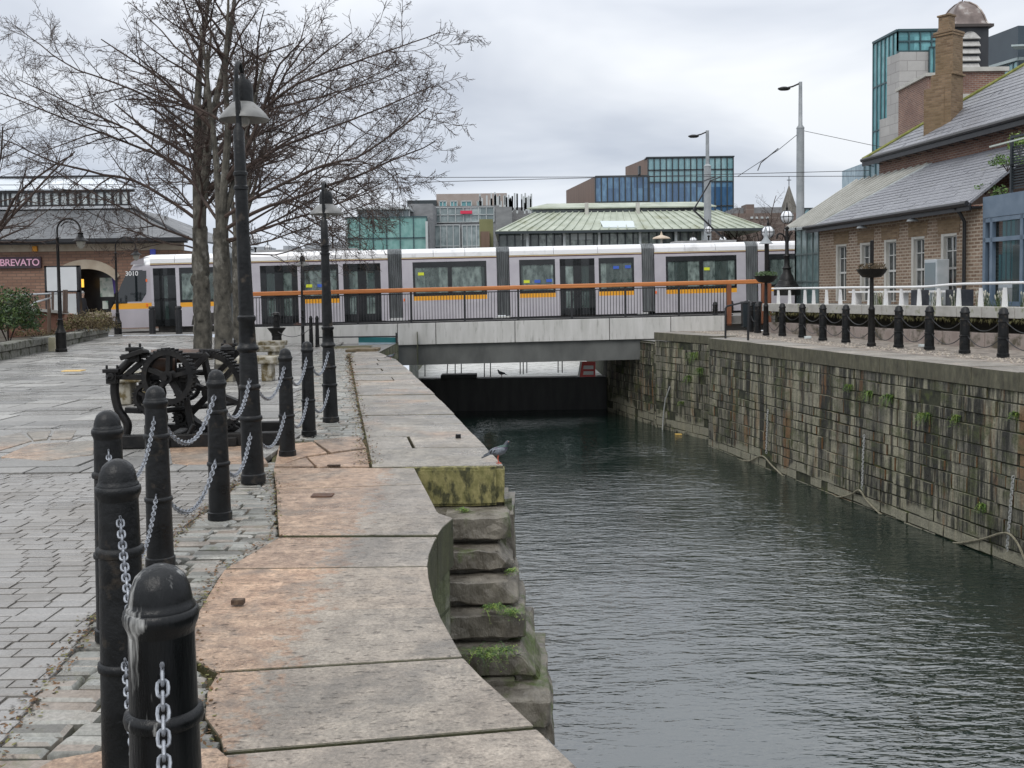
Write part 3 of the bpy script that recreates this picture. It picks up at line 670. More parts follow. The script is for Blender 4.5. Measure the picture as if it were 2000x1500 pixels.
# ================================================================== bridge
BY = 41.0
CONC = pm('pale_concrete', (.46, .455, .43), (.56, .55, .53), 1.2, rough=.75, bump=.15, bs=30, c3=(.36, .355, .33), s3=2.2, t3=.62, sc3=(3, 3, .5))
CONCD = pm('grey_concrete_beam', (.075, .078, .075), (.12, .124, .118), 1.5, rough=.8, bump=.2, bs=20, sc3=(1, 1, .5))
br = thing('bridge', (0, BY, 0), 'pale concrete tram bridge deck over the dock', 'bridge')
zl, zr = ZY(790, 632, BY), ZY(1391, 617, BY); xl, xr = X_(575, BY), X_(1402, BY)
slp = (zr-zl)/(X_(1391, BY)-X_(790, BY)); ztop = lambda x: zl+slp*(x-X_(790, BY))
fd = MB(); xs = [X_(470, BY), X_(620, BY), X_(775, BY), X_(850, BY), X_(1005, BY), X_(1190, BY), X_(1310, BY), xr+.3]
for a, c in zip(xs, xs[1:]):
    a2, c2_ = a+.012, c-.012; h = .86
    fd.add([(x, y, ztop(x)-BY*0-(h if k == 0 else 0)) for k in (0, 1) for x, y in ((a2, 0), (c2_, 0), (c2_, .3), (a2, .3))], [(3, 2, 1, 0), (4, 5, 6, 7), (0, 1, 5, 4), (1, 2, 6, 5), (2, 3, 7, 6), (3, 0, 4, 7)])
fd.build('fascia', CONC, br, bevel=.015)
bmx = MB(); xa_, xb_ = X_(776, BY), X_(1290, BY)
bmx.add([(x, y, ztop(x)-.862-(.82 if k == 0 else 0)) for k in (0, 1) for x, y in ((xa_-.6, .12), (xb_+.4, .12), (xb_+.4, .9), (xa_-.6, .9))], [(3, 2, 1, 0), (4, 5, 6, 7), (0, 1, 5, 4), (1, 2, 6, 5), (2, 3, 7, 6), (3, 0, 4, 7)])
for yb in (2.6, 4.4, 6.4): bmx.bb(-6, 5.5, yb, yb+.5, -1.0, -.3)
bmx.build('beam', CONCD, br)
dk_ = MB(); dk_.add([(x, y, ztop(x)-.03-(.6 if k == 0 else 0)) for k in (0, 1) for x, y in ((X_(470, BY), .3), (xr+6, .3), (xr+6, 7.6), (X_(470, BY), 7.6))], [(3, 2, 1, 0), (4, 5, 6, 7), (0, 1, 5, 4), (1, 2, 6, 5), (2, 3, 7, 6), (3, 0, 4, 7)])
dk_.build('deck', GROUND, br)
# railing on the bridge
rl = thing('bridge_railing', (0, BY+.14, 0), 'black bar railing with orange timber handrail along the bridge', 'railing')
WOOD = pm('orange_timber', (.42, .135, .035), (.56, .21, .06), 2, rough=.5, sc3=(.3, 6, 6), bump=.1, bs=20)
WOODD = pm('brown_timber', (.16, .055, .025), (.24, .09, .04), 3, rough=.6, sc3=(4, 4, .5))
x0, x1 = X_(487, BY), X_(1432, BY); zrail = lambda x: ztop(x)+1.33
hr = MB(); hr.beam((x0, 0, zrail(x0)), (X_(1500, BY), 0, zrail(X_(1500, BY))), .2, .17); hr.build('handrail', WOOD, rl, bevel=.03)
nseg = 9; sx = (x1-x0)/nseg
for i in range(nseg):
    a = x0+i*sx; ps = MB(); ps.bb(a-.04, a+.04, -.05, .05, ztop(a)-.0, zrail(a)-.07); ps.build('post', BLACK, rl)
    bl = MB(); nb = int(sx/.118)
    for k in range(1, nb): x = a+k*sx/nb; bl.bb(x-.011, x+.011, -.011, .011, ztop(x)+.1, zrail(x)-.16)
    bl.beam((a+.04, 0, ztop(a)+.09), (a+sx-.04, 0, ztop(a+sx)+.09), .03, .05); bl.beam((a+.04, 0, zrail(a)-.15), (a+sx-.04, 0, zrail(a+sx)-.15), .03, .04)
    bl.build('bar_panel', BLACK, rl)
bs = MB(); bs.beam((x0, .0, ztop(x0)+.025), (x1, .0, ztop(x1)+.025), .16, .05); bs.build('base_rail', BLACK, rl)

for px in (1425, 1493, 1503): x = X_(px, BY); MB().bb(x-.09, x+.09, -.09, .09, ztop(x)-.4, zrail(x)-.09).build("timber_post", WOODD, rl, bevel=.01)



# ================================================================== bollards and chains on the left quay
BIRD = pm('bollard_paint_with_droppings', (.003, .0035, .004), (.010, .011, .012), 4, rough=.3, bump=.5, bs=14, dist=.008, rr=(.2, .5), c3=(.5, .5, .48), s3=5, t3=.63, sc3=(3.2, 3.2, .4), spec=.3)
BPROF = [(.0865, 0), (.0865, .052), (.078, .058), (.0735, .385), (.080, .389), (.082, .401), (.080, .413), (.0725, .418), (.066, .762), (.074, .766), (.0765, .778), (.074, .790), (.065, .795), (.0625, .945), (.065, .955), (.0705, .966), (.0725, .978), (.0705, .99), (.066, .993), (.0655, .999), (.061, 1.003), (.060, 1.012), (.056, 1.034), (.047, 1.056), (.032, 1.070), (.014, 1.078), (0.0, 1.08)]
def make_bollard(loc, label, mat=IRON, seg=28, group='bollards along the left quay'):
    t = thing('bollard', loc, label, 'bollard', group)
    MB().lathe([p for p in BPROF if p[1] < .95], seg=seg).build('shaft', mat, t, sharp=50)
    MB().lathe([p for p in BPROF if p[1] >= .94], seg=seg, caps=False).build('domed_cap', mat, t, sharp=50)
    return t
posts = [(-.38, 1.0)]+[tuple(G(*p).xy) for p in ((313, 0),)][:0]
def gy(px, Y): return (X_(px, Y, 900), Y)
bpos = [(X_(a, Y, b), Y) for a, b, Y in ((312, 1120, 1.98), (229, 910, 3.3), (209, 810, 4.75), (303, 760, 6.05), (422, 730, 7.32))]
L1 = gy(494, 8.75); bpos2 = [gy(562, 10.2), gy(605, 11.68)]; L2 = gy(648, 12.9)
order = [(-.30, .80)]+bpos+[L1]+bpos2+[L2]
blabel = ['nearest black bollard, its dome and sides streaked with white bird droppings', 'tall black bollard second nearest, partly hidden by the dropping-streaked one', 'black bollard at far left of the row with chains hanging down its front',
          'black bollard standing just left in front of the spoked winch wheels', 'black bollard standing in front of the right side of the iron winch', 'black bollard standing on orange slab just right of the large lamp post', 'black bollard between the orange-slab bollard and the second lamp post']
b0 = make_bollard((*bpos[0], 0), blabel[0], BIRD, 40)
bk = make_bollard((*bpos[1], 0), blabel[1])
for i, p in enumerate(bpos[2:]): dup(bk, (*p, 0), .5*i, blabel[2+i])
for i, p in enumerate(bpos2): dup(bk, (*p, 0), 1+i, blabel[5+i])
dup(bk, (*order[0], 0), 0, 'black bollard just in front of the dropping-streaked one at frame edge')
def link_mesh(mb, c, t, s, length, width, wire, rot, seg=10, ms=5):
    t = t.normalized(); u = t.orthogonal().normalized(); u = Vector((0, 0, 1)).cross(t) if abs(t.z) < .98 else Vector((1, 0, 0)); u.normalize(); w_ = t.cross(u)
    if rot: u, w_ = w_, -u
    pts = []
    for k in range(seg):
        a = 2*PI*k/seg; ca, sa = math.cos(a), math.sin(a)
        x = (length/2-width/2)*(1 if ca > .01 else -1 if ca < -.01 else 0)+ca*(width/2)
        pts.append(c+t*x+u*sa*(width/2))
    mb.tube(pts, wire, ms, closed=True)
def chain(a, b, sag, label, near=True, pitch=.024, group='chains slung between the left quay bollards', mat=GALV, width=.021, wire=.0036, seg=10, ms=5):
    a, b = Vector(a), Vector(b); n = 60
    curve = [a.lerp(b, k/n)-Vector((0, 0, 4*sag*(k/n)*(1-k/n))) for k in range(n+1)]
    mb = MB()
    if not near:
        mb.tube(curve[::5], .011, 5)
    else:
        # walk along
        L_ = [0]
        for p, q in zip(curve, curve[1:]): L_.append(L_[-1]+(q-p).length)
        N_ = int(L_[-1]/pitch); j = 0
        for i in range(N_):
            s = (i+.5)*L_[-1]/N_
            while L_[j+1] < s: j += 1
            f = (s-L_[j])/(L_[j+1]-L_[j]); p = curve[j].lerp(curve[j+1], f)
            link_mesh(mb, p, curve[j+1]-curve[j], 0, pitch*1.42, width, wire, i % 2, seg, ms)
        for e, d in ((a, b-a), (b, a-b)):     # eye and shackle
            dn = Vector((d.x, d.y, 0)).normalized()
            mb.tube([e-dn*.012+Vector((0, 0, .012)), e+dn*.012+Vector((0, 0, .012)), e+dn*.014+Vector((0, 0, -.004)), e-dn*.012+Vector((0, 0, -.008))], .0045, 6)
    return tag(mb.build('chain', mat), label, 'chain', group)
cl_names = ['frame edge bollard', 'dropping-streaked bollard', 'second nearest bollard', 'far left bollard', 'winch wheel bollard', 'bollard right of winch', 'large lamp post', 'orange slab bollard', 'next bollard', 'second lamp post']
for i, (p, q) in enumerate(zip(order, order[1:])):
    p_, q_ = Vector((*p, 0)), Vector((*q, 0)); d = (q_-p_).normalized()
    ns = i < 7
    kw = dict(seg=12, ms=6) if i < 3 else dict(seg=8, ms=4)
    if i > 3: kw.update(pitch=.034, width=.03, wire=.005)
    s = .24 if i else .30
    chain(p_+d*.066+Vector((0, 0, .89)), q_-d*.066+Vector((0, 0, .89)), s, 'upper grey chain from %s to %s' % (cl_names[i], cl_names[i+1]), True, **kw)
    chain(p_+d*.08+Vector((0, 0, .43)), q_-d*.08+Vector((0, 0, .43)), .23, 'lower grey chain from %s to %s' % (cl_names[i], cl_names[i+1]), True, **kw)
# ================================================================== lamp posts
ENAM = pm('weathered_white_enamel', (.12, .12, .115), (.22, .22, .21), 6, rough=.45, c3=(.12, .11, .10), s3=6, t3=.66, bump=.2, bs=20)
GLOBE = pm('white_lamp_globe', (.75, .77, .80), (.8, .82, .84), 4, rough=.15)
def quay_lamp(loc, label, H=3.6, lean=0.0, slim=False):
    t = thing('street_lamp', loc, label, 'street lamp', 'swan neck lamps along the left quay')
    s = H/3.6; k = .62 if slim else 1.0
    pr = [(.105*k, 0), (.105*k, .07), (.094*k, .08), (.088*k, .53), (.097*k, .54), (.099*k, .555), (.097*k, .57), (.086*k, .58), (.082*k, .80), (.092*k, .81), (.095*k, .825), (.09*k, .84), (.08*k, .85), (.077*k, 1.04), (.07*k, 1.12), (.09*k, 1.14), (.094*k, 1.155), (.088*k, 1.17), (.074*k, 1.19), (.072*k, 1.21), (.066*k, 1.38), (.078*k, 1.40), (.078*k, 1.425), (.064*k, 1.44), (.056*k, 2.0), (.052*k, 2.5), (.062*k, 2.505), (.062*k, 2.53), (.05*k, 2.54), (.05*k, 2.62), (.06*k, 2.625), (.06*k, 2.65), (.048*k, 2.66), (.046*k, 3.0), (.03*k, 3.03), (.02*k, 3.06)]
    MB().lathe([(r, z*s) for r, z in pr], seg=24).build('post', IRON, t, sharp=40)
    ar = MB(); ar.tube(catmull([(0, 0, 2.95*s), (0, 0, 3.25*s), (0, .0, 3.48*s), (0, .05, 3.57*s), (0, .12, 3.59*s), (0, .19, 3.53*s)], 6), .017*k+.003, 8)
    ar.tube([(0, 0, 2.6*s), (.012, .03, 3.0*s), (.012, .02, 3.25*s)], .01, 6); ar.build('arm', IRON, t)
    c = (0, .2, 0)
    MB().lathe([(.0, 3.52*s), (.02, 3.51*s), (.03, 3.47*s), (.065, 3.465*s), (.082, 3.43*s), (.086, 3.38*s), (.086, 3.27*s)], c, 20, caps=False).build('lamp_housing', IRON, t, sharp=50)
    sh = MB().lathe([(.088, 3.272*s), (.10, 3.262*s), (.15, 3.215*s), (.19, 3.17*s), (.215, 3.13*s), (.216, 3.122*s), (.205, 3.13*s), (.15, 3.19*s), (.08, 3.24*s)], c, 28, caps=False).build('lamp_shade', ENAM, t, sharp=50)
    MB().lathe([(.02, 3.25*s), (.05, 3.2*s), (.055, 3.13*s), (.035, 3.08*s), (0, 3.06*s)], c, 14).build('bulb', glass('lamp_glass', (.3, .3, .28), .1), t)
    return t
la = quay_lamp((*L1, 0), 'large black quay lamp post with shallow white enamel shade, nearest of all lamps')
la.rotation_euler = (0, R(-.9), 0)
lb = quay_lamp((*L2, 0), 'medium black quay lamp post with white shade beside the cobbled strip', 3.03)
lb.rotation_euler = (0, R(-.7), 0)
# winch ribs at the foot of second lamp
p = G(592, 672, -.12); lc = quay_lamp((p.x, p.y, gz(p.x, p.y)), 'slim black lamp post with small dark head before the tram doors', 3.3*(672-475)/(672-475), slim=True)
lc.scale = (1.1, 1.1, 1.02)
# ring collars low on lamp two
for px, py, lab in ((608, 672, 'short black bollard between the slim lamp and its twin bollard'), (620, 672, 'short black bollard right beside the medium lamp post')):
    q = G(px, py, -.15); dup(bk, (q.x, q.y, gz(q.x, q.y)), 0, lab, 'black bollards far along the left quay', scale=(.95, .95, 1.05*34*(672-608)/34/64))
# hooked lamps on the left
def hoop_lamp(loc, label, H, r, group='hooped lamps before the brick hall'):
    t = thing('street_lamp', loc, label, 'street lamp', group)
    MB().lathe([(.17, 0), (.17, .08), (.15, .1), (.15, .55), (.16, .58), (.12, .66), (.09, .74), (.075, .95), (.085, .97), (.06, 1.0), (.055, 1.8), (.07, 1.82), (.05, 1.86), (.042, H-r-.25), (.055, H-r-.23), (.032, H-r-.18)], seg=16).build('post', IRON2, t)
    a = MB(); pts = [(0, 0, H-r-.2)]+[(r-r*math.cos(PI*k/12), 0, H-r+r*math.sin(PI*k/12)) for k in range(13)]+[(2*r, 0, H-r-.1)]
    a.tube(pts, .028, 8)
    a.tube([(r-r*.75*math.cos(x), 0, H-r+r*.72*math.sin(x)) for x in [.5+.28*k for k in range(7)]], .016, 6); a.build('arm', IRON2, t)
    MB().lathe([(.04, 0), (.09, -.03), (.07, -.08), (.08, -.1), (.09, -.16), (.22, -.27), (.22, -.29)], (2*r, 0, H-r-.05), 14).build('lamp_head', IRON2, t)
    MB().lathe([(.14, -.29), (.11, -.42), (.04, -.5), (0, -.51)], (2*r, 0, H-r-.05), 12, caps=False).build('lamp_glass', glass('lantern_glass', (.35, .34, .3), .15), t)
    return t
p = G(120, 687); hoop_lamp((p.x, p.y, 0), 'tall black hooped lamp post beside the low stone wall, nearer of the pair', 4.0, .35)
p = G(231, 658); hoop_lamp((p.x, p.y, 0), 'smaller black hooped lamp post standing before the tram nose', 4.1, .42)
# round globe lamps
def globe_lamp(loc, label, H, r=.25, fat=False, group='globe lamps by the tram bridge', base_w=None):
    t = thing('street_lamp', loc, label, 'street lamp', group)
    if fat: MB().lathe([(.52, 0), (.52, .35), (.47, .38), (.44, .44), (.40, .46), (.34, .6), (.30, .62), (.25, .8), (.17, .92), (.15, 1.05), (.19, 1.1), (.12, 1.2), (.10, 1.55), (.13, 1.6), (.08, 1.7), (.065, H-2*r-.25), (.10, H-2*r-.2), (.05, H-2*r-.12)], seg=16).build('post', IRON2, t)
    else: MB().lathe([(.14, 0), (.14, .5), (.08, .6), (.05, 1.2), (.04, H-2*r-.2), (.08, H-2*r-.15), (.05, H-2*r-.1)], seg=12).build('post', IRON2, t)
    g_ = MB().ball((0, 0, H-r), (r, r, r*1.02), 18).build('globe', GLOBE, t)
    cg = MB()
    for k in range(4):
        a = PI*k/4; cg.tube([(r*1.02*math.cos(x)*math.cos(a), r*1.02*math.cos(x)*math.sin(a), H-r+r*1.03*math.sin(x)) for x in [2*PI*j/24 for j in range(24)]], .012, 5, closed=True)
    cg.tube([(r*1.03*math.cos(x), r*1.03*math.sin(x), H-r) for x in [2*PI*j/24 for j in range(24)]], .014, 5, closed=True)
    cg.lathe([(r*.55, H-.12*r), (r*.4, H), (r*.15, H+.03), (r*.22, H+.1), (r*.1, H+.16), (.02, H+.3), (0, H+.34)], seg=12); cg.build('cage', IRON2, t)
    if fat: 
        aa = MB(); aa.tube(catmull([(0, 0, H-2*r-.95), (-.12, 0, H-2*r-.5), (-.34, 0, H-2*r-.42), (-.42, 0, H-2*r-.62)], 5), .035, 7); aa.tube(catmull([(0, 0, H-2*r-.95), (.12, 0, H-2*r-.5), (.22, 0, H-2*r-.35)], 5), .03, 7); aa.build('bracket', IRON2, t)
    return t
def at_top(px, ytop, Y, zb, *a, **k):
    z = ZY(px, ytop, Y); return globe_lamp((X_(px, Y, ytop), Y, zb), a[0], z-zb, **k)
at_top(1537, 411, 41.6, 1.35, 'ornate black lamp with white globe on flared cone base', r=.26, fat=True)
at_top(1500, 441, 42.6, 1.0, 'white globe lamp left behind the ornate cone-based lamp', r=.26)
at_top(1384, 441, 52, .5, 'white globe lamp showing highest above the tram roof by the grey pole', r=.19)
at_top(1354, 463, 52.5, .5, 'white globe lamp over the tram roof left of the grey pole', r=.19)
at_top(1412, 462, 52.3, .5, 'white globe lamp over the tram roof right of the grey pole', r=.19)
at_top(459, 466, 48, .3, 'globe lamp glimpsed between the tree trunks', r=.25)
at_top(498, 456, 48, .3, 'white globe lamp just right of the tree trunks', r=.27)
at_top(523, 478, 56, .3, 'small globe lamp above the tram roof left of the slim lamp', r=.18)
t_ = at_top(649, 440, 47, .3, 'dark shaded globe lamp hidden behind the medium quay lamp', r=.16)
# bollards by the tram nose
blk = thing('bollard', (0, 0, 0), '', 'bollard'); q = G(298, 652, .1); blk.location = (q.x, q.y, .1)
MB().lathe([(.13, 0), (.13, .98), (.10, .99), (.10, 1.03), (.13, 1.04), (.13, 1.1), (.11, 1.14), (0, 1.15)], seg=14).build('post', BLACK, blk)
tag(blk, 'left one of two plain black bollards before the tram cab door', 'bollard', 'plain bollards before the tram')
q = G(350, 652, .1); dup(blk, (q.x, q.y, .1), 0, 'right one of two plain black bollards before the tram cab door')
# capstan, stump, benches
q = G(541, 670, -.12); cpn = thing('capstan', (q.x, q.y, gz(q.x, q.y)), 'small black iron capstan with flared head near the bridge', 'capstan')
MB().lathe([(.24, 0), (.24, .1), (.18, .14), (.17, .4), (.19, .42), (.19, .46), (.2, .5), (.32, .66), (.34, .7), (.12, .72), (.10, 1.15), (.16, 1.17), (.12, 1.25), (0, 1.28)], seg=18).build('drum', IRON2, cpn)
cb = MB(); cb.bb(-.05, .05, -.2, .2, .95, 1.05); cb.build('crossbar', IRON2, cpn)
q = G(584, 661, -.2); tag(MB().lathe([(.22, 0), (.22, .62), (.18, .7), (0, .72)], (q.x, q.y, gz(q.x, q.y)), 14).build('stone_stump', pm('red_brown_stone', (.16, .07, .045), (.24, .12, .08), 5, rough=.8, bump=.4)), 'short red brown round stone stump beside the slim lamp', 'stump')
q0, q1 = (X_(560, 37, 640), X_(650, 37, 640))
tag(chain((X_(541, 36), 36, gz(-8, 36)+.6), (X_(608, 34), 34, gz(-7, 34)+.8), .25, 'thin dark chain from the capstan to the far bollards', False, group=None, mat=BLACK))
BEN = pm('lichen_bench_stone', (.22, .20, .15), (.38, .36, .31), 4, rough=.8, bump=.6, bs=14, c3=(.10, .075, .03), s3=5, t3=.52)
for i, (px, py, lab) in enumerate(((440, 790, 'stone slab bench behind the winch wheels'), (487, 742, 'stone slab bench behind the large lamp post'), (505, 705, 'middle stone slab bench right of the large lamp post'), (517, 686, 'farthest stone slab bench near the capstan'), (270, 790, 'mossy stone slab bench seen through the winch frame'))):
    if i in (0,): continue
    q = G(px, py, -.02); t = thing('stone_bench', (q.x, q.y, gz(q.x, q.y)), lab, 'bench', 'stone benches on the plaza', rz=(.02, .05, -.03, .03, .1)[i])
    w_ = (1.1, 1.15, 1.2, 1.25, .5)[i]
    MB().bb(-w_/2, w_/2, -.28, .28, .34, .48).build('seat', BEN, t, bevel=.025)
    for s in (-1, 1): MB().bb(s*w_*.32-.1, s*w_*.32+.1, -.2, .2, 0, .34).build('leg', BEN, t, bevel=.02)
# ================================================================== iron winch
q = G(375, 868); WX, WY = q.x, q.y
wn_ = thing('dock_winch', (WX, WY+.25, 0), 'large black cast iron dock winch with spoked gear wheels', 'winch', rz=R(4))
wn_.scale = (1.0, 1.0, 1.0)
def wl(zx, zy, y=0.0):   # picture-plane measurements of the winch, metres from its base centre
    return Vector(((zx-1095)/6.25/181, y, (1290-zy)/6.25/181))
def gear(name, c, r, width, teeth, spokes, ax, hubr=.05, rim=.05, mat=IRON2, parent=wn_, tilt=0.0):
    """ring gear in the plane perpendicular to ax"""
    ax = Vector(ax).normalized(); M = ax.to_track_quat('Z', 'Y').to_matrix(); c = Vector(c); mb = MB()
    seg = teeth*2
    for (r0, r1, h) in ((r-rim, r-.012, width/2),):
        vs_ = []; 
        for k in range(seg):
            a = 2*PI*k/seg; 
            for rr2, hh in ((r0, -h), (r1, -h), (r1, h), (r0, h)): vs_.append(c+M @ Vector((rr2*math.cos(a), rr2*math.sin(a), hh)))
        mb.add(vs_, [(k*4+j, ((k+1) % seg)*4+j, ((k+1) % seg)*4+(j+1) % 4, k*4+(j+1) % 4) for k in range(seg) for j in range(4)], False)
    for k in range(teeth):
        a = 2*PI*k/teeth; d = M @ Vector((math.cos(a), math.sin(a), 0)); p = c+d*(r-.004)
        e = M @ Vector((-math.sin(a), math.cos(a), 0)); hw = PI*r/teeth*.5
        q_ = [p+e*sx*hw*(1 if sd_ < 0 else .6)+d*(.014*sd_)+ax*sz*width/2 for sd_ in (-1, 1) for sx, sz in ((-1, -1), (1, -1), (1, 1), (-1, 1))]
        mb.add(q_, [(0, 1, 2, 3), (7, 6, 5, 4), (0, 4, 5, 1), (1, 5, 6, 2), (2, 6, 7, 3), (3, 7, 4, 0)])
    for k in range(spokes):
        a = 2*PI*(k+.3)/spokes; d = M @ Vector((math.cos(a), math.sin(a), 0)); mb.beam(c+d*hubr*.5, c+d*(r-rim*.6), width*.55, rim*.9, up=tuple(ax))
    mb.cyl(c-ax*width*.8, c+ax*width*.8, hubr, 16)
    mb.cyl(c-ax*width*1.2, c+ax*width*1.2, hubr*.45, 10)
    return mb.build(name, mat, parent)
gear('gear_wheel', wl(870, 440, -.42), .305, .085, 40, 5, (.22, 1, 0), .07, .07)
gear('gear_wheel', wl(1290, 660, -.10), .45, .09, 60, 6, (.42, 1, 0), .08, .075)
gear('gear_wheel', wl(600, 690, -.34), .17, .06, 24, 4, (.2, 1, 0), .05, .045)
gear('pinion', wl(910, 980, -.02), .10, .1, 14, 3, (.3, 1, 0), .05, .04)
def side_frame(dx, dy, name='side_frame'):
    mb = MB(); o = Vector((dx, dy, 0))
    outer = [wl(430, 190), wl(300, 300), wl(190, 420), wl(160, 560), wl(165, 700), wl(200, 850), wl(270, 960), wl(300, 1060), wl(250, 1240)]
    pts = [p+o for p in outer]
    mb.tube(catmull(pts, 5), .052, 10, flat=.9)
    for a, b_ in (((480, 180), (1230, 200)), ((220, 440), (980, 470)), ((280, 850), (560, 870)), ((300, 430), (520, 250)), ((560, 870), (640, 1150)), ((1000, 470), (1290, 180)), ((980, 500), (1080, 1150)), ((640, 1150), (560, 1250)), ((1100, 1150), (1300, 1240))):
        mb.beam(wl(*a)+o, wl(*b_)+o, .06, .07, up=(0, 1, 0))
    mb.cyl(wl(560, 870)+o-Vector((0, .03, 0)), wl(560, 870)+o+Vector((0, .03, 0)), .06, 12)
    mb.tube([wl(600+150*math.cos(x), 650-150*math.sin(x))+o for x in [2*PI*k/18 for k in range(18)]], .03, 7, closed=True)
    return mb.build(name, IRON2, wn_, bevel=.006)
side_frame(0, -.22); side_frame(.22, .42)
for y, (zx, zy) in ((-.26, (150, 430)), (.38, (1420, 170)), (-.26, (430, 170)), (-.26, (1020, 430))):
    m = MB(); c = wl(zx, zy, y); m.box(c, (.11, .10, .16)); m.box(c+Vector((0, -.02, .06)), (.17, .09, .04)); m.cyl(c+Vector((0, -.07, 0)), c+Vector((0, .09, 0)), .04, 12)
    for s in (-1, 1): m.cyl(c+Vector((s*.055, 0, .05)), c+Vector((s*.055, 0, .12)), .014, 6)
    m.build('bearing', IRON2, wn_, bevel=.006)
LEATH = pm('brown_worn_leather', (.035, .02, .014), (.10, .055, .035), 5, rough=.45, bump=.3, bs=20)
dr = MB(); c = wl(620, 300); dr.lathe([(.13, -.16), (.15, -.16), (.15, -.13), (.115, -.12), (.115, .12), (.15, .13), (.15, .16), (.13, .16)], c+Vector((.04, .0, 0)), 20, M=Vector((1, .25, 0)).normalized().to_track_quat('Z', 'Y').to_matrix()); dr.build('drum', IRON2, wn_)
lt = MB(); lt.lathe([(.155, -.125), (.157, .125)], wl(640, 300)+Vector((.04, 0, 0)), 18, M=Vector((1, .25, 0)).normalized().to_track_quat('Z', 'Y').to_matrix(), caps=False)
lt.lathe([(.075, -.2), (.08, 0), (.07, .2)], wl(840, 215)+Vector((.04, .05, 0)), 16, M=Vector((1, .1, 0)).normalized().to_track_quat('Z', 'Y').to_matrix()); lt.build('leather_sleeve', LEATH, wn_)
for a, b_, r_ in (((300, 190), (1500, 200), .028), ((110, 430), (1200, 450), .026), ((640, 870), (1560, 860), .03)):
    MB().cyl(wl(*a, y=-.34), wl(*b_, y=.5), r_, 10).build('shaft', IRON2, wn_)
    
hd = MB(); hd.beam(wl(280, 210, -.34), wl(560, 120, -.36), .03, .05); hd.beam(wl(1180, 200, .3), wl(1500, 200, .25), .04, .03); hd.lathe([(.05, 0), (.075, .02), (.07, .06), (.02, .09), (0, .09)], wl(1400, 190, .3), 12); hd.lathe([(.05, 0), (.07, .02), (.06, .05), (0, .07)], wl(530, 170, -.3), 12); hd.build('lever', IRON2, wn_, bevel=.005)
cr = MB(); cr.tube([wl(1150, 1020, -.42), wl(1080, 1150, -.42), wl(990, 1270, -.44), wl(1000, 1310, -.46)], .022, 8); cr.tube([wl(1000, 1120, -.4), wl(960, 1280, -.42), wl(820, 1290, -.42)], .014, 6); cr.build('crank', IRON2, wn_)
ba = MB()
for y, z in ((-.42, .0), (.5, .0)):
    ba.beam((-.72, y, .07), (.95, y+.02, .07), .12, .14)
ba.beam((-.25, -.5, .05), (-.25, .6, .05), .12, .1); ba.beam((.45, -.5, .05), (.45, .6, .05), .12, .1)
ba.build('base_beam', IRON2, wn_, bevel=.01)
# small things on the paving
q = G(895, 857); m = MB().bb(q.x-.028, q.x+.028, q.y-.03, q.y+.03, 0, .05); tag(m.build('iron_stub', IRON2), 'small rusty iron stub standing in the pale coping slab', 'iron stub')
q = G(630, 968); m = MB().box((q.x, q.y, .004), (.17, .13, .008)); tag(m.build('drain_plate', pm('rusty_iron_plate', (.05, .022, .012), (.10, .045, .02), 12, rough=.6, bump=.5), bevel=.002), 'small rusty iron plate sunk in the granite coping', 'drain plate')
q = G(652, 910); m = MB().box((q.x, q.y, .006), (.12, .04, .012)); tag(m.build('iron_cramp', pm('brown_iron_cramp', (.035, .02, .012), (.08, .05, .03), 12, rough=.6)), 'brown iron cramp in the joint left of the corner block', 'iron cramp')
q = G(465, 1181); m = rough_block(q.x-.03, q.x+.035, q.y-.022, q.y+.022, 0, .028, 3, .006); tag(m.build('dry_leaf', pm('brown_dead_leaf', (.05, .03, .02), (.13, .09, .06), 40, rough=.9)), 'crumpled brown dead leaf lying on the orange coping slab', 'leaf')
# ================================================================== tram
TA = P(205, 640, 43.6); TB = P(1480, 606, 46.4)
tang = math.atan2(TB.y-TA.y, TB.x-TA.x); tz0 = ZY(250, 641, 43.7)-.30; tz1 = ZY(1300, 611, 46.0)-.34
tslope = math.atan2(tz1-tz0, 20.5)
tram = thing('tram', (TA.x, TA.y, tz0), 'long silver tram with white roof and yellow stripe crossing the bridge', 'tram')
tram.rotation_euler = (0, -tslope, tang)
td = Vector((math.cos(tang), math.sin(tang), 0)); 
def tx(px):
    d = ray(px, 560); # intersect with tram front plane
    n = Vector((-td.y, td.x)); s = ((TA.x)*n.x+(TA.y)*n.y)/(d.x*n.x+d.y*n.y); return (Vector((d.x*s, d.y*s))-TA.xy).dot(td.xy)
SILV = pm('tram_silver', (.40, .375, .40), (.46, .43, .46), 1.5, rough=.35, metal=.15, sc3=(1, 1, .4))
SILL = pm('tram_light_silver', (.44, .42, .455), (.51, .49, .52), 1.5, rough=.35, metal=.1)
ROOFW = pm('tram_white_roof', (.76, .76, .77), (.80, .80, .80), 1, rough=.3, c3=(.62, .62, .62), s3=1.5, t3=.62)
MAROON = pm('tram_maroon_line', (.07, .02, .035)); CREAM = pm('tram_cream_line', (.75, .6, .33)); YEL = pm('tram_yellow', (.78, .36, .03), rough=.35)
DOORM = pm('tram_black_trim', (.012, .014, .015), (.02, .022, .024), 3, rough=.22)
TGL = glass('tram_window_glass', (.05, .075, .07), .03, (.62, 1.3), alpha=.62, c2=(.42, .52, .48), spec=.8)  # pale second tint paints reflections into the panes
RUB = pm('grey_bellows_rubber', (.13, .14, .145), (.22, .235, .24), 4, rough=.55, sc3=(1, 1, .3)); UNDER = pm('tram_underside', (.02, .018, .017), (.05, .045, .04), 5, rough=.8)
SEAT = pm('tram_interior_grey', (.10, .13, .13), (.2, .24, .23), 3, rough=.6)
Wd = 2.4
Z = dict(sk=.30, st0=1.13, st1=1.32, w0=1.36, w1=2.78, ln=2.92, rf=3.40)
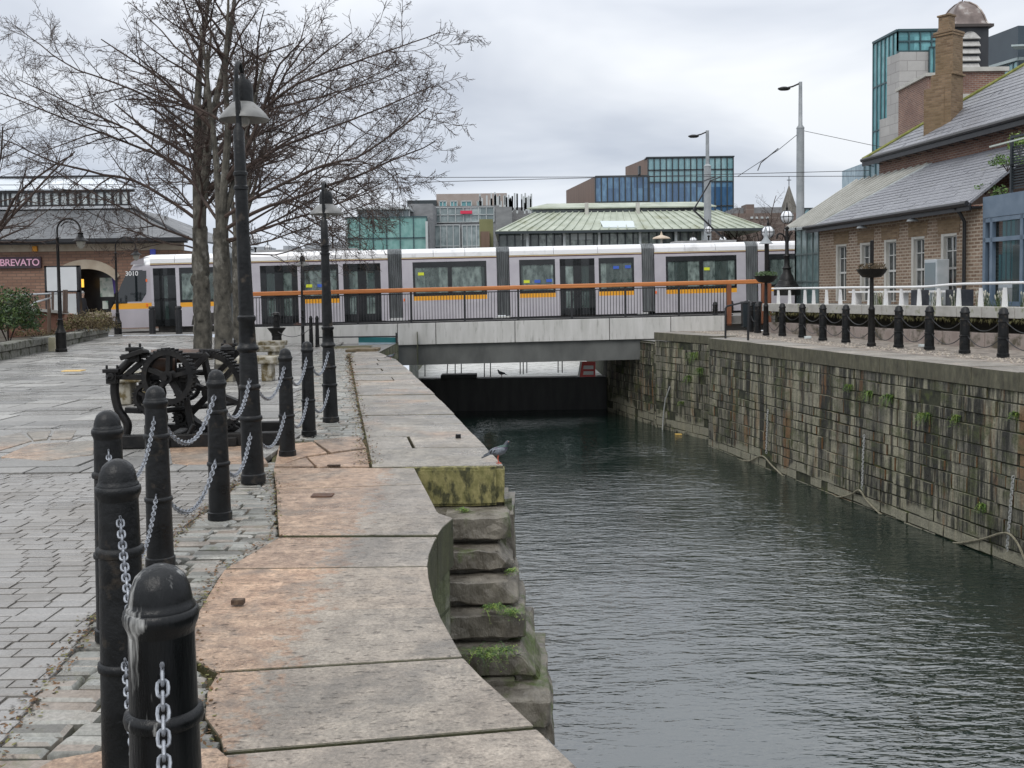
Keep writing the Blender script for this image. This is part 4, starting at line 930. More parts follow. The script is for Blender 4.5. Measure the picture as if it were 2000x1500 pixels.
def side_panels(mb, x0, x1, z0, z1, th=.05):
    if isinstance(mb, tuple):
        for m_, y0 in zip(mb, (0, Wd-th)): m_.bb(x0, x1, y0, y0+th, z0, z1)
        return
    for y0 in (0, Wd-th): mb.bb(x0, x1, y0, y0+th, z0, z1)
def module(x0, x1, items, head=None):
    """items: (kind, px0, px1) window / door openings, else panel"""
    body = MB(); openings_ = []; st = MB(); ln = MB(); intr = MB()
    its = sorted([(tx(a), tx(b_), k) for k, a, b_ in items]); cur = x0; spans = []
    for a, b_, k in its:
        if a > cur+.02: spans.append((cur, a, 'panel'))
        spans.append((a, b_, k)); cur = b_
    if x1 > cur+.02: spans.append((cur, x1, 'panel'))
    for a, b_, k in spans:
        if k == 'panel': side_panels(body, a, b_, Z['sk'], Z['ln'])
        elif k == 'window':
            fr = (MB(), MB()); openings_.append(('window', fr))
            side_panels(body, a, b_, Z['sk'], Z['st0']); side_panels(st, a, b_, Z['st0'], Z['st1']); side_panels(body, a, b_, Z['w1']+.03, Z['ln'])
            side_panels(fr, a, b_, Z['st1'], Z['w0']+.08, .06); side_panels(fr, a, b_, Z['w1']-.20, Z['w1']+.03, .06)
            nb = max(1, round((b_-a)/1.7))
            for j in range(nb+1):
                x = a+(b_-a)*j/nb; side_panels(fr, max(a, x-.09), min(b_, x+.09), Z['w0'], Z['w1']-.2, .06)
            for y, gl in zip((.03, Wd-.03), fr): gl.cm = 1; gl.quad((a, y, Z['w0']), (b_, y, Z['w0']), (b_, y, Z['w1']), (a, y, Z['w1']))
            x = a+.5
            while x < b_-.4: intr.bb(x, x+.12, .25, 1.0, .9, 1.75); intr.bb(x, x+.12, 1.45, 2.15, .9, 1.75); x += .85
        else:
            fr = (MB(), MB()); openings_.append(('door', fr))
            side_panels(body, a, b_, Z['w1']+.03, Z['ln'])
            fx = [a, a+.13, (a+b_)/2-.12, (a+b_)/2+.12, b_-.13, b_]
            if b_-a < 1.3: fx = [a, a+.3, a+.3, a+.3, b_-.22, b_]
            for u, v_ in ((fx[0], fx[1]+.12), (fx[2]-.06, fx[3]+.06), (fx[4]-.12, fx[5])):
                if v_-u > .01: side_panels(fr, u, v_, Z['sk']+.02, Z['w1']+.03, .055)
            side_panels(fr, a, b_, Z['sk']+.02, .62, .05); side_panels(fr, a, b_, Z['w1']-.28, Z['w1']+.03, .05)
            side_panels(fr, a, b_, 1.40, 1.52, .05)
            for y, gl in zip((.035, Wd-.035), fr): gl.cm = 1; gl.quad((a, y, .6), (b_, y, .6), (b_, y, Z['w1']-.2), (a, y, Z['w1']-.2))
    body.bb(x0, x1, .05, Wd-.05, Z['sk']+.05, Z['sk']+.3)
    side_panels(ln, x0, x1, Z['ln'], Z['ln']+.05, .06)
    rf = MB(); pr = [(-.02, Z['ln']+.1), (-.01, 3.2), (.06, 3.32), (.2, 3.39), (.6, Z['rf']+.01), (Wd-.6, Z['rf']+.01), (Wd-.2, 3.39), (Wd-.06, 3.32), (Wd+.01, 3.2), (Wd+.02, Z['ln']+.1)]
    for s0, s1 in [(x0+(x1-x0)*i/3+.008, x0+(x1-x0)*(i+1)/3-.008) for i in range(3)]:
        rf.add([(x, y, z) for x in (s0, s1) for y, z in pr], [(i, i+1, i+11, i+10) for i in range(9)]+[tuple(range(10))[::-1], tuple(range(10, 20))])
    cr_ = MB(); side_panels(cr_, x0, x1, Z['ln']+.05, Z['ln']+.1, .05)
    un = MB(); un.bb(x0+.2, x1-.2, .15, Wd-.15, .08, Z['sk']+.06)
    return body, openings_, None, st, ln, rf, cr_, un, intr
def emit(parts, x0, x1, extra=None):
    names = ['body_section', 'black_trim', 'window_glass', 'yellow_stripe', 'maroon_line', 'roof_fairing', 'cream_line', 'underframe', 'seats']
    mats = [SILL, DOORM, TGL, YEL, MAROON, ROOFW, CREAM, UNDER, SEAT]; first = None
    for n, m, p in zip(names, mats, parts):
        if n == 'black_trim':
            for kk, pair in p:
                for q_ in pair: q_.build(kk, [DOORM, TGL], first)
            continue
        if p is None or not p.v: continue
        o = p.build(n, m, tram if first is None else first)
        if first is None: first = o
    return first
def bellows(x0, x1):
    mb = MB(); n = 7; pr = []
    for i in range(n*2+1):
        x = x0+(x1-x0)*i/(2*n); d = 0.04 if i % 2 else .12
        pr.append([(x, d, .4), (x, d, 3.2), (x, .25+d, 3.42), (x, Wd-.25-d, 3.42), (x, Wd-d, 3.2), (x, Wd-d, .4)])
    vs_ = [p for r_ in pr for p in r_]
    mb.add(vs_, [(i*6+j, i*6+j+1, i*6+7+j, i*6+6+j) for i in range(n*2) for j in range(5)]); mb.build('bellows', RUB, tram)
xh = tx(296)
emit(module(xh, tx(440), [('door', 301, 345), ('window', 352, 436)]), 0, 0); bellows(tx(440), tx(466))
emit(module(tx(466), tx(760), [('door', 510, 583), ('window', 592, 663), ('door', 672, 745)]), 0, 0); bellows(tx(760), tx(787))
emit(module(tx(787), tx(972), [('window', 808, 952)]), 0, 0); bellows(tx(972), tx(997))
emit(module(tx(997), tx(1255), [('window', 1016, 1086), ('door', 1095, 1163), ('window', 1171, 1240)]), 0, 0); bellows(tx(1255), tx(1280))
emit(module(tx(1280), tx(1458), [('window', 1302, 1440)]), 0, 0); bellows(tx(1458), tx(1482))
emit(module(tx(1482), tx(1740), [('window', 1502, 1560), ('door', 1575, 1640), ('window', 1650, 1730)]), 0, 0)
# cab : lofted along x with a raked nose
cab = MB(); rows_ = [(.30, tx(207)+.12), (.55, tx(207)), (1.1, tx(205)), (1.35, tx(212)), (1.9, tx(225)), (2.45, tx(240)), (2.75, tx(246)), (2.95, tx(252)), (3.2, tx(262)), (3.34, tx(274)), (3.41, xh-.1)]
def outline(z, xn, top=0):
    ins = 0 if z < 3.2 else (.08 if z < 3.3 else .3)
    dpt = .42
    return [(xh, ins, z), (xn+dpt+.35, ins, z), (xn+dpt*.55, ins+.10, z), (xn+.10, ins+.45, z), (xn, Wd/2, z), (xn+.10, Wd-ins-.45, z), (xn+dpt*.55, Wd-ins-.10, z), (xn+dpt+.35, Wd-ins, z), (xh, Wd-ins, z)]
# keep points from passing xh
vs_ = [(min(p[0], xh), p[1], p[2]) for z, xn in rows_ for p in outline(z, xn)]
fs = []; mi = []
for i in range(len(rows_)-1):
    for j in range(8): fs.append((i*9+j, (i+1)*9+j, (i+1)*9+j+1, i*9+j+1))
cab.add(vs_, fs, True); cab.add([vs_[-9+k] for k in range(9)], [tuple(range(9))[::-1]])
cb = cab.build('cab', [SILV, ROOFW, YEL], tram, sharp=40)
for p in cb.data.polygons:
    z = sum(cb.data.vertices[v_].co.z for v_ in p.vertices)/len(p.vertices)
    p.material_index = 1 if z > 3.0 else (2 if 1.1 < z < 1.36 else 0)
# cab glass: proud dark panels on side and front
cg = MB(); y = -.012
sd = [(tx(292)-.33, 1.42), (tx(292)-.12, 1.75), (tx(292)-.08, 2.72), (tx(252), 2.72), (tx(237), 2.1), (tx(224), 1.42)]
cg.add([(x, y, z) for x, z in sd]+[(x, y+.02, z) for x, z in sd], [tuple(range(6)), tuple(range(6, 12))[::-1]]+[(i, (i+1) % 6, 6+(i+1) % 6, 6+i) for i in range(6)])
for (z0, xa0), (z1, xa1) in zip(rows_[3:6], rows_[4:7]):
    A = outline(z0, xa0); B = outline(z1, xa1)
    for j in range(1, 7): cg.quad(*[(p[0]-.02, p[1]+(-.012 if j < 3 else .012 if j > 4 else 0), p[2]) for p in (A[j], B[j], B[j+1], A[j+1])])
cg.build('windscreen', glass('dark_cab_glass', (.012, .016, .018), .05), cb)
sb = MB(); arc = [(tx(292)-.15, 2.98)]+[(tx(258)+.0+.85*(1-math.cos(a)), 2.98+.30*math.sin(a)) for a in [PI/2*k/5 for k in range(6)]]+[(tx(292)-.15, 3.28)]
sb.add([(x, -.03, z) for x, z in arc], [tuple(range(len(arc)))]); sb.build('roof_side_glass', pm('tram_grey_quarter', (.30, .28, .30), rough=.3), cb)
def text(name, body, size, mat, parent=None, ext=.004, align='CENTER', rot=(PI/2, 0, 0), loc=(0, 0, 0), space=1.0, shear=0):
    c = bpy.data.curves.new(name, 'FONT'); c.body = body; c.size = size; c.extrude = ext; c.align_x = align; c.align_y = 'CENTER'; c.space_character = space; c.offset = size*.012; c.shear = shear
    c.materials.append(mat); o_ = bpy.data.objects.new(name, c); COL.objects.link(o_); bpy.context.view_layer.update(); me = bpy.data.meshes.new_from_object(o_.evaluated_get(bpy.context.evaluated_depsgraph_get())); bpy.data.objects.remove(o_)
    o = bpy.data.objects.new(name, me); COL.objects.link(o); o.location = loc; o.rotation_euler = rot
    if parent: o.parent = parent
    return o
text('fleet_number', '3010', .27, WHITE, cb, loc=(tx(260), -.03, 2.60), space=1.0)
LED = pm('red_led', (.9, .02, .05)); LED.node_tree.nodes['Principled BSDF'].inputs['Emission Color'].default_value = (1, .03, .06, 1); LED.node_tree.nodes['Principled BSDF'].inputs['Emission Strength'].default_value = 1.2
m = MB(); m.bb(tx(1195), tx(1215), .01, .02, 2.60, 2.66); m.build('destination_display', LED, tram)
OR = pm('orange_marker', (.9, .16, .02), rough=.3)
for px, z in ((790, 1.18), (1282, 1.22), (287, 1.25), (288, 2.3)): MB().bb(tx(px)-.03, tx(px)+.03, -.02, .01, z-.06, z+.06).build('marker_light', OR, tram)
YS = pm('yellow_sticker', (.62, .68, .04), rough=.4); BS_ = pm('blue_sticker', (.05, .12, .5), rough=.4)
for px, z, m_ in ((605, 1.9, YS), (627, 1.9, BS_), (824, 2.3, YS), (1030, 1.85, YS), (1051, 1.85, BS_), (1074, 1.87, BS_), (1382, 2.22, YS), (1205, 2.38, BS_), (1228, 2.4, BS_)): MB().bb(tx(px)-.13, tx(px)+.13, .005, .02, z-.07, z+.06).build('window_sticker', m_, tram)
# bogie cover arch + mirrors
ar = MB(); ar.add([(x, -.01, z) for x, z in ((tx(372), .35), (tx(376), .75), (tx(392), .85), (tx(420), .85), (tx(420), .35))], [(0, 1, 2, 3, 4)]); ar.build('wheel_arch', UNDER, tram)
# pantograph
pg = MB(); xb = tx(1416)
pg.beam((tx(1345), 1.2, 5.45-1.95), (tx(1395), 1.2, 3.5), .5, .08); pg.beam((tx(1440)-.2, 1.2, 3.6), (tx(1372), 1.2, 4.95), .07, .07); pg.beam((tx(1372), 1.2, 4.95), (tx(1408), 1.2, 6.3), .06, .06)
pg.beam((tx(1408)-.1, .3, 6.35), (tx(1408)-.1, 2.1, 6.35), .05, .05); pg.beam((tx(1408)+.2, .3, 6.35), (tx(1408)+.2, 2.1, 6.35), .05, .05); pg.build('pantograph', BLACK, tram)
rk = MB(); 
for a, b_ in ((500, 700), (1330, 1450)): rk.bb(tx(a), tx(b_), .7, 1.7, 3.4, 3.52)
rk.build('roof_equipment', pm('grey_roof_box', (.2, .2, .2), (.3, .3, .3), 3, rough=.7), tram)
# ---------------- poles and overhead wires
def pole(px, ytop, Y, zb, r, label, lamp='left'):
    x = X_(px, Y, 400); z = ZY(px, ytop, Y)
    t = thing('catenary_pole', (x, Y, zb), label, 'pole', 'grey poles holding the tram wires'); H = z-zb
    MB().lathe([(r*1.25, 0), (r*1.25, .4), (r, .5), (r*.92, H*.80), (r*.98, H*.80), (r*.98, H*.803), (r*.5, H*.815), (r*.42, H)], seg=14).build('mast', STEEL, t)
    m = MB()
    if lamp == 'left':
        m.tube([(0, 0, H-.05), (-.35, 0, H-.2), (-.7, 0, H-.28)], .04, 6); m.lathe([(0, -.09), (.2, -.09), (.3, -.03), (.28, .02), (.12, .07), (0, .08)], (-.75, 0, H-.28), 14, sy=.6)
    else: m.bb(-.32, .42, -.12, .12, H-.06, H+.02)
    m.build('lamp_head', IRON2, t)
    return t, x, H
pA, xA, HA = pole(1563, 160, 47.5, .5, .19, 'tallest grey pole with a dark side lamp, near the brick building')
pB, xB, HB = pole(1382, 255, 56, .5, .21, 'grey pole with flat lamp bar rising behind the tram')
WIRE = pm('dark_wire', (.03, .03, .035), rough=.6)
def wire(pts, r, label): return tag(MB().tube(pts, r, 4).build('overhead_wire', WIRE), label, 'wire', 'overhead tram wires')
wire([P(-200, 349, 47), P(700, 347, 47), P(1700, 344, 47)], .014, 'upper tram wire crossing the sky')
wire([P(-200, 362, 47), P(700, 359, 47), P(1700, 333, 47)], .014, 'lower tram wire running under the upper one')
wire([P(1563, 254, 47.5), P(1700, 283, 47.5), P(1740, 290, 50)], .012, 'tram wire from the tallest pole towards the glass tower')
wire([P(1563, 258, 47.5), P(1520, 293, 47.5), P(1440, 345, 47)], .014, 'slanting stay wire from the tallest pole down to the tram wires')
wire([P(1480, 333, 47), P(1486, 318, 47.2), P(1520, 290, 47.5)], .03, 'thick insulator arm on the slanting stay wire')
# ================================================================== buildings
BRB = brick('banded_brown_brick', (.15, .095, .065), (.29, .205, .145), (.42, .36, .29), .30, .105, .022, bump=.9, rough=.85, dirt=(.15, .10, .06), var=.02, dirtscale=.5, dist=.02)
BRC = brick('chimney_buff_brick', (.13, .08, .045), (.26, .175, .105), (.20, .15, .10), .24, .085, .012, bump=.8, dirt=(.13, .09, .04), var=.015)
BRR = brick('red_brick', (.15, .065, .045), (.26, .13, .085), (.30, .26, .22), .24, .085, .014, bump=.6, dirt=(.10, .05, .04), var=.01)
BRL = brick('hall_brown_brick', (.20, .11, .075), (.27, .16, .11), (.13, .09, .07), .45, .15, .02, bump=.5, dirt=(.13, .075, .05), dirtscale=.3)
def slate(name, c1, c2, mort, moss, bw=.42, bh=.24, mt=.62, rough=.5):
    return brick(name, c1, c2, mort, bw, bh, .012, bump=.8, rough=rough, dirt=tuple(x*.7 for x in c1), var=.02, dirtscale=.5, rr=(.6, .36), dist=.03, moss=moss, mt=mt, isl=True, dmx=.5, fnf=.3)
SLATE = slate('wet_blue_slate', (.20, .205, .225), (.235, .24, .26), (.12, .12, .13), (.15, .16, .08))
SLATE2 = slate('dark_hall_slate', (.085, .09, .095), (.15, .155, .16), (.04, .04, .042), (.20, .20, .19), .5, .28, .66)
COPPERG = pm('pale_green_copper_roof', (.27, .30, .235), (.39, .42, .345), .8, rough=.6, sc3=(1, 1, 1), c3=(.26, .28, .2), s3=.6, t3=.6, bump=.2, bs=5)
MOSS = pm('moss_ridge', (.16, .17, .04), (.26, .27, .08), 6, rough=.9, bump=.6, bs=20)
GUT = pm('black_gutter', (.010, .011, .013), (.02, .02, .022), 4, rough=.4)
LIME = pm('pale_limestone', (.40, .39, .35), (.5, .49, .45), 2, rough=.8, bump=.2, bs=20)
SANDST = pm('beige_stone_band', (.34, .28, .21), (.42, .36, .28), 2, rough=.8)
def face(mb, *ps): mb.quad(*[tuple(p) for p in ps])
def solid(mb, pts, off):
    """extrude a planar polygon by vector off"""
    n = len(pts); off = Vector(off); a = [Vector(p) for p in pts]
    mb.add(a+[p+off for p in a], [tuple(range(n)), tuple(range(n, 2*n))[::-1]]+[(i, n+i, n+(i+1) % n, (i+1) % n) for i in range(n)])
def wall_open(mb, A, B, z0, z1, openings, th=.35, inward=None):
    """wall from A to B (xy) with rectangular openings (s0,s1,za,zb) along it, in metres; thickness inward"""
    A, B = Vector((A[0], A[1])), Vector((B[0], B[1])); Ln = (B-A).length; d = (B-A)/Ln; n = inward or Vector((-d.y, d.x))
    def blk_(s0, s1, a, b_):
        if s1-s0 < .005 or b_-a < .005: return
        p = [A+d*s0, A+d*s1, A+d*s1+n*th, A+d*s0+n*th]
        mb.prism([(q.x, q.y) for q in p], a, b_)
    cur = 0
    for s0, s1, a, b_ in sorted(openings):
        blk_(cur, s0, z0, z1); blk_(s0, s1, z0, a); blk_(s0, s1, b_, z1); cur = s1
    blk_(cur, Ln, z0, z1)
    return lambda s, off=0.0: (A+d*s+n*off)
# ---------------- brick restaurant on the right
W0, W1 = (12.12, 40.4), (13.62, 29.45)
rb = thing('brick_building', (12.5, 35, 0), 'long brown banded brick building with slate roofs beside the dock terrace', 'building')
rb.location = (0, 0, 0)
wd = Vector((W1[0]-W0[0], W1[1]-W0[1])).normalized(); inn = Vector((-wd.y, wd.x))
if inn.x < 0: inn = -inn
def s_of(px, A=W0, d=wd):     # distance along wall for pixel column
    r_ = ray(px, 520); k = Vector((r_.x, r_.y)); # A + d s = k t
    det = d.x*(-k.y)-(-k.x)*d.y
    s = ((-A[0])*(-k.y)-(-k.x)*(-A[1]))/det; return s
wins = [(1633, 1653, 477, 600), (1680, 1702, 474, 600), (1727, 1750, 468, 600), (1780, 1805, 462, 600), (1838, 1868, 456, 600)]
EAZ = 3.93; ops = []
for a, b_, t, bt in wins:
    s0, s1 = s_of(a), s_of(b_); Yc = W0[1]+wd.y*(s0+s1)/2; ops.append((s0, s1, 1.12, ZY((a+b_)/2, t, Yc)))
wm = MB(); at_ = wall_open(wm, W0, W1, -.1, EAZ, ops, .4, inn); wm.build('wall', BRB, rb)
sd_w = MB(); e = Vector(W0); q = e+inn*3.2; sd_w.prism([tuple(e+inn*.4), tuple(q), tuple(q+wd*.3), tuple(e+wd*.3+inn*.4)], 0, 3.9); sd_w.build('wall', BRB, rb)
WG = glass('old_sash_glass', (.03, .035, .035), .06, (.5, .7), c2=(.12, .13, .13))
for s0, s1, a, b_ in ops:
    f = MB(); 
    def lp(s, off, z): p = at_(s, off); return (p.x, p.y, z)
    # reveals: pale stone on far jamb, frame
    solid(f, [lp(s0, -.01, a), lp(s0+.14, -.01, a), lp(s0+.14, -.01, b_), lp(s0, -.01, b_)], (*inn*.36, 0))
    solid(f, [lp(s0+.14, .0, b_-.08), lp(s1, 0, b_-.08), lp(s1, 0, b_), lp(s0+.14, 0, b_)], (*inn*.3, 0))
    fo = f.build('window_frame', LIME, rb)
    g_ = MB(); solid(g_, [lp(s0+.14, .12, a), lp(s1, .12, a), lp(s1, .12, b_-.08), lp(s0+.14, .12, b_-.08)], (*inn*.03, 0)); g_.build('pane', WG, fo)
    sb_ = MB(); mid = (a+b_)/2
    for z in (a+.03, a+(b_-a)*.25, mid, a+(b_-a)*.75, b_-.1): sb_.beam(lp(s0+.14, .10, z), lp(s1, .10, z), .04, .07 if abs(z-mid) < .01 else .03)
    for s in (s0+.16, (s0+s1+.14)/2, s1-.02): sb_.beam(lp(s, .10, a), lp(s, .10, b_-.08), .03, .04)
    sb_.build('sash', pm('white_sash_paint', (.5, .5, .48)), fo)
    ln_ = MB(); solid(ln_, [lp(s0-.18, -.012, b_), lp(s1+.16, -.012, b_), lp(s1+.2, -.012, b_+.45), lp(s0-.22, -.012, b_+.45)], (*inn*.03, 0)); ln_.build('brick_lintel', BRC, fo)
# lower roof
ev = .42
EV0 = Vector(W0)-inn*ev-wd*.35; EV1 = Vector(W1)-inn*ev-wd*.2
TP0 = Vector((14.9, 41.3)); TP1 = Vector((16.35, 31.2)); TZ = 6.12
def V3(v, z): return Vector((v.x, v.y, z))
ez = 4.02
A0, A1 = V3(EV0, ez), V3(EV1, ez); B0, B1 = V3(TP0, TZ), V3(TP1, TZ)
def onroof(s, t): return A0.lerp(A1, s).lerp(B0.lerp(B1, s), t)
nrm = Vector((0, 0, -.09))
lr = MB(); solid(lr, [onroof(.06, 0), onroof(1, 0), onroof(1, 1), onroof(.35, 1)], nrm); lr.build('roof', SLATE, rb)
# uneven slate courses: thin lapped ridges
cr = MB(); r_ = random.Random(4); rn_ = (A1-A0).cross(B0-A0).normalized(); rn_ = rn_ if rn_.z > 0 else -rn_
for k in range(1, 17):
    t = k/17; s = .06+.29*t+.01
    while s < .985:
        e_ = min(s+r_.uniform(.03, .16), .99); h = r_.uniform(.004, .013)
        p0, p1 = onroof(s, t), onroof(e_, t+.0); cr.beam(p0+rn_*h*.5, p1+rn_*h*.5, .17, h, up=rn_); s = e_+(r_.uniform(0, .01) if r_.random() < .4 else 0)
cr.build('slate_course', SLATE, rb)
CORR = pm('pale_ribbed_sheet', (.30, .33, .335), (.42, .45, .45), 2, rough=.4, bump=.1)
gr = MB(); C0 = V3(Vector((11.55, 43.3)), ez+.12); C1 = V3(TP0+Vector((-.35, 2.2)), TZ)
solid(gr, [C0, onroof(.07, -.01)+Vector((0, 0, .02)), onroof(.36, 1)+Vector((0, 0, .03)), C1], nrm)
rib_ = MB()
for k in range(11):
    t = (k+.5)/11; p0 = C0.lerp(onroof(.07, 0), t); p1 = C1.lerp(onroof(.36, 1), t); rib_.beam(p0+rn_*.04, p1+rn_*.04, .06, .08, up=rn_)
gro_ = gr.build('ribbed_roof', CORR, rb); rib_.build('ribs', LIME, gro_)
gt = MB(); gt.tube([A0-Vector((*inn*.06, .02)), A1-Vector((*inn*.06, .02))], .075, 8); gt.beam(A0+Vector((*inn*.05, -.12)), A1+Vector((*inn*.05, -.12)), .06, .2); gt.build('gutter', GUT, rb)
sf = MB(); solid(sf, [A0+Vector((*inn*.1, -.1)), A1+Vector((*inn*.1, -.1)), A1+Vector((*inn*.6, -.1)), A0+Vector((*inn*.6, -.1))], (0, 0, -.06)); sf.build('soffit', GUT, rb)
sp_ = s_of(1889); pp = at_(sp_, -.1); dp = MB(); dp.tube([(pp.x-inn.x*.3, pp.y-inn.y*.3, ez-.1), (pp.x-inn.x*.15, pp.y-inn.y*.15, ez-.25), (pp.x, pp.y, ez-.5), (pp.x, pp.y, .6)], .055, 8); dp.build('drainpipe', GUT, rb)
for px in (1700, 1800):
    s = s_of(px); p = at_(s, -.32); m = MB(); m.lathe([(.2, 0), (.16, .06), (.05, .1), (0, .11)], (p.x, p.y, EAZ-.22), 12, sy=.6); m.build('eave_lamp', STEEL, rb)
# conservatory end in glass beneath ribbed roof
GLC = glass('greenish_glass', (.10, .17, .17), .05, (1.0, 1.6), alpha=.62, c2=(.35, .45, .45)); GFR = pm('grey_green_frame', (.10, .13, .13), rough=.4)
cs = MB(); cA, cB = Vector((11.62, 41.9)), Vector(W0)
cf_ = MB()
for z in (.6, 1.9, 3.0, 4.0): cf_.beam((cA.x, cA.y, z), (cB.x, cB.y, z), .06, .07); cf_.beam((cA.x, cA.y, z), (cA.x+3, cA.y+.8, z), .06, .07)
for k in range(5): p = cA.lerp(cB, k/4); cf_.bb(p.x-.03, p.x+.03, p.y-.03, p.y+.03, .0, 4.1)
for k in range(5): cf_.bb(cA.x+3*k/4-.03, cA.x+3*k/4+.03, cA.y+.2*k-.03, cA.y+.2*k+.03, .0, 4.1)
cfo_ = cf_.build('glazing_frame', GFR, rb); cs.quad((cA.x, cA.y, 0), (cB.x, cB.y, 0), (cB.x, cB.y, 4.1), (cA.x, cA.y, 4.1)); cs.quad((cA.x, cA.y, 0), (cA.x+3, cA.y+.8, 0), (cA.x+3, cA.y+.8, 4.1), (cA.x, cA.y, 4.1)); cs.build('pane', GLC, cfo_)
# upper block
UC = Vector((14.9, 41.6)); UD = Vector((16.45, 31.0)); 
up = MB(); solid(up, [V3(UC, 4.8), V3(UD, 4.8), V3(UD, 6.8), V3(UC, 6.8)], (3.0, .4, 0)); up.build('upper_wall', BRR, rb)
uh = Vector((14.42, 42.1)); ue = uh+wd*11.5; uz = 6.83
hip = lambda t: Vector((uh.x+t, uh.y-t*1.0, uz+t*.64))
ur = MB(); solid(ur, [V3(uh, uz), V3(ue, uz), hip(6.2)+Vector((1.0, -6.4, 0)), hip(6.2)], (0, 0, -.12))
ur.add([V3(uh, uz), hip(6.2), hip(6.2)+Vector((3, 0, 0)), Vector((uh.x+9, uh.y+.3, uz))], [(0, 3, 2, 1)])
ur.build('upper_roof', SLATE, rb)
cr = MB(); un_ = (V3(ue, uz)-V3(uh, uz)).cross(hip(6.2)+Vector((1.0, -6.4, 0))-V3(ue, uz)).normalized(); un_ = un_ if un_.z > 0 else -un_
for k in range(1, 22):
    t = k/22*6.2; zz = uz+t*.64; s = 0.0; 
    st_ = hip(t); en = V3(ue, uz).lerp(hip(6.2)+Vector((1.0, -6.4, 0)), k/22); 
    while s < .97:
        e_ = min(s+r_.uniform(.03, .16), .99); h = r_.uniform(.004, .013); p0, p1 = st_.lerp(en, s), st_.lerp(en, e_); cr.beam(p0+un_*h*.5, p1+un_*h*.5, .26, h, up=un_); s = e_+(r_.uniform(0, .01) if r_.random() < .4 else 0)
cr.build('slate_course', SLATE, rb)
mr = MB(); mr.tube([hip(t)+mnoise.noise_vector(Vector((t*3, 0, 0)))*.02+Vector((0, 0, .02)) for t in [i*.2 for i in range(32)]], .085, 7); mr.build('mossy_hip', MOSS, rb)
ug = MB(); ug.tube([V3(uh, uz-.03)-Vector((*inn*.06, 0)), V3(ue, uz-.03)-Vector((*inn*.06, 0))], .08, 8); ug.beam(V3(uh, uz-.16), V3(ue, uz-.16), .10, .22)
for k in range(16):
    p = uh.lerp(ue, (k+.4)/16); ug.tube([(p.x-.02, p.y, uz-.08), (p.x+.02, p.y, uz-.26), (p.x+.3, p.y, uz-.3)], .018, 5)
ug.build('gutter', GUT, rb)
# chimney with sloping base (stands on the upper roof)
def zz_(py, Y, px=1850): return ZY(px, py, Y)
CY = 38.3
cx0, cx1 = X_(1818, CY, 200), X_(1880, CY, 200); cm_ = (cx0+cx1)/2
ch = MB(); rot = R(38)
ch.box((cm_, CY, (zz_(150, CY)+6.9)/2), (.86, .80, zz_(150, CY)-6.9), rot)
ch.box((cm_+.07, CY, (zz_(150, CY)+.005+zz_(72, CY))/2), (.72, .68, zz_(72, CY)-zz_(150, CY)), rot)
ch.box((cm_-.22, CY+.15, (zz_(172, CY)+6.9)/2), (.75, .8, zz_(172, CY)-6.9), rot)
for z, s in ((zz_(72, CY), .80), (zz_(72, CY)+.09, .84), (zz_(150, CY), .9)): ch.box((cm_+.06, CY, z+.03), (s, s*.94, .085), rot)
ch.box((cm_-.03, CY, (zz_(62, CY)+zz_(32, CY))/2), (.42, .42, zz_(32, CY)-zz_(66, CY)), rot); ch.box((cm_-.03, CY, zz_(32, CY)), (.5, .5, .07), rot)
ch.build('chimney', BRC, rb, bevel=.015)
fl_ = MB(); 
for k in range(7): t = k/7; fl_.box((cm_+.05+.5*t, CY-.42+.3*t, 7.28+.42*t), (.16, .22, .10), rot)
fl_.box((cm_-.2, CY-.5, 7.18), (.75, .16, .10), R(-8)); fl_.build('lead_flashing', pm('pale_lead', (.42, .46, .5), (.5, .54, .58), 6, rough=.4), rb)
# blue bay at the near end
BLU = pm('grey_blue_steel', (.10, .145, .20), (.15, .20, .26), 2, rough=.4); BGL = glass('curtained_glass', (.06, .09, .10), .05, (1.0, 1.2), c2=(.30, .36, .36))
D0 = Vector(W1)+wd*.02; D1 = D0+wd*5.2
bay = MB(); zb = [.6, 1.25, 3.0, 3.35, 3.78]
solid(bay, [V3(D0-inn*.12, 3.55), V3(D1-inn*.12, 3.55), V3(D1-inn*.12, 4.15), V3(D0-inn*.12, 4.15)], (*inn*3, 0))
for z in (1.12, 2.92, 3.48): bay.beam(V3(D0-inn*.05, z), V3(D1-inn*.05, z), .12, .12)
for s in (0.05, .38, 1.75, 1.95, 3.2, 3.4, 4.9): p = D0+wd*s-inn*.05; bay.beam((p.x, p.y, 0), (p.x, p.y, 3.6), .12, .12, up=(wd.x, wd.y, 0))
bo = bay.build('bay_frame', BLU, rb)
bg_ = MB(); bg_.quad(V3(D0+inn*.05, .2), V3(D1+inn*.05, .2), V3(D1+inn*.05, 3.6), V3(D0+inn*.05, 3.6)); bg_.build('bay_glass', glass('clear_bay_glass', (.05, .08, .09), .04, alpha=.45), bo)
CUR = pm('pale_curtain', (.40, .46, .44), (.55, .60, .57), 2, rough=.9)
cu = MB(); n = 26
for s_a, s_b in ((.55, 1.6), (2.1, 3.1)):
    pts = []
    for k in range(n+1):
        s = lerp(s_a, s_b, k/n); p = D0+wd*s+inn*(.45+.05*math.sin(k*1.9)); pts.append(p)
    cu.add([V3(p, z) for z in (.3, 2.2, 2.75) for p in [q if z > .5 else q for q in pts]], [(i+j*(n+1), i+1+j*(n+1), i+n+2+j*(n+1), i+n+1+j*(n+1)) for j in (0, 1) for i in range(n)], True)
cu.build('curtain', CUR, bo)
inn_b = MB(); solid(inn_b, [V3(D0+inn*2.9, 0), V3(D1+inn*2.9, 0), V3(D1+inn*2.9, 3.9), V3(D0+inn*2.9, 3.9)], (*inn*.1, 0)); inn_b.build('inner_wall', pm('dim_inner_wall', (.12, .11, .10)), rb)
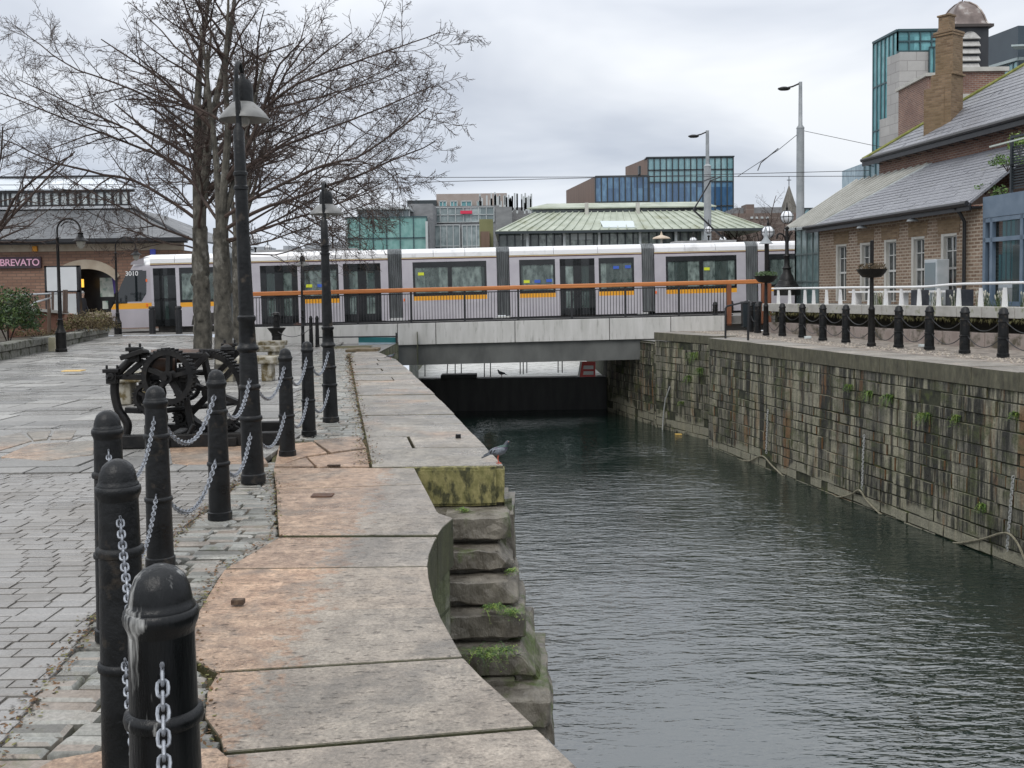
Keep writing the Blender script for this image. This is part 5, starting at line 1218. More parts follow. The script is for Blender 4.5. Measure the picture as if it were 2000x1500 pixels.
# balcony with louvred screen
bx = MB(); s0 = .95
for k in range(16): z = 4.3+k*.075; bx.beam(V3(D0+wd*s0+inn*.15, z), V3(D0+wd*4.8+inn*.15, z), .03, .045)
bx.beam(V3(D0+wd*(s0-.05)+inn*.1, 4.95), V3(D0+wd*(s0-.05)+inn*.1, 4.955), .1, 1.5)
for s in (s0, 2.0, 3.2, 4.6): p = D0+wd*s+inn*.12; bx.beam((p.x, p.y, 4.15), (p.x, p.y, 5.75), .07, .07, up=(wd.x, wd.y, 0))
bx.beam(V3(D0+wd*s0+inn*.12, 5.7), V3(D0+wd*4.8+inn*.12, 5.7), .1, .06); bx.build('balcony_screen', pm('dark_louvre', (.02, .027, .032), rough=.5), rb)
gb = MB(); gb.beam(V3(D0+wd*.2-inn*.05, 5.55), V3(D0+wd*4.8-inn*.05, 5.6), .05, .04); gb.build('glass_rail', pm('pale_rail', (.5, .55, .5)), rb)
# ---------------- cupola tower behind
TY = 45.0; tX0, tX1 = X_(1806, TY, 150), X_(1962, TY, 150)
ct = thing('brick_tower', (0, 0, 0), 'square brick tower with black louvred belfry and copper dome behind the chimney', 'tower')
m = MB(); zt = ZY(1900, 140, TY); m.bb(X_(1848, TY, 150), tX1, TY, TY+4, 3, zt); m.bb(tX0, X_(1848, TY, 150)+.3, TY-.3, TY+3, 3, ZY(1830, 152, TY)); m.build('brick_base', BRR, ct)
m = MB(); m.bb(X_(1845, TY, 150), tX1+.15, TY-.12, TY+4.1, zt, zt+.18); m.bb(tX0-.12, X_(1845, TY, 150), TY-.42, TY+3.1, ZY(1830, 152, TY), ZY(1830, 152, TY)+.14); m.bb(X_(1848, TY, 150), tX1-.3, TY-.02, TY+.4, ZY(1900, 195, TY), ZY(1900, 183, TY)); m.build('stone_cap', LIME, ct)
bx0, bx1 = X_(1866, TY, 90), X_(1937, TY, 90); zb0, zb1 = zt+.15, ZY(1900, 50, TY)
m = MB(); m.bb(bx0, bx1, TY+.3, TY+2.0, zb0, zb1); m.build('belfry', pm('black_lead', (.012, .014, .018), (.03, .032, .036), 2, rough=.5, sc3=(1, 1, .3)), ct)
m = MB(); mx = (X_(1884, TY, 90)+X_(1919, TY, 90))/2; hw = (X_(1919, TY, 90)-X_(1884, TY, 90))/2
for k in range(5):
    z = ZY(1900, 66+k*14.5, TY)-.02; pts = [(mx-hw, TY+.16, z-.13), (mx+hw, TY+.16, z-.13), (mx+hw*.94, TY+.32, z+.12), (mx-hw*.94, TY+.32, z+.12)]
    if k == 0: pts = [(mx-hw, TY+.16, z-.13), (mx+hw, TY+.16, z-.13)]+[(mx+hw*.95*math.cos(a), TY+.3, z-.12+.32*math.sin(a)) for a in [.15+(PI-.3)*j/8 for j in range(9)]]
    solid(m, pts, (0, .04, -.03))
m.build('louvre', pm('grey_lead_louvre', (.34, .33, .31), (.46, .45, .43), 8, rough=.5), ct)
m = MB(); m.bb(bx0-.16, bx1+.16, TY+.14, TY+2.16, zb1, zb1+.12); m.build('cornice', pm('brown_lead_cornice', (.05, .04, .035)), ct)
COPPER = pm('brown_copper', (.11, .085, .075), (.22, .175, .155), 2, rough=.42, metal=.25, c3=(.36, .34, .32), s3=2.0, t3=.6)
hwd = (bx1-bx0)/2; cxx, cyy = (bx0+bx1)/2, TY+1.15; dz = ZY(1900, 4, TY+1.15)-zb1-.12
prof = [(1.12, 0), (1.0, .05), (.93, .16), (.85, .36), (.72, .58), (.54, .78), (.3, .93), (.06, 1.0)]
def ringp(r, z, n=8):
    rr = hwd*r; o = []
    for k in range(4):
        a = PI/4+PI/2*k
        for j in range(4):
            t = j/4; x0, y0 = math.cos(a), math.sin(a); x1_, y1_ = math.cos(a+PI/2), math.sin(a+PI/2)
            o.append((cxx+rr*1.414*lerp(x0, x1_, t)*.99, cyy+rr*1.414*lerp(y0, y1_, t)*.99, zb1+.12+dz*z))
    return o
vs_ = [p for r_, z in prof for p in ringp(r_, z)]
m = MB(); m.add(vs_, [(i*16+k, i*16+(k+1) % 16, (i+1)*16+(k+1) % 16, (i+1)*16+k) for i in range(7) for k in range(16)], True)
for k in (0, 4, 8, 12): m.tube([vs_[i*16+k] for i in range(8)], .045, 6)
m.build('dome', COPPER, ct, sharp=35); MB().cyl((cxx, cyy, zb1+.1+dz), (cxx, cyy, zb1+.1+dz+.75), .025, 6, .01).build('finial', BLACK, ct)
# ---------------- glass office tower
def mullions(mb, X0, X1, Y0, Y1, z0, z1, nx, zs, wdt=.1, dep=.12):
    for i in range(nx+1):
        t = i/nx; x, y = lerp(X0, X1, t), lerp(Y0, Y1, t); mb.bb(x-wdt/2, x+wdt/2, y-dep, y+.05, z0, z1)
    for z in zs: mb.beam((X0, Y0-dep*.5, z), (X1, Y1-dep*.5, z), dep, wdt)
def curtain(root, X0, X1, Y0, Y1, z0, z1, nx, nz, gmat, fmat, wdt=.1):
    g_ = MB(); g_.add([(X0, Y0, z0), (X1, Y1, z0), (X1, Y1, z1), (X0, Y0, z1)], [(0, 1, 2, 3)]); go = g_.build('glass_front', gmat, root)
    m_ = MB(); mullions(m_, X0, X1, Y0, Y1, z0, z1, nx, [lerp(z0, z1, k/nz) for k in range(nz+1)], wdt); m_.build('mullions', fmat, go)
TEAL = glass('teal_facade_glass', (.06, .20, .22), .08, (1.5, 3.4), c2=(.16, .40, .42)); TFR = pm('dark_teal_frame', (.03, .07, .08), rough=.4)
PST = brick('grey_stone_cladding', (.33, .32, .31), (.42, .41, .39), (.22, .21, .20), 1.6, .9, .03, bump=.2, dirt=(.28, .27, .26))
Y9 = 92.0
gt_ = thing('office_tower', (0, 0, 0), 'tall teal glass and grey stone office tower behind the brick building', 'tower')
xx = lambda px, py=200, Y=Y9: X_(px, Y, py)
ztp = ZY(1752, 62, Y9); Yb = Y9+4.6; xl_ = X_(1705, Yb, 200)
m = MB(); m.add([(xl_+.2, Yb+.2, 0), (xx(1752), Y9+.4, 0), (xx(1840), Y9+.4, 0), (xx(1900), Y9+14, 0)]+[(xl_+.2, Yb+.2, ztp-.2), (xx(1752), Y9+.4, ztp-.2), (xx(1840), Y9+.4, ztp-.2), (xx(1900), Y9+14, ztp-.2)], [(0, 4, 7, 3), (4, 5, 6, 7), (2, 3, 7, 6)]); m.build('tower_block', TFR, gt_)

curtain(gt_, xl_, xx(1752), Yb, Y9, 0, ztp, 6, 6, TEAL, TFR, .12); curtain(gt_, xx(1752), xx(1840), Y9, Y9, ZY(1790, 100, Y9), ztp, 4, 2, TEAL, TFR, .12)
m = MB(); m.add([(X_(1730, Y9+1.5), Y9+1.5, 2), (xx(1752), Y9-.5, 2), (xx(1752), Y9-.5, ZY(1752, 106, Y9)), (X_(1730, Y9+1.5), Y9+1.5, ZY(1730, 112, Y9+1.5))], [(0, 1, 2, 3)])
m.add([(xx(1752), Y9-.5, 2), (xx(1808), Y9-.5, 2), (xx(1808), Y9-.5, ZY(1780, 104, Y9)), (xx(1752), Y9-.5, ZY(1752, 104, Y9))], [(0, 1, 2, 3)]); m.bb(xx(1752), xx(1808), Y9-.49, Y9+1, 2, ZY(1780, 104, Y9)-.01); 
m.add([(X_(1716, Y9+2.5), Y9+2.5, 2), (xx(1752), Y9-.9, 2), (xx(1752), Y9-.9, ZY(1752, 226, Y9)), (X_(1716, Y9+2.5), Y9+2.5, ZY(1716, 234, Y9+2.5))], [(0, 1, 2, 3)])
m.build('stone_cladding', PST, gt_)
for a, b_, c, d in ((1778, 1812, 222, 262), (1808, 1834, 96, 148)): curtain(gt_, xx(a), xx(b_), Y9-.7, Y9-.7, ZY(a, d, Y9), ZY(a, c, Y9), 3, 1, TEAL, TFR, .1)
m = MB(); m.beam((xl_, Yb-.1, ztp+.1), (xx(1752), Y9-.1, ztp+.1), .3, .2); m.bb(xx(1752), xx(1840), Y9-.2, Y9+.3, ztp, ztp+.2); m.build('parapet', TFR, gt_)
# small glass balcony block low at the eave corner
gbk = thing('glass_annex', (0, 0, 0), 'small blue glass box with railing beside the slate eave corner', 'annex')
Yc = 60; c_ = MB(); c_.bb(X_(1688, Yc, 330), X_(1732, Yc, 330), Yc, Yc+4, 2.5, ZY(1700, 318, Yc)); c_.build('box', glass('annex_glass', (.12, .2, .24), .06, (.8, 2.2), c2=(.3, .4, .44)), gbk)
c_ = MB(); mullions(c_, X_(1688, Yc, 330), X_(1732, Yc, 330), Yc, Yc, ZY(1700, 356, Yc), ZY(1700, 308, Yc), 4, [ZY(1700, 356, Yc), ZY(1700, 316, Yc), ZY(1700, 308, Yc)], .06); c_.beam((X_(1686, Yc, 330), Yc-.1, ZY(1700, 358, Yc)), (X_(1732, Yc, 330), Yc-.1, ZY(1700, 350, Yc)), .3, .25); c_.build('frame', TFR, gbk)
# dark building at right edge
db = thing('office_building', (0, 0, 0), 'dark slate blue building at the right edge behind the copper dome', 'building')
Yd = 72; 
m = MB(); m.add([(X_(1920, Yd+6, 100), Yd+6, 2), (X_(1988, Yd, 100), Yd, 2), (X_(2100, Yd, 100), Yd, 2), (X_(2100, Yd, 100), Yd+12, 2), (X_(1920, Yd+6, 100), Yd+6, ZY(1930, 76, Yd+6)), (X_(1988, Yd, 100), Yd, ZY(1988, 50, Yd)), (X_(2100, Yd, 100), Yd, ZY(2050, 52, Yd)), (X_(2100, Yd, 100), Yd+12, ZY(2050, 52, Yd))], [(0, 1, 5, 4), (1, 2, 6, 5), (4, 5, 6, 7)]); m.build('cladding', pm('dark_blue_cladding', (.025, .04, .055), (.035, .055, .07), .5, rough=.5), db)
curtain(db, X_(1935, Yd+4, 140), X_(1988, Yd-.6, 140), Yd+4, Yd-.6, 2, ZY(1988, 117, Yd-.6), 6, 5, TEAL, TFR, .08)
m = MB(); m.beam(P(1935, 131, Yd+3.5), P(1990, 115, Yd-.8), .3, .2); m.beam(P(1990, 115, Yd-.8), P(2080, 116, Yd-.8), .3, .2); m.beam(P(1979, 92, Yd-1), P(2030, 90, Yd-2), 1.2, .12); m.build('ledge', pm('pale_ledge', (.36, .42, .42)), db)
# ---------------- terrace in front of the restaurant
TA0, TA1 = (9.72, 38.2), (14.0, 21.0)
tdv = Vector((TA1[0]-TA0[0], TA1[1]-TA0[1])).normalized(); tin = Vector((-tdv.y, tdv.x)); tin = tin if tin.x > 0 else -tin
TL = (Vector(TA1)-Vector(TA0)).length
tr = thing('terrace', (0, 0, 0), 'raised terrace with pale slab edge over a dark mossy recess', 'terrace')
def tpt(s, off, z): p = Vector(TA0)+tdv*s+tin*off; return Vector((p.x, p.y, z))
m = MB(); s = -.8; rr_ = random.Random(6)
while s < TL:
    l = rr_.uniform(.9, 1.3); solid(m, [tpt(s+.012, 0, .78), tpt(s+l-.012, 0, .78), tpt(s+l-.012, 0, 1.07), tpt(s+.012, 0, 1.07)], (*tin*.5, 0)); s += l
m.build('slab_edge', pm('pale_weathered_slab', (.34, .33, .30), (.46, .45, .42), 2.5, rough=.8, bump=.3, bs=12, c3=(.16, .17, .08), s3=2.5, t3=.62), tr, bevel=.012)
m = MB(); solid(m, [tpt(-.8, .5, .9), tpt(TL, .5, .9), tpt(TL, .5, 1.05), tpt(-.8, .5, 1.05)], (*tin*5, 0)); m.build('terrace_floor', GROUND, tr)
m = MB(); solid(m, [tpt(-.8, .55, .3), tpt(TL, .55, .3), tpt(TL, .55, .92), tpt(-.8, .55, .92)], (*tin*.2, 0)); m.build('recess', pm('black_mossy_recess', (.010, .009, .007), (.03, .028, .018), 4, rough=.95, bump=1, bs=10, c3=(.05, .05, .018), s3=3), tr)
m = MB(); s = -.8
while s < TL: l = rr_.uniform(1.0, 1.8); solid(m, [tpt(s+.01, .1, -.1), tpt(s+l-.01, .1, -.1), tpt(s+l-.01, .1, .36+rr_.uniform(-.02, .03)), tpt(s+.01, .1, .36+rr_.uniform(-.02, .02))], (*tin*.46, 0)); s += l
m.build('base_course', pm('pinkish_stone', (.26, .21, .185), (.36, .31, .28), 2, rough=.8, bump=.5, bs=9, c3=(.10, .085, .06), s3=2, t3=.56), tr, bevel=.02)
mo = MB(); rr_ = random.Random(8)
for i in range(900):
    s = rr_.uniform(-.6, TL); c = tpt(s, rr_.uniform(-.02, .12), .74+rr_.gauss(0, .035)-.12*max(0, mnoise.noise(Vector((s*.7, 0, 0))))); a = rr_.uniform(0, 6)
    mo.quad(c, c+Vector((math.cos(a)*.07, math.sin(a)*.05, .01)), c+Vector((math.cos(a+.8)*.06, math.sin(a+.8)*.05, -.09)))
mo.build('hanging_moss', pm('olive_hanging_moss', (.04, .04, .015), (.11, .10, .04), 8, rough=.95), tr)
# railing: white
rwl = thing('terrace_railing', (0, 0, 0), 'white railing with flat tapered posts along the terrace edge', 'railing')
WS = [(1507, 1519, 1541, 1571, 1588, 1613, 1640, 1666, 1697, 1729, 1759, 1794, 1832, 1871, 1914, 1961, 2012)]
def s_t(px): 
    r_ = ray(px, 580); k = Vector((r_.x, r_.y)); A = Vector(TA0)+tin*.22; d = tdv
    det = d.x*(-k.y)-(-k.x)*d.y; return ((-A.x)*(-k.y)-(-k.x)*(-A.y))/det
for px in WS[0][1:]:
    s = s_t(px); m = MB(); p = tpt(s, .22, 1.07)
    solid(m, [p-Vector((*tdv*.10, 0))*.9+Vector((0, 0, 0)), p+Vector((*tdv*.10, 0))*.9, p+Vector((*tdv*.045, .0))+Vector((0, 0, .5)), p-Vector((*tdv*.045, 0))+Vector((0, 0, .5))], (*tin*.05, 0)); m.build('post', WHITE, rwl)
pts = [tpt(s_t(px), .24, 1.07+h) for px, h in ((1507, .56), (1571, .56), (1660, .56), (1720, .55), (1800, .55), (1835, .58), (1870, .61), (1961, .62), (2030, .62), (2100, .62))]
MB().tube(catmull(pts, 4), .035, 8).build('top_rail', WHITE, rwl)
# terrace furniture
for i, (px, lab) in enumerate(((1652, 'white picnic bench farthest from camera on the terrace'), (1709, 'white picnic bench left of the grey cabinet'), (1806, 'white picnic bench right of the grey cabinet'))):
    s = s_t(px); p = tpt(s, .95, 1.05); t = thing('picnic_bench', tuple(p), lab, 'bench', 'white benches on the terrace', rz=math.atan2(tdv.y, tdv.x))
    MB().bb(-.75, .75, -.16, .16, .40, .46).build('seat', WHITE, t)
    for sx_ in (-.45, .45): MB().bb(sx_-.05, sx_+.05, -.12, .12, 0, .40).build('leg', WHITE, t)
s = s_t(1757); p = tpt(s, 1.5, 1.05); t = thing('drinks_cabinet', tuple(p), 'tall grey glass fronted cabinet standing before the brick wall', 'cabinet', rz=math.atan2(tdv.y, tdv.x)+PI)
MB().bb(-.3, .3, -.22, .22, 0, 1.4).build('carcass', pm('pale_grey_metal', (.36, .40, .42), (.45, .48, .5), 3, rough=.4), t, bevel=.02)
MB().bb(-.24, .24, .22, .24, .12, 1.3).build('glass_door', glass('cabinet_glass', (.20, .24, .26), .1), t)
for px, lab in ((1851, 'dark slate planter box with white flowers'), (1775, 'small dark planter beside the grey cabinet')):
    s = s_t(px); p = tpt(s, .6, 1.05); t = thing('planter_box', tuple(p), lab, 'planter', rz=math.atan2(tdv.y, tdv.x)); wv = .34 if px > 1800 else .16
    MB().bb(-wv, wv, -.2, .2, 0, .48).build('box', pm('dark_slate_box', (.03, .035, .045), (.06, .065, .075), 4, rough=.6), t, bevel=.01)
# flags / grasses plants on terrace come with the plants
# ---------------- brick hall on the left
HY = 50.0
hall = thing('brick_hall', (0, 0, 0), 'low brown brick hall with slate hipped roof and glazed lantern', 'building')
xr_ = X_(352, HY, 500); ze = ZY(200, 467, HY-.6)
aL, aR = X_(148, HY, 560), X_(226, HY, 560)
m = MB(); wall_open(m, (-60, HY), (xr_, HY), -.1, ZY(180, 490, HY), [(aL+60, aR+60, -.1, ZY(180, 524, HY))], .5, Vector((0, 1)))
m.bb(xr_-.01, xr_+.0, HY+.5, HY+14, 0, ZY(180, 490, HY)); m.build('wall', BRL, hall)
m = MB(); m.bb(-60, xr_+.05, HY-.04, HY+.5, ZY(180, 490, HY), ze-.12); m.bb(-60, xr_+.02, HY-.02, HY, ZY(180, 620, HY), ZY(180, 610, HY)); m.build('stone_band', SANDST, hall)
m = MB(); cx_ = X_(168, HY, 520); r_o = X_(240, HY, 520)-cx_; zc = ZY(170, 560, HY)
arc_o = [(cx_+r_o*1.0*math.cos(a), zc+(ZY(170, 507, HY)-zc)*math.sin(a)) for a in [PI*(.13+.74*k/16) for k in range(17)]]
arc_i = [(cx_+r_o*.86*math.cos(a), zc-.1+(ZY(170, 521, HY)-zc)*math.sin(a)) for a in [PI*(.13+.74*k/16) for k in range(17)]]
for k in range(16):
    solid(m, [(arc_i[k][0], HY-.1, arc_i[k][1]), (arc_o[k][0], HY-.1, arc_o[k][1]), (arc_o[k+1][0], HY-.1, arc_o[k+1][1]), (arc_i[k+1][0], HY-.1, arc_i[k+1][1])], (0, .3, 0))
m.build('stone_arch', SANDST, hall)
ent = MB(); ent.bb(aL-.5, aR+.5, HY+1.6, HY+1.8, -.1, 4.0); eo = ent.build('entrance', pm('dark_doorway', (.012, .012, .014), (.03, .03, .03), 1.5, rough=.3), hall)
POST = pm('poster_paper', (.42, .47, .42), (.62, .66, .60), 3, rough=.6, c3=(.2, .3, .25), s3=2.5, t3=.58)
m = MB(); m.bb(X_(181, HY, 560), X_(208, HY, 560), HY+.9, HY+.95, ZY(190, 580, HY), ZY(190, 542, HY)); m.bb(X_(186, HY, 600), X_(197, HY, 600), HY+.9, HY+.95, ZY(190, 604, HY), ZY(190, 588, HY)); m.build('poster', POST, eo)
m = MB(); m.add([(X_(209, HY, 560), HY+.6, ZY(210, 534, HY)), (X_(227, HY, 560), HY+.6, ZY(220, 532, HY)), (X_(227, HY, 560), HY+.6, ZY(220, 568, HY)), (X_(213, HY, 560), HY+.6, ZY(212, 574, HY))], [(0, 3, 2, 1)]); m.build('banner', pm('purple_banner', (.06, .03, .2), (.09, .05, .28), 2), eo)
AMB = pm('amber_light', (1, .5, .05)); AMB.node_tree.nodes['Principled BSDF'].inputs['Emission Color'].default_value = (1, .55, .08, 1); AMB.node_tree.nodes['Principled BSDF'].inputs['Emission Strength'].default_value = .9
m = MB(); m.bb(X_(148, HY, 560), X_(155, HY, 560), HY+.45, HY+.55, ZY(150, 561, HY), ZY(150, 545, HY)); m.build('amber_lamp', AMB, eo)
zl0 = ZY(100, 409, 54); 
m = MB(); exr = X_(367, HY-.6, 467); lxr = X_(258, 54, 409)
solid(m, [(-60, HY-.6, ze), (exr, HY-.6, ze), (lxr, 54, zl0), (-60, 54, zl0)], (0, 0, -.1)); solid(m, [(exr, HY-.6, ze), (exr, HY+12, ze), (lxr, HY+9, zl0), (lxr, 54, zl0)], (0, 0, -.1)); m.build('roof', SLATE2, hall)
m = MB(); m.tube([(exr, HY-.6, ze+.02), (lxr, 54, zl0+.05)], .09, 6); m.build('hip_ridge', GUT, hall)
m = MB(); m.beam((-60, HY-.65, ze-.05), (exr+.03, HY-.65, ze-.05), .12, .18); m.bb(-60, exr-.2, HY-.55, HY, ze-.2, ze-.12); m.build('gutter', GUT, hall)
lw = MB(); z0, z1 = zl0, ZY(100, 376, 54); lw.bb(-60, lxr-.15, 54.0, 54.1, z0+.2, z1); lo = lw.build('lantern', glass('lantern_pane', (.50, .56, .57), .2, (.4, 2), c2=(.68, .72, .72)), hall)
lf = MB(); lf.bb(-60, lxr+.15, 53.9, 54.1, z1-.02, z1+.16); lf.bb(-60, lxr, 53.92, 54.1, z0+.12, z0+.24); rr_ = random.Random(5)
x = lxr-.15
while x > -30: lf.bb(x-.05, x+.05, 53.9, 54.05, z0+.2, z1); x -= .42 if rr_.random() > .3 else .25
lf.build('lantern_frame', GUT, lo)
lp_ = MB(); lp_.bb(-60, lxr+.2, 53.75, 54.2, z0, z0+.13); lp_.build('lantern_sill', pm('pale_sill', (.42, .44, .46)), lo)
lr_ = MB(); zr2 = ZY(100, 347, 56.6); solid(lr_, [(-60, 53.8, z1+.16), (lxr+.3, 53.8, z1+.16), (X_(212, 56.6, 347), 56.6, zr2), (-60, 56.6, zr2)], (0, 0, -.06)); lr_.build('glass_roof', glass('pale_roof_glazing', (.45, .5, .54), .25, (1.1, 3), c2=(.6, .64, .68)), lo)
lf2 = MB(); lf2.beam((-60, 56.6, zr2+.05), (X_(212, 56.6, 347), 56.6, zr2+.05), .12, .1)
x = lxr
while x > -28: lf2.beam((x+.3, 53.8, z1+.2), (x-1.0, 56.6, zr2+.02), .04, .04); x -= 1.5
lf2.beam((lxr+.3, 53.8, z1+.2), (X_(212, 56.6, 347), 56.6, zr2+.03), .07, .07); lf2.build('glazing_bars', GUT, lo)
# sign
sg = thing('shop_sign', (X_(40, HY, 512), HY-.08, ZY(40, 513, HY)), 'dark purple shop sign board with large pink lettering on the brick hall', 'sign')
w2 = X_(82, HY, 512)-X_(40, HY, 512)
SGM = pm('sign_board_purple', (.05, .012, .035), (.03, .03, .025), .6, rough=.4)
MB().bb(-w2-1.2, w2, -.04, .04, -.28, .28).build('board', SGM, sg, bevel=.01)
text('lettering', 'BREVATO', .465, pm('pink_letter', (.75, .42, .55), rough=.4), sg, loc=(.02, -.05, -.01), space=.94)
t = thing('alarm_box', (X_(70, HY, 486), HY-.1, ZY(70, 486, HY)), 'small orange alarm box under the eaves of the brick hall', 'alarm box'); MB().box((0, 0, 0), (.26, .14, .26), taper=.8).build('box', pm('orange_box', (.7, .3, .03)), t, bevel=.02)
t = thing('wall_sign', (X_(300, HY, 493), HY-.1, ZY(300, 493, HY)), 'small blue sign on the brick hall above the tram roof', 'sign'); MB().bb(-.13, .13, -.03, .03, -.15, .15).build('plate', pm('blue_plate', (.08, .1, .5)), t)
# information board
bx_, by_ = X_(111, 41, 560), 41.5
ib = thing('notice_board', (bx_, by_, 0), 'white blank notice board in a black frame before the brick hall', 'notice board')
zz0, zz1 = ZY(111, 571, by_), ZY(111, 519, by_); hw = (X_(145, by_, 560)-X_(78, by_, 560))/2
MB().bb(-hw+.09, hw-.09, -.04, .02, zz0+.06, zz1-.06).build('panel', pm('milky_panel', (.55, .57, .58), (.62, .64, .65), 1, rough=.3), ib)
m = MB(); m.bb(-hw, hw, -.03, .08, zz0, zz0+.07); m.bb(-hw, hw, -.03, .08, zz1-.07, zz1); m.bb(-hw, -hw+.1, -.03, .08, .0, zz1); m.bb(hw-.1, hw, -.03, .2, .0, zz1); m.build('frame', BLACK, ib)
m = MB(); m.bb(-hw+.2, hw-.15, .0, .03, zz0-1.0, zz0-.06); m.build('lower_panel', pm('pale_lower_panel', (.46, .48, .48), (.52, .54, .54), 1, rough=.3), ib)
# low stone planter wall
LW0, LW1 = Vector((-13.1, 25.5)), Vector((-16.1, 41.0)); LW0 = LW1.lerp(LW0, 1.0)
pw = thing('planter_wall', (0, 0, 0), 'low rough stone retaining wall with coping along the left plaza edge', 'wall')
m = MB(); rr_ = random.Random(4); d = (LW1-Vector((-13.35, 26.6))).normalized(); A = Vector((-13.35, 26.6))-d*8; Ln = (LW1-A).length; n_ = Vector((-d.y, d.x)); s = 0
RST = pm('rough_lichen_stone', (.13, .13, .11), (.27, .265, .24), 4, rough=.85, bump=1, bs=10, dist=.03, c3=(.05, .055, .03), s3=4, t3=.55)
while s < Ln:
    l = rr_.uniform(.6, 1.3); l = min(l, Ln-s)
    a, b_ = A+d*(s+.01), A+d*(s+l-.01); m.prism([tuple(a), tuple(b_), tuple(b_+n_*.45), tuple(a+n_*.45)], .22, .42+rr_.uniform(-.015, .015)); s += l
s = 0
while s < Ln:
    l = min(rr_.uniform(.4, .9), Ln-s); a, b_ = A+d*(s+.015)+n_*.05, A+d*(s+l-.015)+n_*.05; m.prism([tuple(a), tuple(b_), tuple(b_+n_*.38), tuple(a+n_*.38)], -.05, .21); s += l
m.build('stonework', RST, pw, bevel=.02)
eb = MB(); eb.add([(*(A+n_*.4), .34), (*(LW1+n_*.4), .34), (LW1.x-14, LW1.y, .34), (A.x-14, A.y, .34)], [(0, 1, 2, 3)]); tag(eb.build('planting_bed', pm('dark_soil', (.03, .022, .015), (.06, .05, .03), 6, rough=.95, bump=.8, bs=10)), kind='structure')
# ramp wall and handrails
rpm = thing('ramp', (0, 0, 0), 'sloping ramp with reddish brick wall and pale coping behind the planter', 'ramp')
ra, rb_ = P(14, 640, 33.5), P(128, 645, 38.5); za0, za1 = ZY(14, 603, 33.5), ZY(125, 614, 38.5)
m = MB(); solid(m, [(ra.x, ra.y, 0), (rb_.x, rb_.y, 0), (rb_.x, rb_.y, za1), (ra.x, ra.y, za0)], (-.3, 1.5, 0)); m.build('brick_side', pm('terracotta_brick', (.22, .10, .065), (.30, .15, .10), 3, rough=.8, bump=.4), rpm)
m = MB(); m.beam((ra.x, ra.y-.05, za0+.05), (rb_.x, rb_.y-.05, za1+.05), .35, .1); m.build('coping', LIME, rpm)
hr_ = thing('ramp_railing', (0, 0, 0), 'grey metal ramp handrail on brown posts before the notice board', 'railing')
m = MB(); m.tube([P(15, 577, 34), P(60, 575, 36), P(110, 573, 38), P(128, 574, 39)], .04, 6); m.tube([P(50, 603, 35), P(70, 590, 36), P(85, 586, 37), P(104, 580, 38)], .035, 6); m.build('rail', pm('pale_metal_rail', (.45, .47, .48), rough=.3, metal=.5), hr_)
for px, y0, y1 in ((55, 585, 612), (68, 578, 610), (94, 574, 612), (103, 570, 612), (125, 566, 612), (130, 566, 612)): MB().cyl(P(px, y1, 37.5), P(px, y0, 37.5), .045, 6).build('post', pm('brown_post', (.10, .07, .055)), hr_)
MB().cyl(P(96, 650, 33), P(96, 602, 33), .06, 8).build('post', pm('brown_post2', (.09, .06, .04)), hr_)
gp_ = MB(); gp_.bb(-.1, .1, -.1, .1, 0, .42); q = G(102, 687); tag(gp_.build('bollard_stub', pm('pale_yellow_stone', (.5, .46, .3), (.6, .56, .42), 6), loc=(q.x-.1, q.y+.3, 0)), 'small pale yellow marker beside the nearer hooped lamp', 'marker')
# ---------------- background beyond the tram
BLUEG = glass('deep_blue_glass', (.04, .10, .20), .06, (1.1, 3.6), c2=(.14, .28, .42)); BLUEU = glass('pale_blue_glass', (.14, .28, .32), .06, (1.1, 3.6), c2=(.28, .45, .47))
TEAL2 = glass('green_office_glass', (.09, .24, .22), .1, (2.0, 3.0), c2=(.30, .50, .46)); GREYG = glass('grey_office_glass', (.12, .16, .165), .1, (1.6, 2.2), c2=(.34, .40, .40))
BRZ = pm('bronze_cladding', (.12, .075, .05), (.17, .11, .08), 1, rough=.6, sc3=(3, 3, .2)); GRC = pm('grey_cladding', (.16, .165, .17), (.22, .225, .23), 1, rough=.7, sc3=(1, 1, 3)); PALEC = pm('pale_concrete_clad', (.34, .32, .30), (.42, .40, .38), 1, rough=.8)
DKF = pm('dark_window_frame', (.03, .04, .045), rough=.5); WHF = pm('pale_window_frame', (.45, .48, .48), rough=.5)
def block(root, name, px0, px1, py1, Y, dep, mat, z0=0, py0=None):
    m = MB(); m.bb(X_(px0, Y, py1), X_(px1, Y, py1), Y, Y+dep, z0 if py0 is None else ZY(px0, py0, Y), ZY((px0+px1)/2, py1, Y)); return m.build(name, mat, root)
t = thing('office_building', (0, 0, 0), 'teal glazed office building with stepped upper floor above the tram', 'building')
block(t, 'core', 678, 838, 424, 100, 14, GRC); curtain(t, X_(676, 99.8, 450), X_(834, 99.8, 450), 99.8, 99.8, 1, ZY(760, 424, 99.8), 6, 4, TEAL2, TFR, .09)
curtain(t, X_(700, 103, 450), X_(800, 103, 450), 103, 103, ZY(760, 424, 103), ZY(760, 408, 103), 8, 1, GREYG, WHF, .12); m = MB(); m.bb(X_(690, 102, 405), X_(800, 102, 405), 102, 112, ZY(745, 409, 102), ZY(745, 405, 102)); m.bb(X_(676, 99, 500), X_(679, 99, 500), 99, 99.6, 0, ZY(676, 430, 99)); m.bb(X_(832, 99, 500), X_(836, 99, 500), 99, 99.6, 0, ZY(834, 432, 99)); m.build('roof_slab', WHF, t)
block(t, 'grey_block', 797, 845, 398, 106, 10, GRC)
t = thing('office_building', (0, 0, 0), 'grey framed glass office with white window surrounds and rooftop plant', 'building')
block(t, 'core', 838, 975, 402, 112, 12, GRC); curtain(t, X_(845, 111.7, 430), X_(965, 111.7, 430), 111.7, 111.7, ZY(900, 434, 111.7), ZY(900, 405, 111.7), 8, 2, GREYG, WHF, .07)
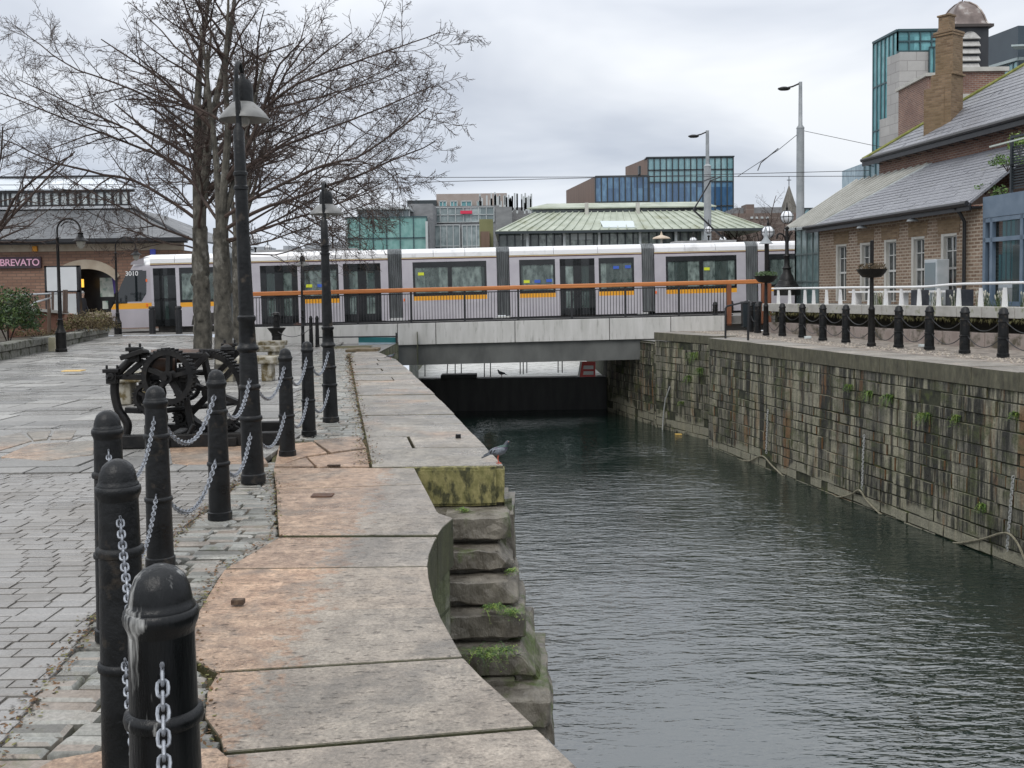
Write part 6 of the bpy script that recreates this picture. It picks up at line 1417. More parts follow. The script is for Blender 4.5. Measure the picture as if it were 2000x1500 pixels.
for a, b_ in ((848, 898), (903, 940)): curtain(t, X_(a, 108, 460), X_(b_, 108, 460), 108, 108, 0, ZY(a, 440, 108), 4, 4, GREYG, WHF, .08)
block(t, 'lower_block', 836, 968, 437, 108.2, 4, GRC)
m = MB(); m.bb(X_(899, 111, 420), X_(922, 111, 420), 111.3, 111.5, ZY(910, 417, 111), ZY(910, 411, 111)); m.build('red_roof_sign', pm('red_sign', (.6, .03, .08)), t)
t = thing('office_building', (0, 0, 0), 'flat roofed brown topped office block farthest back left of the pavilion', 'building')
block(t, 'top_floor', 852, 990, 378, 135, 14, pm('warm_grey_roof_wall', (.30, .25, .22), (.35, .30, .27), 1)); block(t, 'plant', 795, 852, 391, 134, 10, DKF); 
for a, b_ in ((858, 872), (880, 893), (901, 921), (932, 940)): curtain(t, X_(a, 134.6, 400), X_(b_, 134.6, 400), 134.6, 134.6, ZY(a, 405, 134.6), ZY(a, 393, 134.6), 2, 1, TEAL, WHF, .12)
block(t, 'rear_block', 990, 1040, 405, 138, 14, GRC)
t = thing('rooftop_plant', (0, 0, 0), 'white aerials and vents on the roofs left of the pavilion', 'rooftop plant'); rr_ = random.Random(3); m = MB()
for i in range(46):
    px = rr_.uniform(935, 1040); Y = 130; x = X_(px, Y, 400); z = ZY(px, rr_.uniform(392, 402), Y); h = rr_.uniform(.3, 1.2); m.bb(x-.1, x+.1, Y, Y+.2, z-1, z+h)
for px in (968, 975, 985): m.bb(X_(px, 130, 390), X_(px, 130, 390)+.15, 130, 130.2, ZY(px, 400, 130), ZY(px, 380, 130))
m.build('aerials', WHF, t)
# concrete gable + olive wall
t = thing('building_wall', (0, 0, 0), 'olive green rendered wall end at the left of the pavilion', 'wall'); block(t, 'render', 936, 962, 428, 80, 3, pm('olive_render', (.15, .15, .07), (.20, .20, .10), 1, rough=.9)); block(t, 'timber_slats', 938, 956, 452, 79.6, .3, BRZ)
block(t, 'grey_box', 968, 1000, 404, 86, 5, GRC)
# pavilion with pale green roof
pvn = thing('pavilion', (0, 0, 0), 'long glazed pavilion with pale green hipped roof behind the tram', 'building')
Yp = 74
zE = ZY(1150, 449, Yp); zR = ZY(1200, 414, Yp+5)
m = MB(); a0, a1, b0_, b1_ = X_(967, Yp, 449), X_(1500, Yp, 449), X_(1040, Yp+5, 414), X_(1405, Yp+5, 414)
solid(m, [(a0, Yp, zE), (a1, Yp, zE), (b1_, Yp+5, zR), (b0_, Yp+5, zR)], (0, 0, -.12)); solid(m, [(a0, Yp, zE), (b0_, Yp+5, zR), (b0_, Yp+8, zR), (a0, Yp+13, zE)], (0, 0, -.12)); solid(m, [(a1, Yp, zE), (a1, Yp+13, zE), (b1_, Yp+8, zR), (b1_, Yp+5, zR)], (0, 0, -.12))
for k in range(30):
    t_ = (k+.5)/30; m.beam((lerp(a0, a1, t_), Yp, zE+.04), (lerp(b0_, b1_, t_), Yp+5, zR+.04), .07, .09)
m.build('roof', COPPERG, pvn)
m = MB(); m.beam((a0, Yp-.08, zE-.12), (a1, Yp-.08, zE-.12), .12, .18); m.build('gutter', DKF, pvn)
m = MB(); z2, z3 = zR, ZY(1200, 405, Yp+5.5); m.bb(b0_, b1_-.6, Yp+5.6, Yp+9, z2-.2, z3); m.build('lantern', glass('dark_lantern_glass', (.03, .045, .05), .1, (1.1, 1), c2=(.12, .18, .18)), pvn)
m = MB(); solid(m, [(b0_-.4, Yp+5.1, z3), (b1_-.2, Yp+5.1, z3), (b1_-1.2, Yp+7, ZY(1200, 396, Yp+7)), (b0_+1.2, Yp+7, ZY(1200, 396, Yp+7))], (0, 0, -.1)); m.build('lantern_roof', COPPERG, pvn)
m = MB()
for px in (1146, 1246): m.bb(X_(px, Yp+4.5, 410)-.13, X_(px, Yp+4.5, 410)+.13, Yp+4.4, Yp+4.8, ZY(px, 420, Yp+4.5), ZY(px, 396, Yp+4.5))
m.build('vent_pipe', LIME, pvn)
m = MB(); solid(m, [P(1178, 446, Yp+.4), P(1243, 446, Yp+.4), P(1236, 434, Yp+1.9), P(1172, 434, Yp+1.9)], (0, 0, .1)); m.build('skylight', glass('skylight_glass', (.5, .56, .56), .1), pvn)
curtain(pvn, X_(975, Yp+1, 470), X_(1375, Yp+1, 470), Yp+1, Yp+1, 0, zE-.1, 26, 3, glass('pavilion_glass', (.05, .07, .065), .08, (1.0, 1.5), c2=(.34, .40, .36)), DKF, .09)
m = MB()
for px in (1030, 1102, 1170, 1250, 1320, 1372): m.bb(X_(px, Yp+.6, 470)-.09, X_(px, Yp+.6, 470)+.09, Yp+.5, Yp+.7, 0, zE)
for a, b_ in ((1114, 1156), (1017, 1033)): m.bb(X_(a, Yp+.9, 460), X_(b_, Yp+.9, 460), Yp+.9, Yp+.95, ZY(a, 467, Yp), ZY(a, 455, Yp))
m.build('column', WHF, pvn)
# parasol
q = P(1292, 500, 70); t = thing('parasol', (q.x, 70, 0), 'closed pale parasol on a post before the pavilion windows', 'parasol'); MB().cyl((0, 0, 0), (0, 0, ZY(1292, 462, 70)), .08, 6).build('pole', LIME, t); zc = ZY(1292, 465, 70); MB().lathe([(.62, zc-.05), (.55, zc+.05), (.1, zc+.2), (0, zc+.5)], seg=10).build('canopy', pm('buff_canopy', (.42, .33, .24), (.52, .43, .33), 3), t)
# blue glass building
bb_ = thing('office_building', (0, 0, 0), 'tall blue glass office block with bronze sides rising over the pavilion', 'building')
Yt = 128
def side(root, pa, ya, pb_, yb, pc, Ya, Yb, mat): m = MB(); m.add([(X_(pa, Ya, 400), Ya, 0), (X_(pb_, Yb, 400), Yb, 0), (X_(pb_, Yb, 400), Yb, ZY(pb_, yb, Yb)), (X_(pa, Ya, 400), Ya, ZY(pa, ya, Ya))], [(0, 1, 2, 3)]); m.build('bronze_side', mat, root)
block(bb_, 'core', 1168, 1428, 346, Yt+.3, 16, BRZ); block(bb_, 'upper_core', 1268, 1431, 309, Yt+1.3, 16, BRZ)
curtain(bb_, X_(1163, Yt, 400), X_(1268, Yt, 400), Yt, Yt, 0, ZY(1200, 344, Yt), 9, 5, BLUEG, DKF, .14)
curtain(bb_, X_(1266, Yt, 400), X_(1432, Yt, 400), Yt, Yt, 0, ZY(1350, 355, Yt), 14, 5, BLUEG, DKF, .14); curtain(bb_, X_(1266, Yt, 400), X_(1432, Yt, 400), Yt-.01, Yt-.01, ZY(1350, 355, Yt), ZY(1350, 308, Yt), 14, 2, BLUEU, DKF, .14)
side(bb_, 1106, 372, 1164, 344, 0, Yt+18, Yt, BRZ); side(bb_, 1222, 326, 1266, 308, 0, Yt+14, Yt, BRZ)
m = MB(); m.bb(X_(1262, Yt, 308), X_(1434, Yt, 308), Yt-.2, Yt+2, ZY(1350, 308, Yt), ZY(1350, 305.5, Yt)); m.bb(X_(1240, Yt+3, 326), X_(1244, Yt+3, 326), Yt-1, Yt, ZY(1240, 342, Yt), ZY(1240, 326, Yt)); m.build('parapet', DKF, bb_)
# right background: brown low block, spire
t = thing('brick_building', (0, 0, 0), 'dull brown brick block behind the bare trees right of the pavilion', 'building'); BRD = brick('distant_brown_brick', (.13, .095, .08), (.18, .135, .115), (.2, .17, .15), 1.5, .5, .05, dirt=(.1, .08, .07))
block(t, 'wall', 1432, 1590, 416, 92, 10, BRD); block(t, 'parapet', 1436, 1528, 405, 96, 6, GRC); block(t, 'chimney', 1457, 1473, 399, 95, 2, BRD)
curtain(t, X_(1570, 91, 400), X_(1605, 91, 400), 91, 91, ZY(1580, 424, 91), ZY(1580, 407, 91), 3, 1, BLUEU, DKF, .1)
block(t, 'lower_wall', 1378, 1470, 447, 86, 6, BRD)
for a in (1466, 1476, 1486, 1496): block(t, 'window', a, a+5, 423, 91.9, .1, WHF, py0=427)
t = thing('church_spire', (X_(1541, 120, 400), 120, 0), 'slender dark stone church spire beside the tallest grey pole', 'spire'); zs0, zs1 = ZY(1541, 418, 120), ZY(1541, 360, 120)
MB().bb(-1.0, 1.0, -1, 1, 0, zs0).build('tower', BRD, t); MB().lathe([(1.15, zs0), (0, zs1)], seg=8, smooth=False).build('spire', pm('spire_slate', (.10, .09, .075), (.14, .13, .11), 2), t); m = MB(); m.cyl((0, 0, zs1-.1), (0, 0, zs1+.9), .05, 5); m.bb(-.25, .25, -.03, .03, zs1+.45, zs1+.53); m.build('cross', BLACK, t)
# far left roofs over the tram
t = thing('distant_houses', (0, 0, 0), 'hazy grey roofline far beyond the tram left of the teal office', 'houses'); 
for a, b_, c in ((440, 520, 482), (520, 560, 488), (553, 572, 480), (595, 640, 476), (600, 672, 474)): block(t, 'roofline', a, b_, c, 170+a*.05, 8, pm('hazy_grey_wall', (.26, .28, .30), (.34, .36, .38), .5))
# teal hoarding and stone at quay end
HO = thing('hoarding', (0, 0, 0), 'teal and white banded hoarding at the left end of the bridge', 'hoarding')
hA, hB = P(700, 660, 40.0), P(774, 660, 40.2)
for k, (y0, y1, c) in enumerate(((659, 669, (.01, .12, .13)), (669, 678, (.30, .38, .42)), (678, 716, (.01, .13, .14)))):
    m = MB(); m.add([(hA.x, 40, ZY(700, y1, 40)), (hB.x, 40.3, ZY(774, y1, 40.3)), (hB.x, 40.3, ZY(774, y0, 40.3)), (hA.x, 40, ZY(700, y0, 40)), ]+[(hA.x, 40.06, ZY(700, y1, 40)), (hB.x, 40.36, ZY(774, y1, 40.3)), (hB.x, 40.36, ZY(774, y0, 40.3)), (hA.x, 40.06, ZY(700, y0, 40))], [(0, 1, 2, 3), (7, 6, 5, 4), (3, 2, 6, 7), (1, 5, 6, 2)]); m.build('band', pm('hoarding_paint_%d' % k, c, tuple(x*1.3 for x in c), 2, rough=.5), HO)
MB().bb(hB.x-.03, hB.x+.03, 40.2, 40.28, ZY(774, 716, 40.2), ZY(774, 650, 40.2)).build('post', BLACK, HO)
fr_ = thing('fence_wire', (0, 0, 0), 'thin black rail low before the pale bridge wall', 'fence'); m = MB(); m.beam(P(622, 659, 39.8), P(776, 657, 40), .04, .05); 
m.build('rail', BLACK, fr_)
q = P(708, 668, 33); s_ = rough_block(q.x-.55, q.x+.5, 32.8, 33.6, gz(-5, 33), gz(-5, 33)+.10, 6, .05); tag(s_.build('loose_stone', pm('brown_flat_stone', (.12, .09, .055), (.2, .16, .1), 5, rough=.9, bump=.6)), 'flat brown mossy stone lying at the far quay end', 'stone')
# sign beyond the bridge
sgn = thing('warning_sign', (0, 0, 0), 'red and white warning sign hanging under the far side of the bridge', 'sign'); Ys = 45.3
m = MB(); m.add([P(1136, 706, Ys), P(1163, 706, Ys), P(1163, 736, Ys), P(1131, 736, Ys)]+[P(a, b_, Ys+.05) for a, b_ in ((1136, 706), (1163, 706), (1163, 736), (1131, 736))], [(3, 2, 1, 0), (4, 5, 6, 7), (0, 1, 5, 4)]); m.build('board', pm('red_sign_board', (.6, .04, .03), rough=.4), sgn)
m = MB()
for y0, y1 in ((714, 721), (725, 732)): m.add([P(1140, y0, Ys-.02), P(1159, y0, Ys-.02), P(1159, y1, Ys-.02), P(1139, y1, Ys-.02)], [(3, 2, 1, 0)])
m.add([P(1133, 706, Ys-.02), P(1137, 706, Ys-.02), P(1132, 736, Ys-.02), P(1128, 736, Ys-.02)], [(3, 2, 1, 0)]); m.build('white_panels', WHITE, sgn)
t = thing('mooring_rods', (0, 0, 0), 'thin dark rods and wires standing in the dock beyond the bridge', 'rods'); 
for i, (px, b_) in enumerate(((872, 745), (889, 745), (901, 742), (946, 736), (958, 736), (1016, 731), (1022, 731), (1029, 729), (1090, 728), (1098, 728), (830, 735))):
    MB().cyl(P(px, b_, 47.5), P(px+(3 if i == 0 else 0), 702, 47.5), .025, 5).build('rod', BLACK, t)
MB().cyl(P(795, 745, 47.5), P(905, 742, 47.5), .02, 5).build('wire', BLACK, t)
# ================================================================== trees
BARK = pm('grey_mossy_bark', (.028, .026, .02), (.115, .105, .085), 6, rough=.9, bump=1, bs=12, dist=.05, sc3=(1, 1, .6), c3=(.19, .18, .155), s3=3.2, t3=.62)
BARK2 = pm('dark_twig_bark', (.028, .018, .014), (.07, .046, .036), 5, rough=.85)
class Tree:
    def __init__(s, seed): s.r = random.Random(seed); s.limb = MB(); s.twig = MB(); s.n = 0
    def branch(s, p, d, ln, rad, lvl, maxl, spec):
        r = s.r; ns = max(3, int(ln/(.42 if lvl < 3 else .22))) if lvl < 3 else (4 if lvl < maxl else 3)
        pts = [p.copy()]; dirs = [d.copy()]; q = p.copy(); dd = d.copy().normalized(); sl = ln/ns
        wob = spec.get('wob', .12)*(1 if lvl < 2 else 1.5)
        for i in range(ns):
            t = (i+1)/ns
            dd = dd+Vector((r.gauss(0, wob), r.gauss(0, wob), r.gauss(0, wob)))
            if lvl == 1: dd.z += -.02+.10*t if dd.z < .4 else -.03
            elif lvl >= 2: dd.z += (-.09 if t < .55 else .10)*spec.get('droop', 1)
            dd.normalize(); q = q+dd*sl; pts.append(q.copy()); dirs.append(dd.copy())
        rs = [max(.0055, rad*(1-.72*(i/ns)**.9)) for i in range(ns+1)]
        if lvl == maxl: rs = [max(.0045, rad*(1-.55*i/ns)) for i in range(ns+1)]
        (s.limb if lvl <= spec.get('limb_lvl', 1) else s.twig).tube(pts, rs, 9 if lvl == 0 else 6 if lvl <= 1 else 4 if lvl == 2 else 3)
        if lvl >= maxl: return
        nc = spec['kids'][lvl]; f0 = .18 if lvl else .35
        for k in range(nc):
            t = f0+(1-f0)*((k+r.uniform(.1, .9))/nc); i = min(int(t*ns), ns-1); f = t*ns-i
            bp = pts[i].lerp(pts[i+1], f); bd = dirs[i+1]
            ang = R(r.uniform(32, 62)); az = r.uniform(0, 2*PI); u = bd.orthogonal().normalized(); v_ = bd.cross(u)
            nd = bd*math.cos(ang)+(u*math.cos(az)+v_*math.sin(az))*math.sin(ang)
            if lvl <= 1: nd.z = nd.z*.75+.06
            cl = ln*spec['ratio'][lvl]*r.uniform(.6, 1.15)*(1.1-.55*t)
            s.branch(bp, nd, cl, rs[min(i+1, ns)]*r.uniform(.55, .74), lvl+1, maxl, spec)
def big_tree(loc, trunk_r, fork_z, leaders, limbs, seed, label, knobs=(), bark=BARK, kids=(9, 8, 7, 5), maxl=5):
    T = Tree(seed); root = thing('bare_tree', loc, label, 'tree', 'bare winter trees on the plaza')
    r = T.r; tp = [Vector((0, 0, -.3)), Vector((0, 0, .2))]; z = .2
    while z < fork_z: z += .12; tp.append(Vector((r.gauss(0, .006), r.gauss(0, .006), min(z, fork_z))))
    rs = [trunk_r*1.3]+[trunk_r*(1.12-.22*p.z/fork_z)*(1+.10*mnoise.noise(Vector((seed, 0, p.z*1.6)))+.05*mnoise.noise(Vector((seed, 3, p.z*6)))) for p in tp[1:]]
    tr_ = MB(); tr_.tube(tp, rs, 20); tr_.v = [tuple(Vector(p)+Vector((p[0], p[1], 0)).normalized()*(.03*mnoise.noise(Vector(p)*4+Vector((seed, 0, 0)))+.018*mnoise.noise(Vector(p)*11))) for p in tr_.v]
    for kz, ka in knobs: tr_.ball((trunk_r*.8*math.cos(ka), trunk_r*.8*math.sin(ka), kz), (trunk_r*.5, trunk_r*.5, trunk_r*.8), 10)
    tr_.build('trunk', bark, root)
    top = tp[-1]; spec = dict(kids=(0, 8, 7, 6, 4), ratio=(.6, .42, .45, .5, .55), wob=.10, limb_lvl=0)
    tr2 = MB()
    for (dx, dy, ln, rad, nk) in leaders:
        d = Vector((dx, dy, 1)).normalized(); ns = max(4, int(ln/.5)); pts = [top-Vector((0, 0, .25))]; dd = d.copy(); q = top.copy()
        for i in range(ns):
            dd = (dd+Vector((r.gauss(0, .035), r.gauss(0, .035), .03))).normalized(); q = q+dd*(ln/ns); pts.append(q.copy())
        rr = [rad*1.15]+[rad*(1-.75*i/ns) for i in range(1, ns+1)]
        tr2.tube(pts, rr, 9)
        for k in range(nk):
            t = .12+.86*(k+r.random())/nk; i = min(int(t*ns), ns-1); bp = pts[i].lerp(pts[i+1], t*ns-i)
            az = r.uniform(0, 2*PI); el = r.uniform(.35, 1.5); nd = Vector((math.cos(az), math.sin(az), el)).normalized()
            T.branch(bp, nd, r.uniform(2.2, 4.2)*(1.05-.45*t), rr[i]*.42+.012, 1, maxl-1, dict(spec, kids=(0, 8, 6, 5, 4), wob=.10))
    for (z0, dx, dy, dz, ln, rad) in limbs:
        T.branch(Vector((0, 0, z0)), Vector((dx, dy, dz)).normalized(), ln, rad, 1, maxl-1, dict(spec, kids=(0, 13, 9, 7, 4), wob=.09))
    tr2.build('leaders', bark, root)
    for n_, mb_ in (('limbs', T.limb), ('twigs', T.twig)):
        if mb_.v: mb_.build(n_, BARK2, root)
    return root, len(T.twig.f)
q = G(397, 690, 0); K = 2000/q.y
t1 = big_tree((q.x, q.y, gz(q.x, q.y)), .235, 3.75, [(-.10, .05, 7.0, .16, 9), (.03, -.06, 7.2, .15, 9), (.16, .1, 5.5, .12, 7), (.0, .25, 5.5, .10, 6)],
    [(3.9, -0.95, 0.2, 0.77, 6.2, 0.058), (3.3, -0.9, -0.35, 0.5, 4.6, 0.041), (4.1, 0.9, -0.3, 0.82, 6.4, 0.058), (3.6, 0.2, -0.9, 0.72, 4.5, 0.048), (3.9, -0.3, 0.9, 0.72, 4.6, 0.048), (4.8, -0.8, -0.2, 1.17, 6, 0.051), (5.3, 0.85, 0.1, 1.02, 6, 0.051), (3.1, -0.9, 0.3, 0.2, 4, 0.031), (5.9, 0.9, 0, 0.82, 6.6, 0.048), (6.4, -0.9, 0, 0.82, 6, 0.044), (5.2, -0.95, 0.15, 0.62, 6.6, 0.048)], 11,
    'foremost bare tree, its thick grey trunk leftmost of the cluster on the plaza', knobs=((2.2, -.6), (2.25, 3.6), (1.2, -1.6)))
q = G(438, 712, 0)
t2 = big_tree((q.x, q.y, gz(q.x, q.y)), .20, 3.3, [(.12, .0, 5.2, .11, 8), (.3, .1, 4.6, .09, 7), (-.08, .1, 5.0, .10, 7)],
    [(3.2, 0.92, 0.1, 0.57, 6.2, 0.051), (3.5, 0.9, -0.35, 0.84, 6, 0.048), (2.9, 0.85, 0.4, 0.44, 5.2, 0.037), (3.4, -0.6, 0.5, 0.82, 4, 0.041), (4.2, 0.95, 0.1, 0.97, 5.6, 0.041), (3, 0.9, -0.2, 0.18, 4.6, 0.034), (5, 0.9, -0.1, 1.12, 6.4, 0.041), (4.6, 0.8, 0.4, 1.32, 5.5, 0.034)], 23,
    'slimmer bare tree whose trunk stands just right of the foremost trunk', knobs=((1.9, 0), (1.95, 2.5)))
q = G(468, 668, -.05)
t3 = big_tree((q.x, q.y, gz(q.x, q.y)), .20, 3.9, [(.15, 0, 5.0, .10, 8), (-.15, .1, 5.0, .09, 7), (.4, .0, 4.8, .08, 6)],
    [(3.9, 0.9, 0, 0.52, 7, 0.048), (4.2, 0.9, 0.2, 0.82, 7.2, 0.048), (3.6, 0.9, -0.2, 0.2, 6, 0.037), (4, -0.9, 0, 0.72, 4.5, 0.041), (3.4, 0.95, 0.1, 0.1, 5.4, 0.031)], 37, 'bare tree standing behind the large lamp post')
def small_tree(px, py_base, Y, ytop, label, seed, nl=5, group='bare trees in the background', spread=.55, kids=7, zb=None):
    x = X_(px, Y, py_base); H = ZY(px, ytop, Y); T = Tree(seed); root = thing('bare_tree', (x, Y, 0), label, 'tree', group)
    MB().tube([(0, 0, -.1), (0, 0, H*.3)], [H*.022, H*.016], 8).build('trunk', BARK2, root)
    for k in range(nl):
        az = 2*PI*k/nl+T.r.random(); T.branch(Vector((0, 0, H*.28)), Vector((math.cos(az)*spread, math.sin(az)*spread, 1)).normalized(), H*.72, H*.010, 1, 4, dict(kids=(0, kids, 6, 4), ratio=(.6, .42, .45, .5), wob=.07, limb_lvl=0, droop=.3))
    T.twig.build('crown', BARK2, root); return root
small_tree(-35, 650, 42, 222, 'bare tree at the left frame edge before the brick hall', 3, 7, 'bare trees in the background', .42, 9)
for i, (px, Y, yt, lab) in enumerate(((1450, 80, 405, 'bare tree left in the row behind the tram end'), (1485, 84, 372, 'tallest bare tree in the row behind the tram end'), (1512, 78, 420, 'bare tree right in the row behind the globe lamp'), (1425, 82, 425, 'bare tree nearest the blue glass block'))): small_tree(px, 520, Y, yt, lab, 50+i, 6, spread=.5, kids=7)
# ================================================================== leaves: bushes, weeds
def leafy(name, loc, rad, n, size, cols, label, cat, group=None, seed=1, stems=None, flat=1.0):
    rr_ = random.Random(seed); root = thing(name, loc, label, cat, group); mb = MB()
    for i in range(n):
        # clumpy shell
        a = rr_.uniform(0, 2*PI); u = rr_.uniform(-.3, 1); rr = (rr_.random()**.35); d = Vector((math.cos(a)*math.sqrt(1-u*u*.9), math.sin(a)*math.sqrt(1-u*u*.9), u))
        k = 1+.28*mnoise.noise(d*2.2+Vector((seed, 0, 0)))+.12*mnoise.noise(d*6)
        c = Vector((d.x*rad[0]*rr*k, d.y*rad[1]*rr*k, rad[2]*.45+d.z*rad[2]*rr*k*.75)); s = size*rr_.uniform(.6, 1.3)
        t = Vector((rr_.gauss(0, 1), rr_.gauss(0, 1), rr_.gauss(0, .8))).normalized(); b_ = t.orthogonal().normalized()
        b_ = (b_*math.cos(a*3)+t.cross(b_)*math.sin(a*3))
        mb.cm = rr_.choice((0, 0, 1, 2)) if mnoise.noise(c*2) > 0 else rr_.choice((0, 1, 1)); mb.quad(c-t*s, c+b_*s*.45, c+t*s, c-b_*s*.45)
    mb.cm = 0; mb.build('foliage', cols, root)
    sm = MB()
    for i in range(6): a = i*1.05; sm.tube([(0, 0, -.1), (math.cos(a)*rad[0]*.4, math.sin(a)*rad[1]*.4, rad[2]*.6)], .012*max(1, rad[2]), 4)
    sm.build('stems', BARK2, root); return root
GR = [pm('leaf_green', (.045, .085, .02), rough=.5), pm('leaf_dark_green', (.02, .045, .012), rough=.5), pm('leaf_light_green', (.085, .13, .03), rough=.5)]
BRN = [pm('leaf_olive_brown', (.12, .095, .04), rough=.8), pm('leaf_brown', (.085, .06, .03), rough=.8), pm('leaf_yellow_green', (.13, .13, .045), rough=.7)]
WEED = [pm('weed_green', (.10, .19, .03), rough=.5), pm('weed_yellow_green', (.20, .28, .05), rough=.5), pm('weed_dark', (.04, .09, .02), rough=.5)]
leafy('bush', (X_(8, 30, 620), 30.2, .35), (.95, .9, 1.35), 5200, .05, GR, 'dense dark green bush at the left frame edge', 'bush', None, 3)
leafy('bush', (X_(140, 36, 630), 37.0, .3), (.95, .7, .62), 1800, .045, BRN, 'brown green shrub left in the pair by the planter wall', 'bush', 'shrubs behind the planter wall', 4)
leafy('bush', (X_(178, 39, 630), 39.4, .3), (.85, .7, .72), 1700, .045, BRN, 'yellowish shrub right in the pair before the hall doorway', 'bush', 'shrubs behind the planter wall', 5)
leafy('bush', (X_(75, 34, 640), 34.0, .3), (.9, .4, .28), 700, .035, BRN, 'low brown shrub at the foot of the red ramp wall', 'bush', 'shrubs behind the planter wall', 6)
def weed(loc, r, label, group, seed, hang=.35, out=None, lw=.009):
    rr_ = random.Random(seed); t = thing('weed', loc, label, 'weed', group); mb = MB()
    for k in range(int(26+r*260)):
        a = rr_.uniform(0, 6.28); d = Vector((math.cos(a), math.sin(a), 0)); 
        if out: d = (Vector((out[0], out[1], 0))*.7+d*.8)
        o = Vector((rr_.gauss(0, r*.3), rr_.gauss(0, r*.22), 0)); ln = r*rr_.uniform(.4, 1.2); up = rr_.uniform(.2, 1.0)*ln; s_ = Vector((-d.y, d.x, 0)).normalized()*lw*.4; pts = []
        for j in range(4):
            q = j/3; pts.append(o+d*ln*.7*q+Vector((0, 0, up*q-(hang+.5)*ln*q*q)))
        mb.cm = rr_.choice((0, 1, 2)); 
        for j in range(3): w0, w1 = 1-j*.3, 1-(j+1)*.3; mb.quad(pts[j]-s_*w0, pts[j]+s_*w0, pts[j+1]+s_*w1, pts[j+1]-s_*w1)
        for j in (1, 2, 3):     # leaflets
            for sd_ in (-1, 1):
                e = (d*.5+s_.normalized()*sd_+Vector((0, 0, rr_.uniform(-.3, .5)))).normalized()*lw*rr_.uniform(1.0, 2.2); f_ = e.cross(Vector((0, 0, 1))).normalized()*lw*.5; mb.quad(pts[j], pts[j]+e*.5+f_, pts[j]+e, pts[j]+e*.5-f_)
    mb.cm = 0; mb.build('leaves', WEED, t); return t
# weeds on steps and walls
for i, (px, py, Y, r_, lab) in enumerate(((965, 1182, 8.3, .13, 'bright weed tuft on the middle step'), (1000, 1190, 8.3, .10, 'bright weed tuft at outer end of the middle step'), (945, 1270, 7.9, .20, 'large bright weed tuft low on the steps'), (985, 1265, 7.95, .13, 'weed tuft beside the large low one on the steps'),
        (905, 992, 9.1, .06, 'tiny weed under the yellow corner block'), (968, 1010, 8.95, .09, 'weed tuft at outer end of the top step'), (1000, 1110, 8.6, .06, 'tiny weed on the outer edge of the second step'))):
    p = P(px, py, Y); weed((p.x, p.y, p.z-.02), r_, lab, 'weeds growing on the quay steps', 20+i)
def on_wall(px, py, off=.085):     # point on the right-hand wall plane for a pixel
    a, b_ = (Vector(NR[1]), Vector(NR[2])) if px > 1384 else (Vector(c1), Vector(c2))
    d = (b_-a).normalized(); r0 = ray(px, py); k = Vector((r0.x, r0.y)); det = d.x*(-k.y)+k.x*d.y; s = (a.x*k.y-a.y*k.x)/det if abs(det) > 1e-9 else 0
    # a + d s = k t
    M_ = Matrix(((d.x, -k.x), (d.y, -k.y))); sol = M_.inverted() @ Vector((-a.x, -a.y)); t = sol[1]
    p = CAMP+r0*t; n_ = Vector((-d.y, d.x, 0)); return p+n_*off
for i, (px, py, r_, n, lab) in enumerate(((1362, 690, .28, 260, 'weed tuft high in the wall recess corner'), (1350, 735, .22, 150, 'trailing weed lower in the wall recess'), (1372, 720, .25, 200, 'weed tuft beside the recess corner edge'), (1335, 785, .13, 70, 'small weed on the recess wall near the water'),
        (1665, 752, .16, 110, 'leftmost weed in the upper joint of the right wall'), (1705, 764, .18, 120, 'second weed in the upper joint of the right wall'), (1745, 772, .2, 130, 'third weed in the upper joint of the right wall'), (1815, 808, .2, 130, 'weed in the long mossy joint of the right wall'), (1875, 812, .16, 90, 'rightmost weed in the long mossy joint'), (1990, 806, .12, 70, 'weed in the right wall at the frame edge'), (1928, 985, .14, 70, 'lone weed low on the right wall'))):
    p = on_wall(px, py, .05); weed(tuple(p), r_, lab, 'weeds rooted in the right quay wall', 40+i, hang=1.0, out=(-.95, -.2), lw=.024)
# climbers at the balcony
for i, (px, py, Y, r_, n, lab) in enumerate(((1992, 285, 29.5, (.35, .35, .5), 420, 'yellow green plant at the top right frame edge by the gutter'), (1968, 315, 29.6, (.55, .4, .35), 460, 'leafy climber over the balcony rail'), (1952, 395, 29.6, (.3, .3, .55), 420, 'leafy climber hanging left of the balcony screen'), (1925, 360, 30.4, (.35, .3, .2), 130, 'thin sprig of climber lying on the slate roof'))):
    p = P(px, py, Y); leafy('climbing_plant', (p.x, p.y, p.z-.2), r_, n, .045, [GR[0], WEED[0], GR[2]] if i else [WEED[1], WEED[0], GR[2]], lab, 'plant', 'climbing plants round the balcony', 60+i)
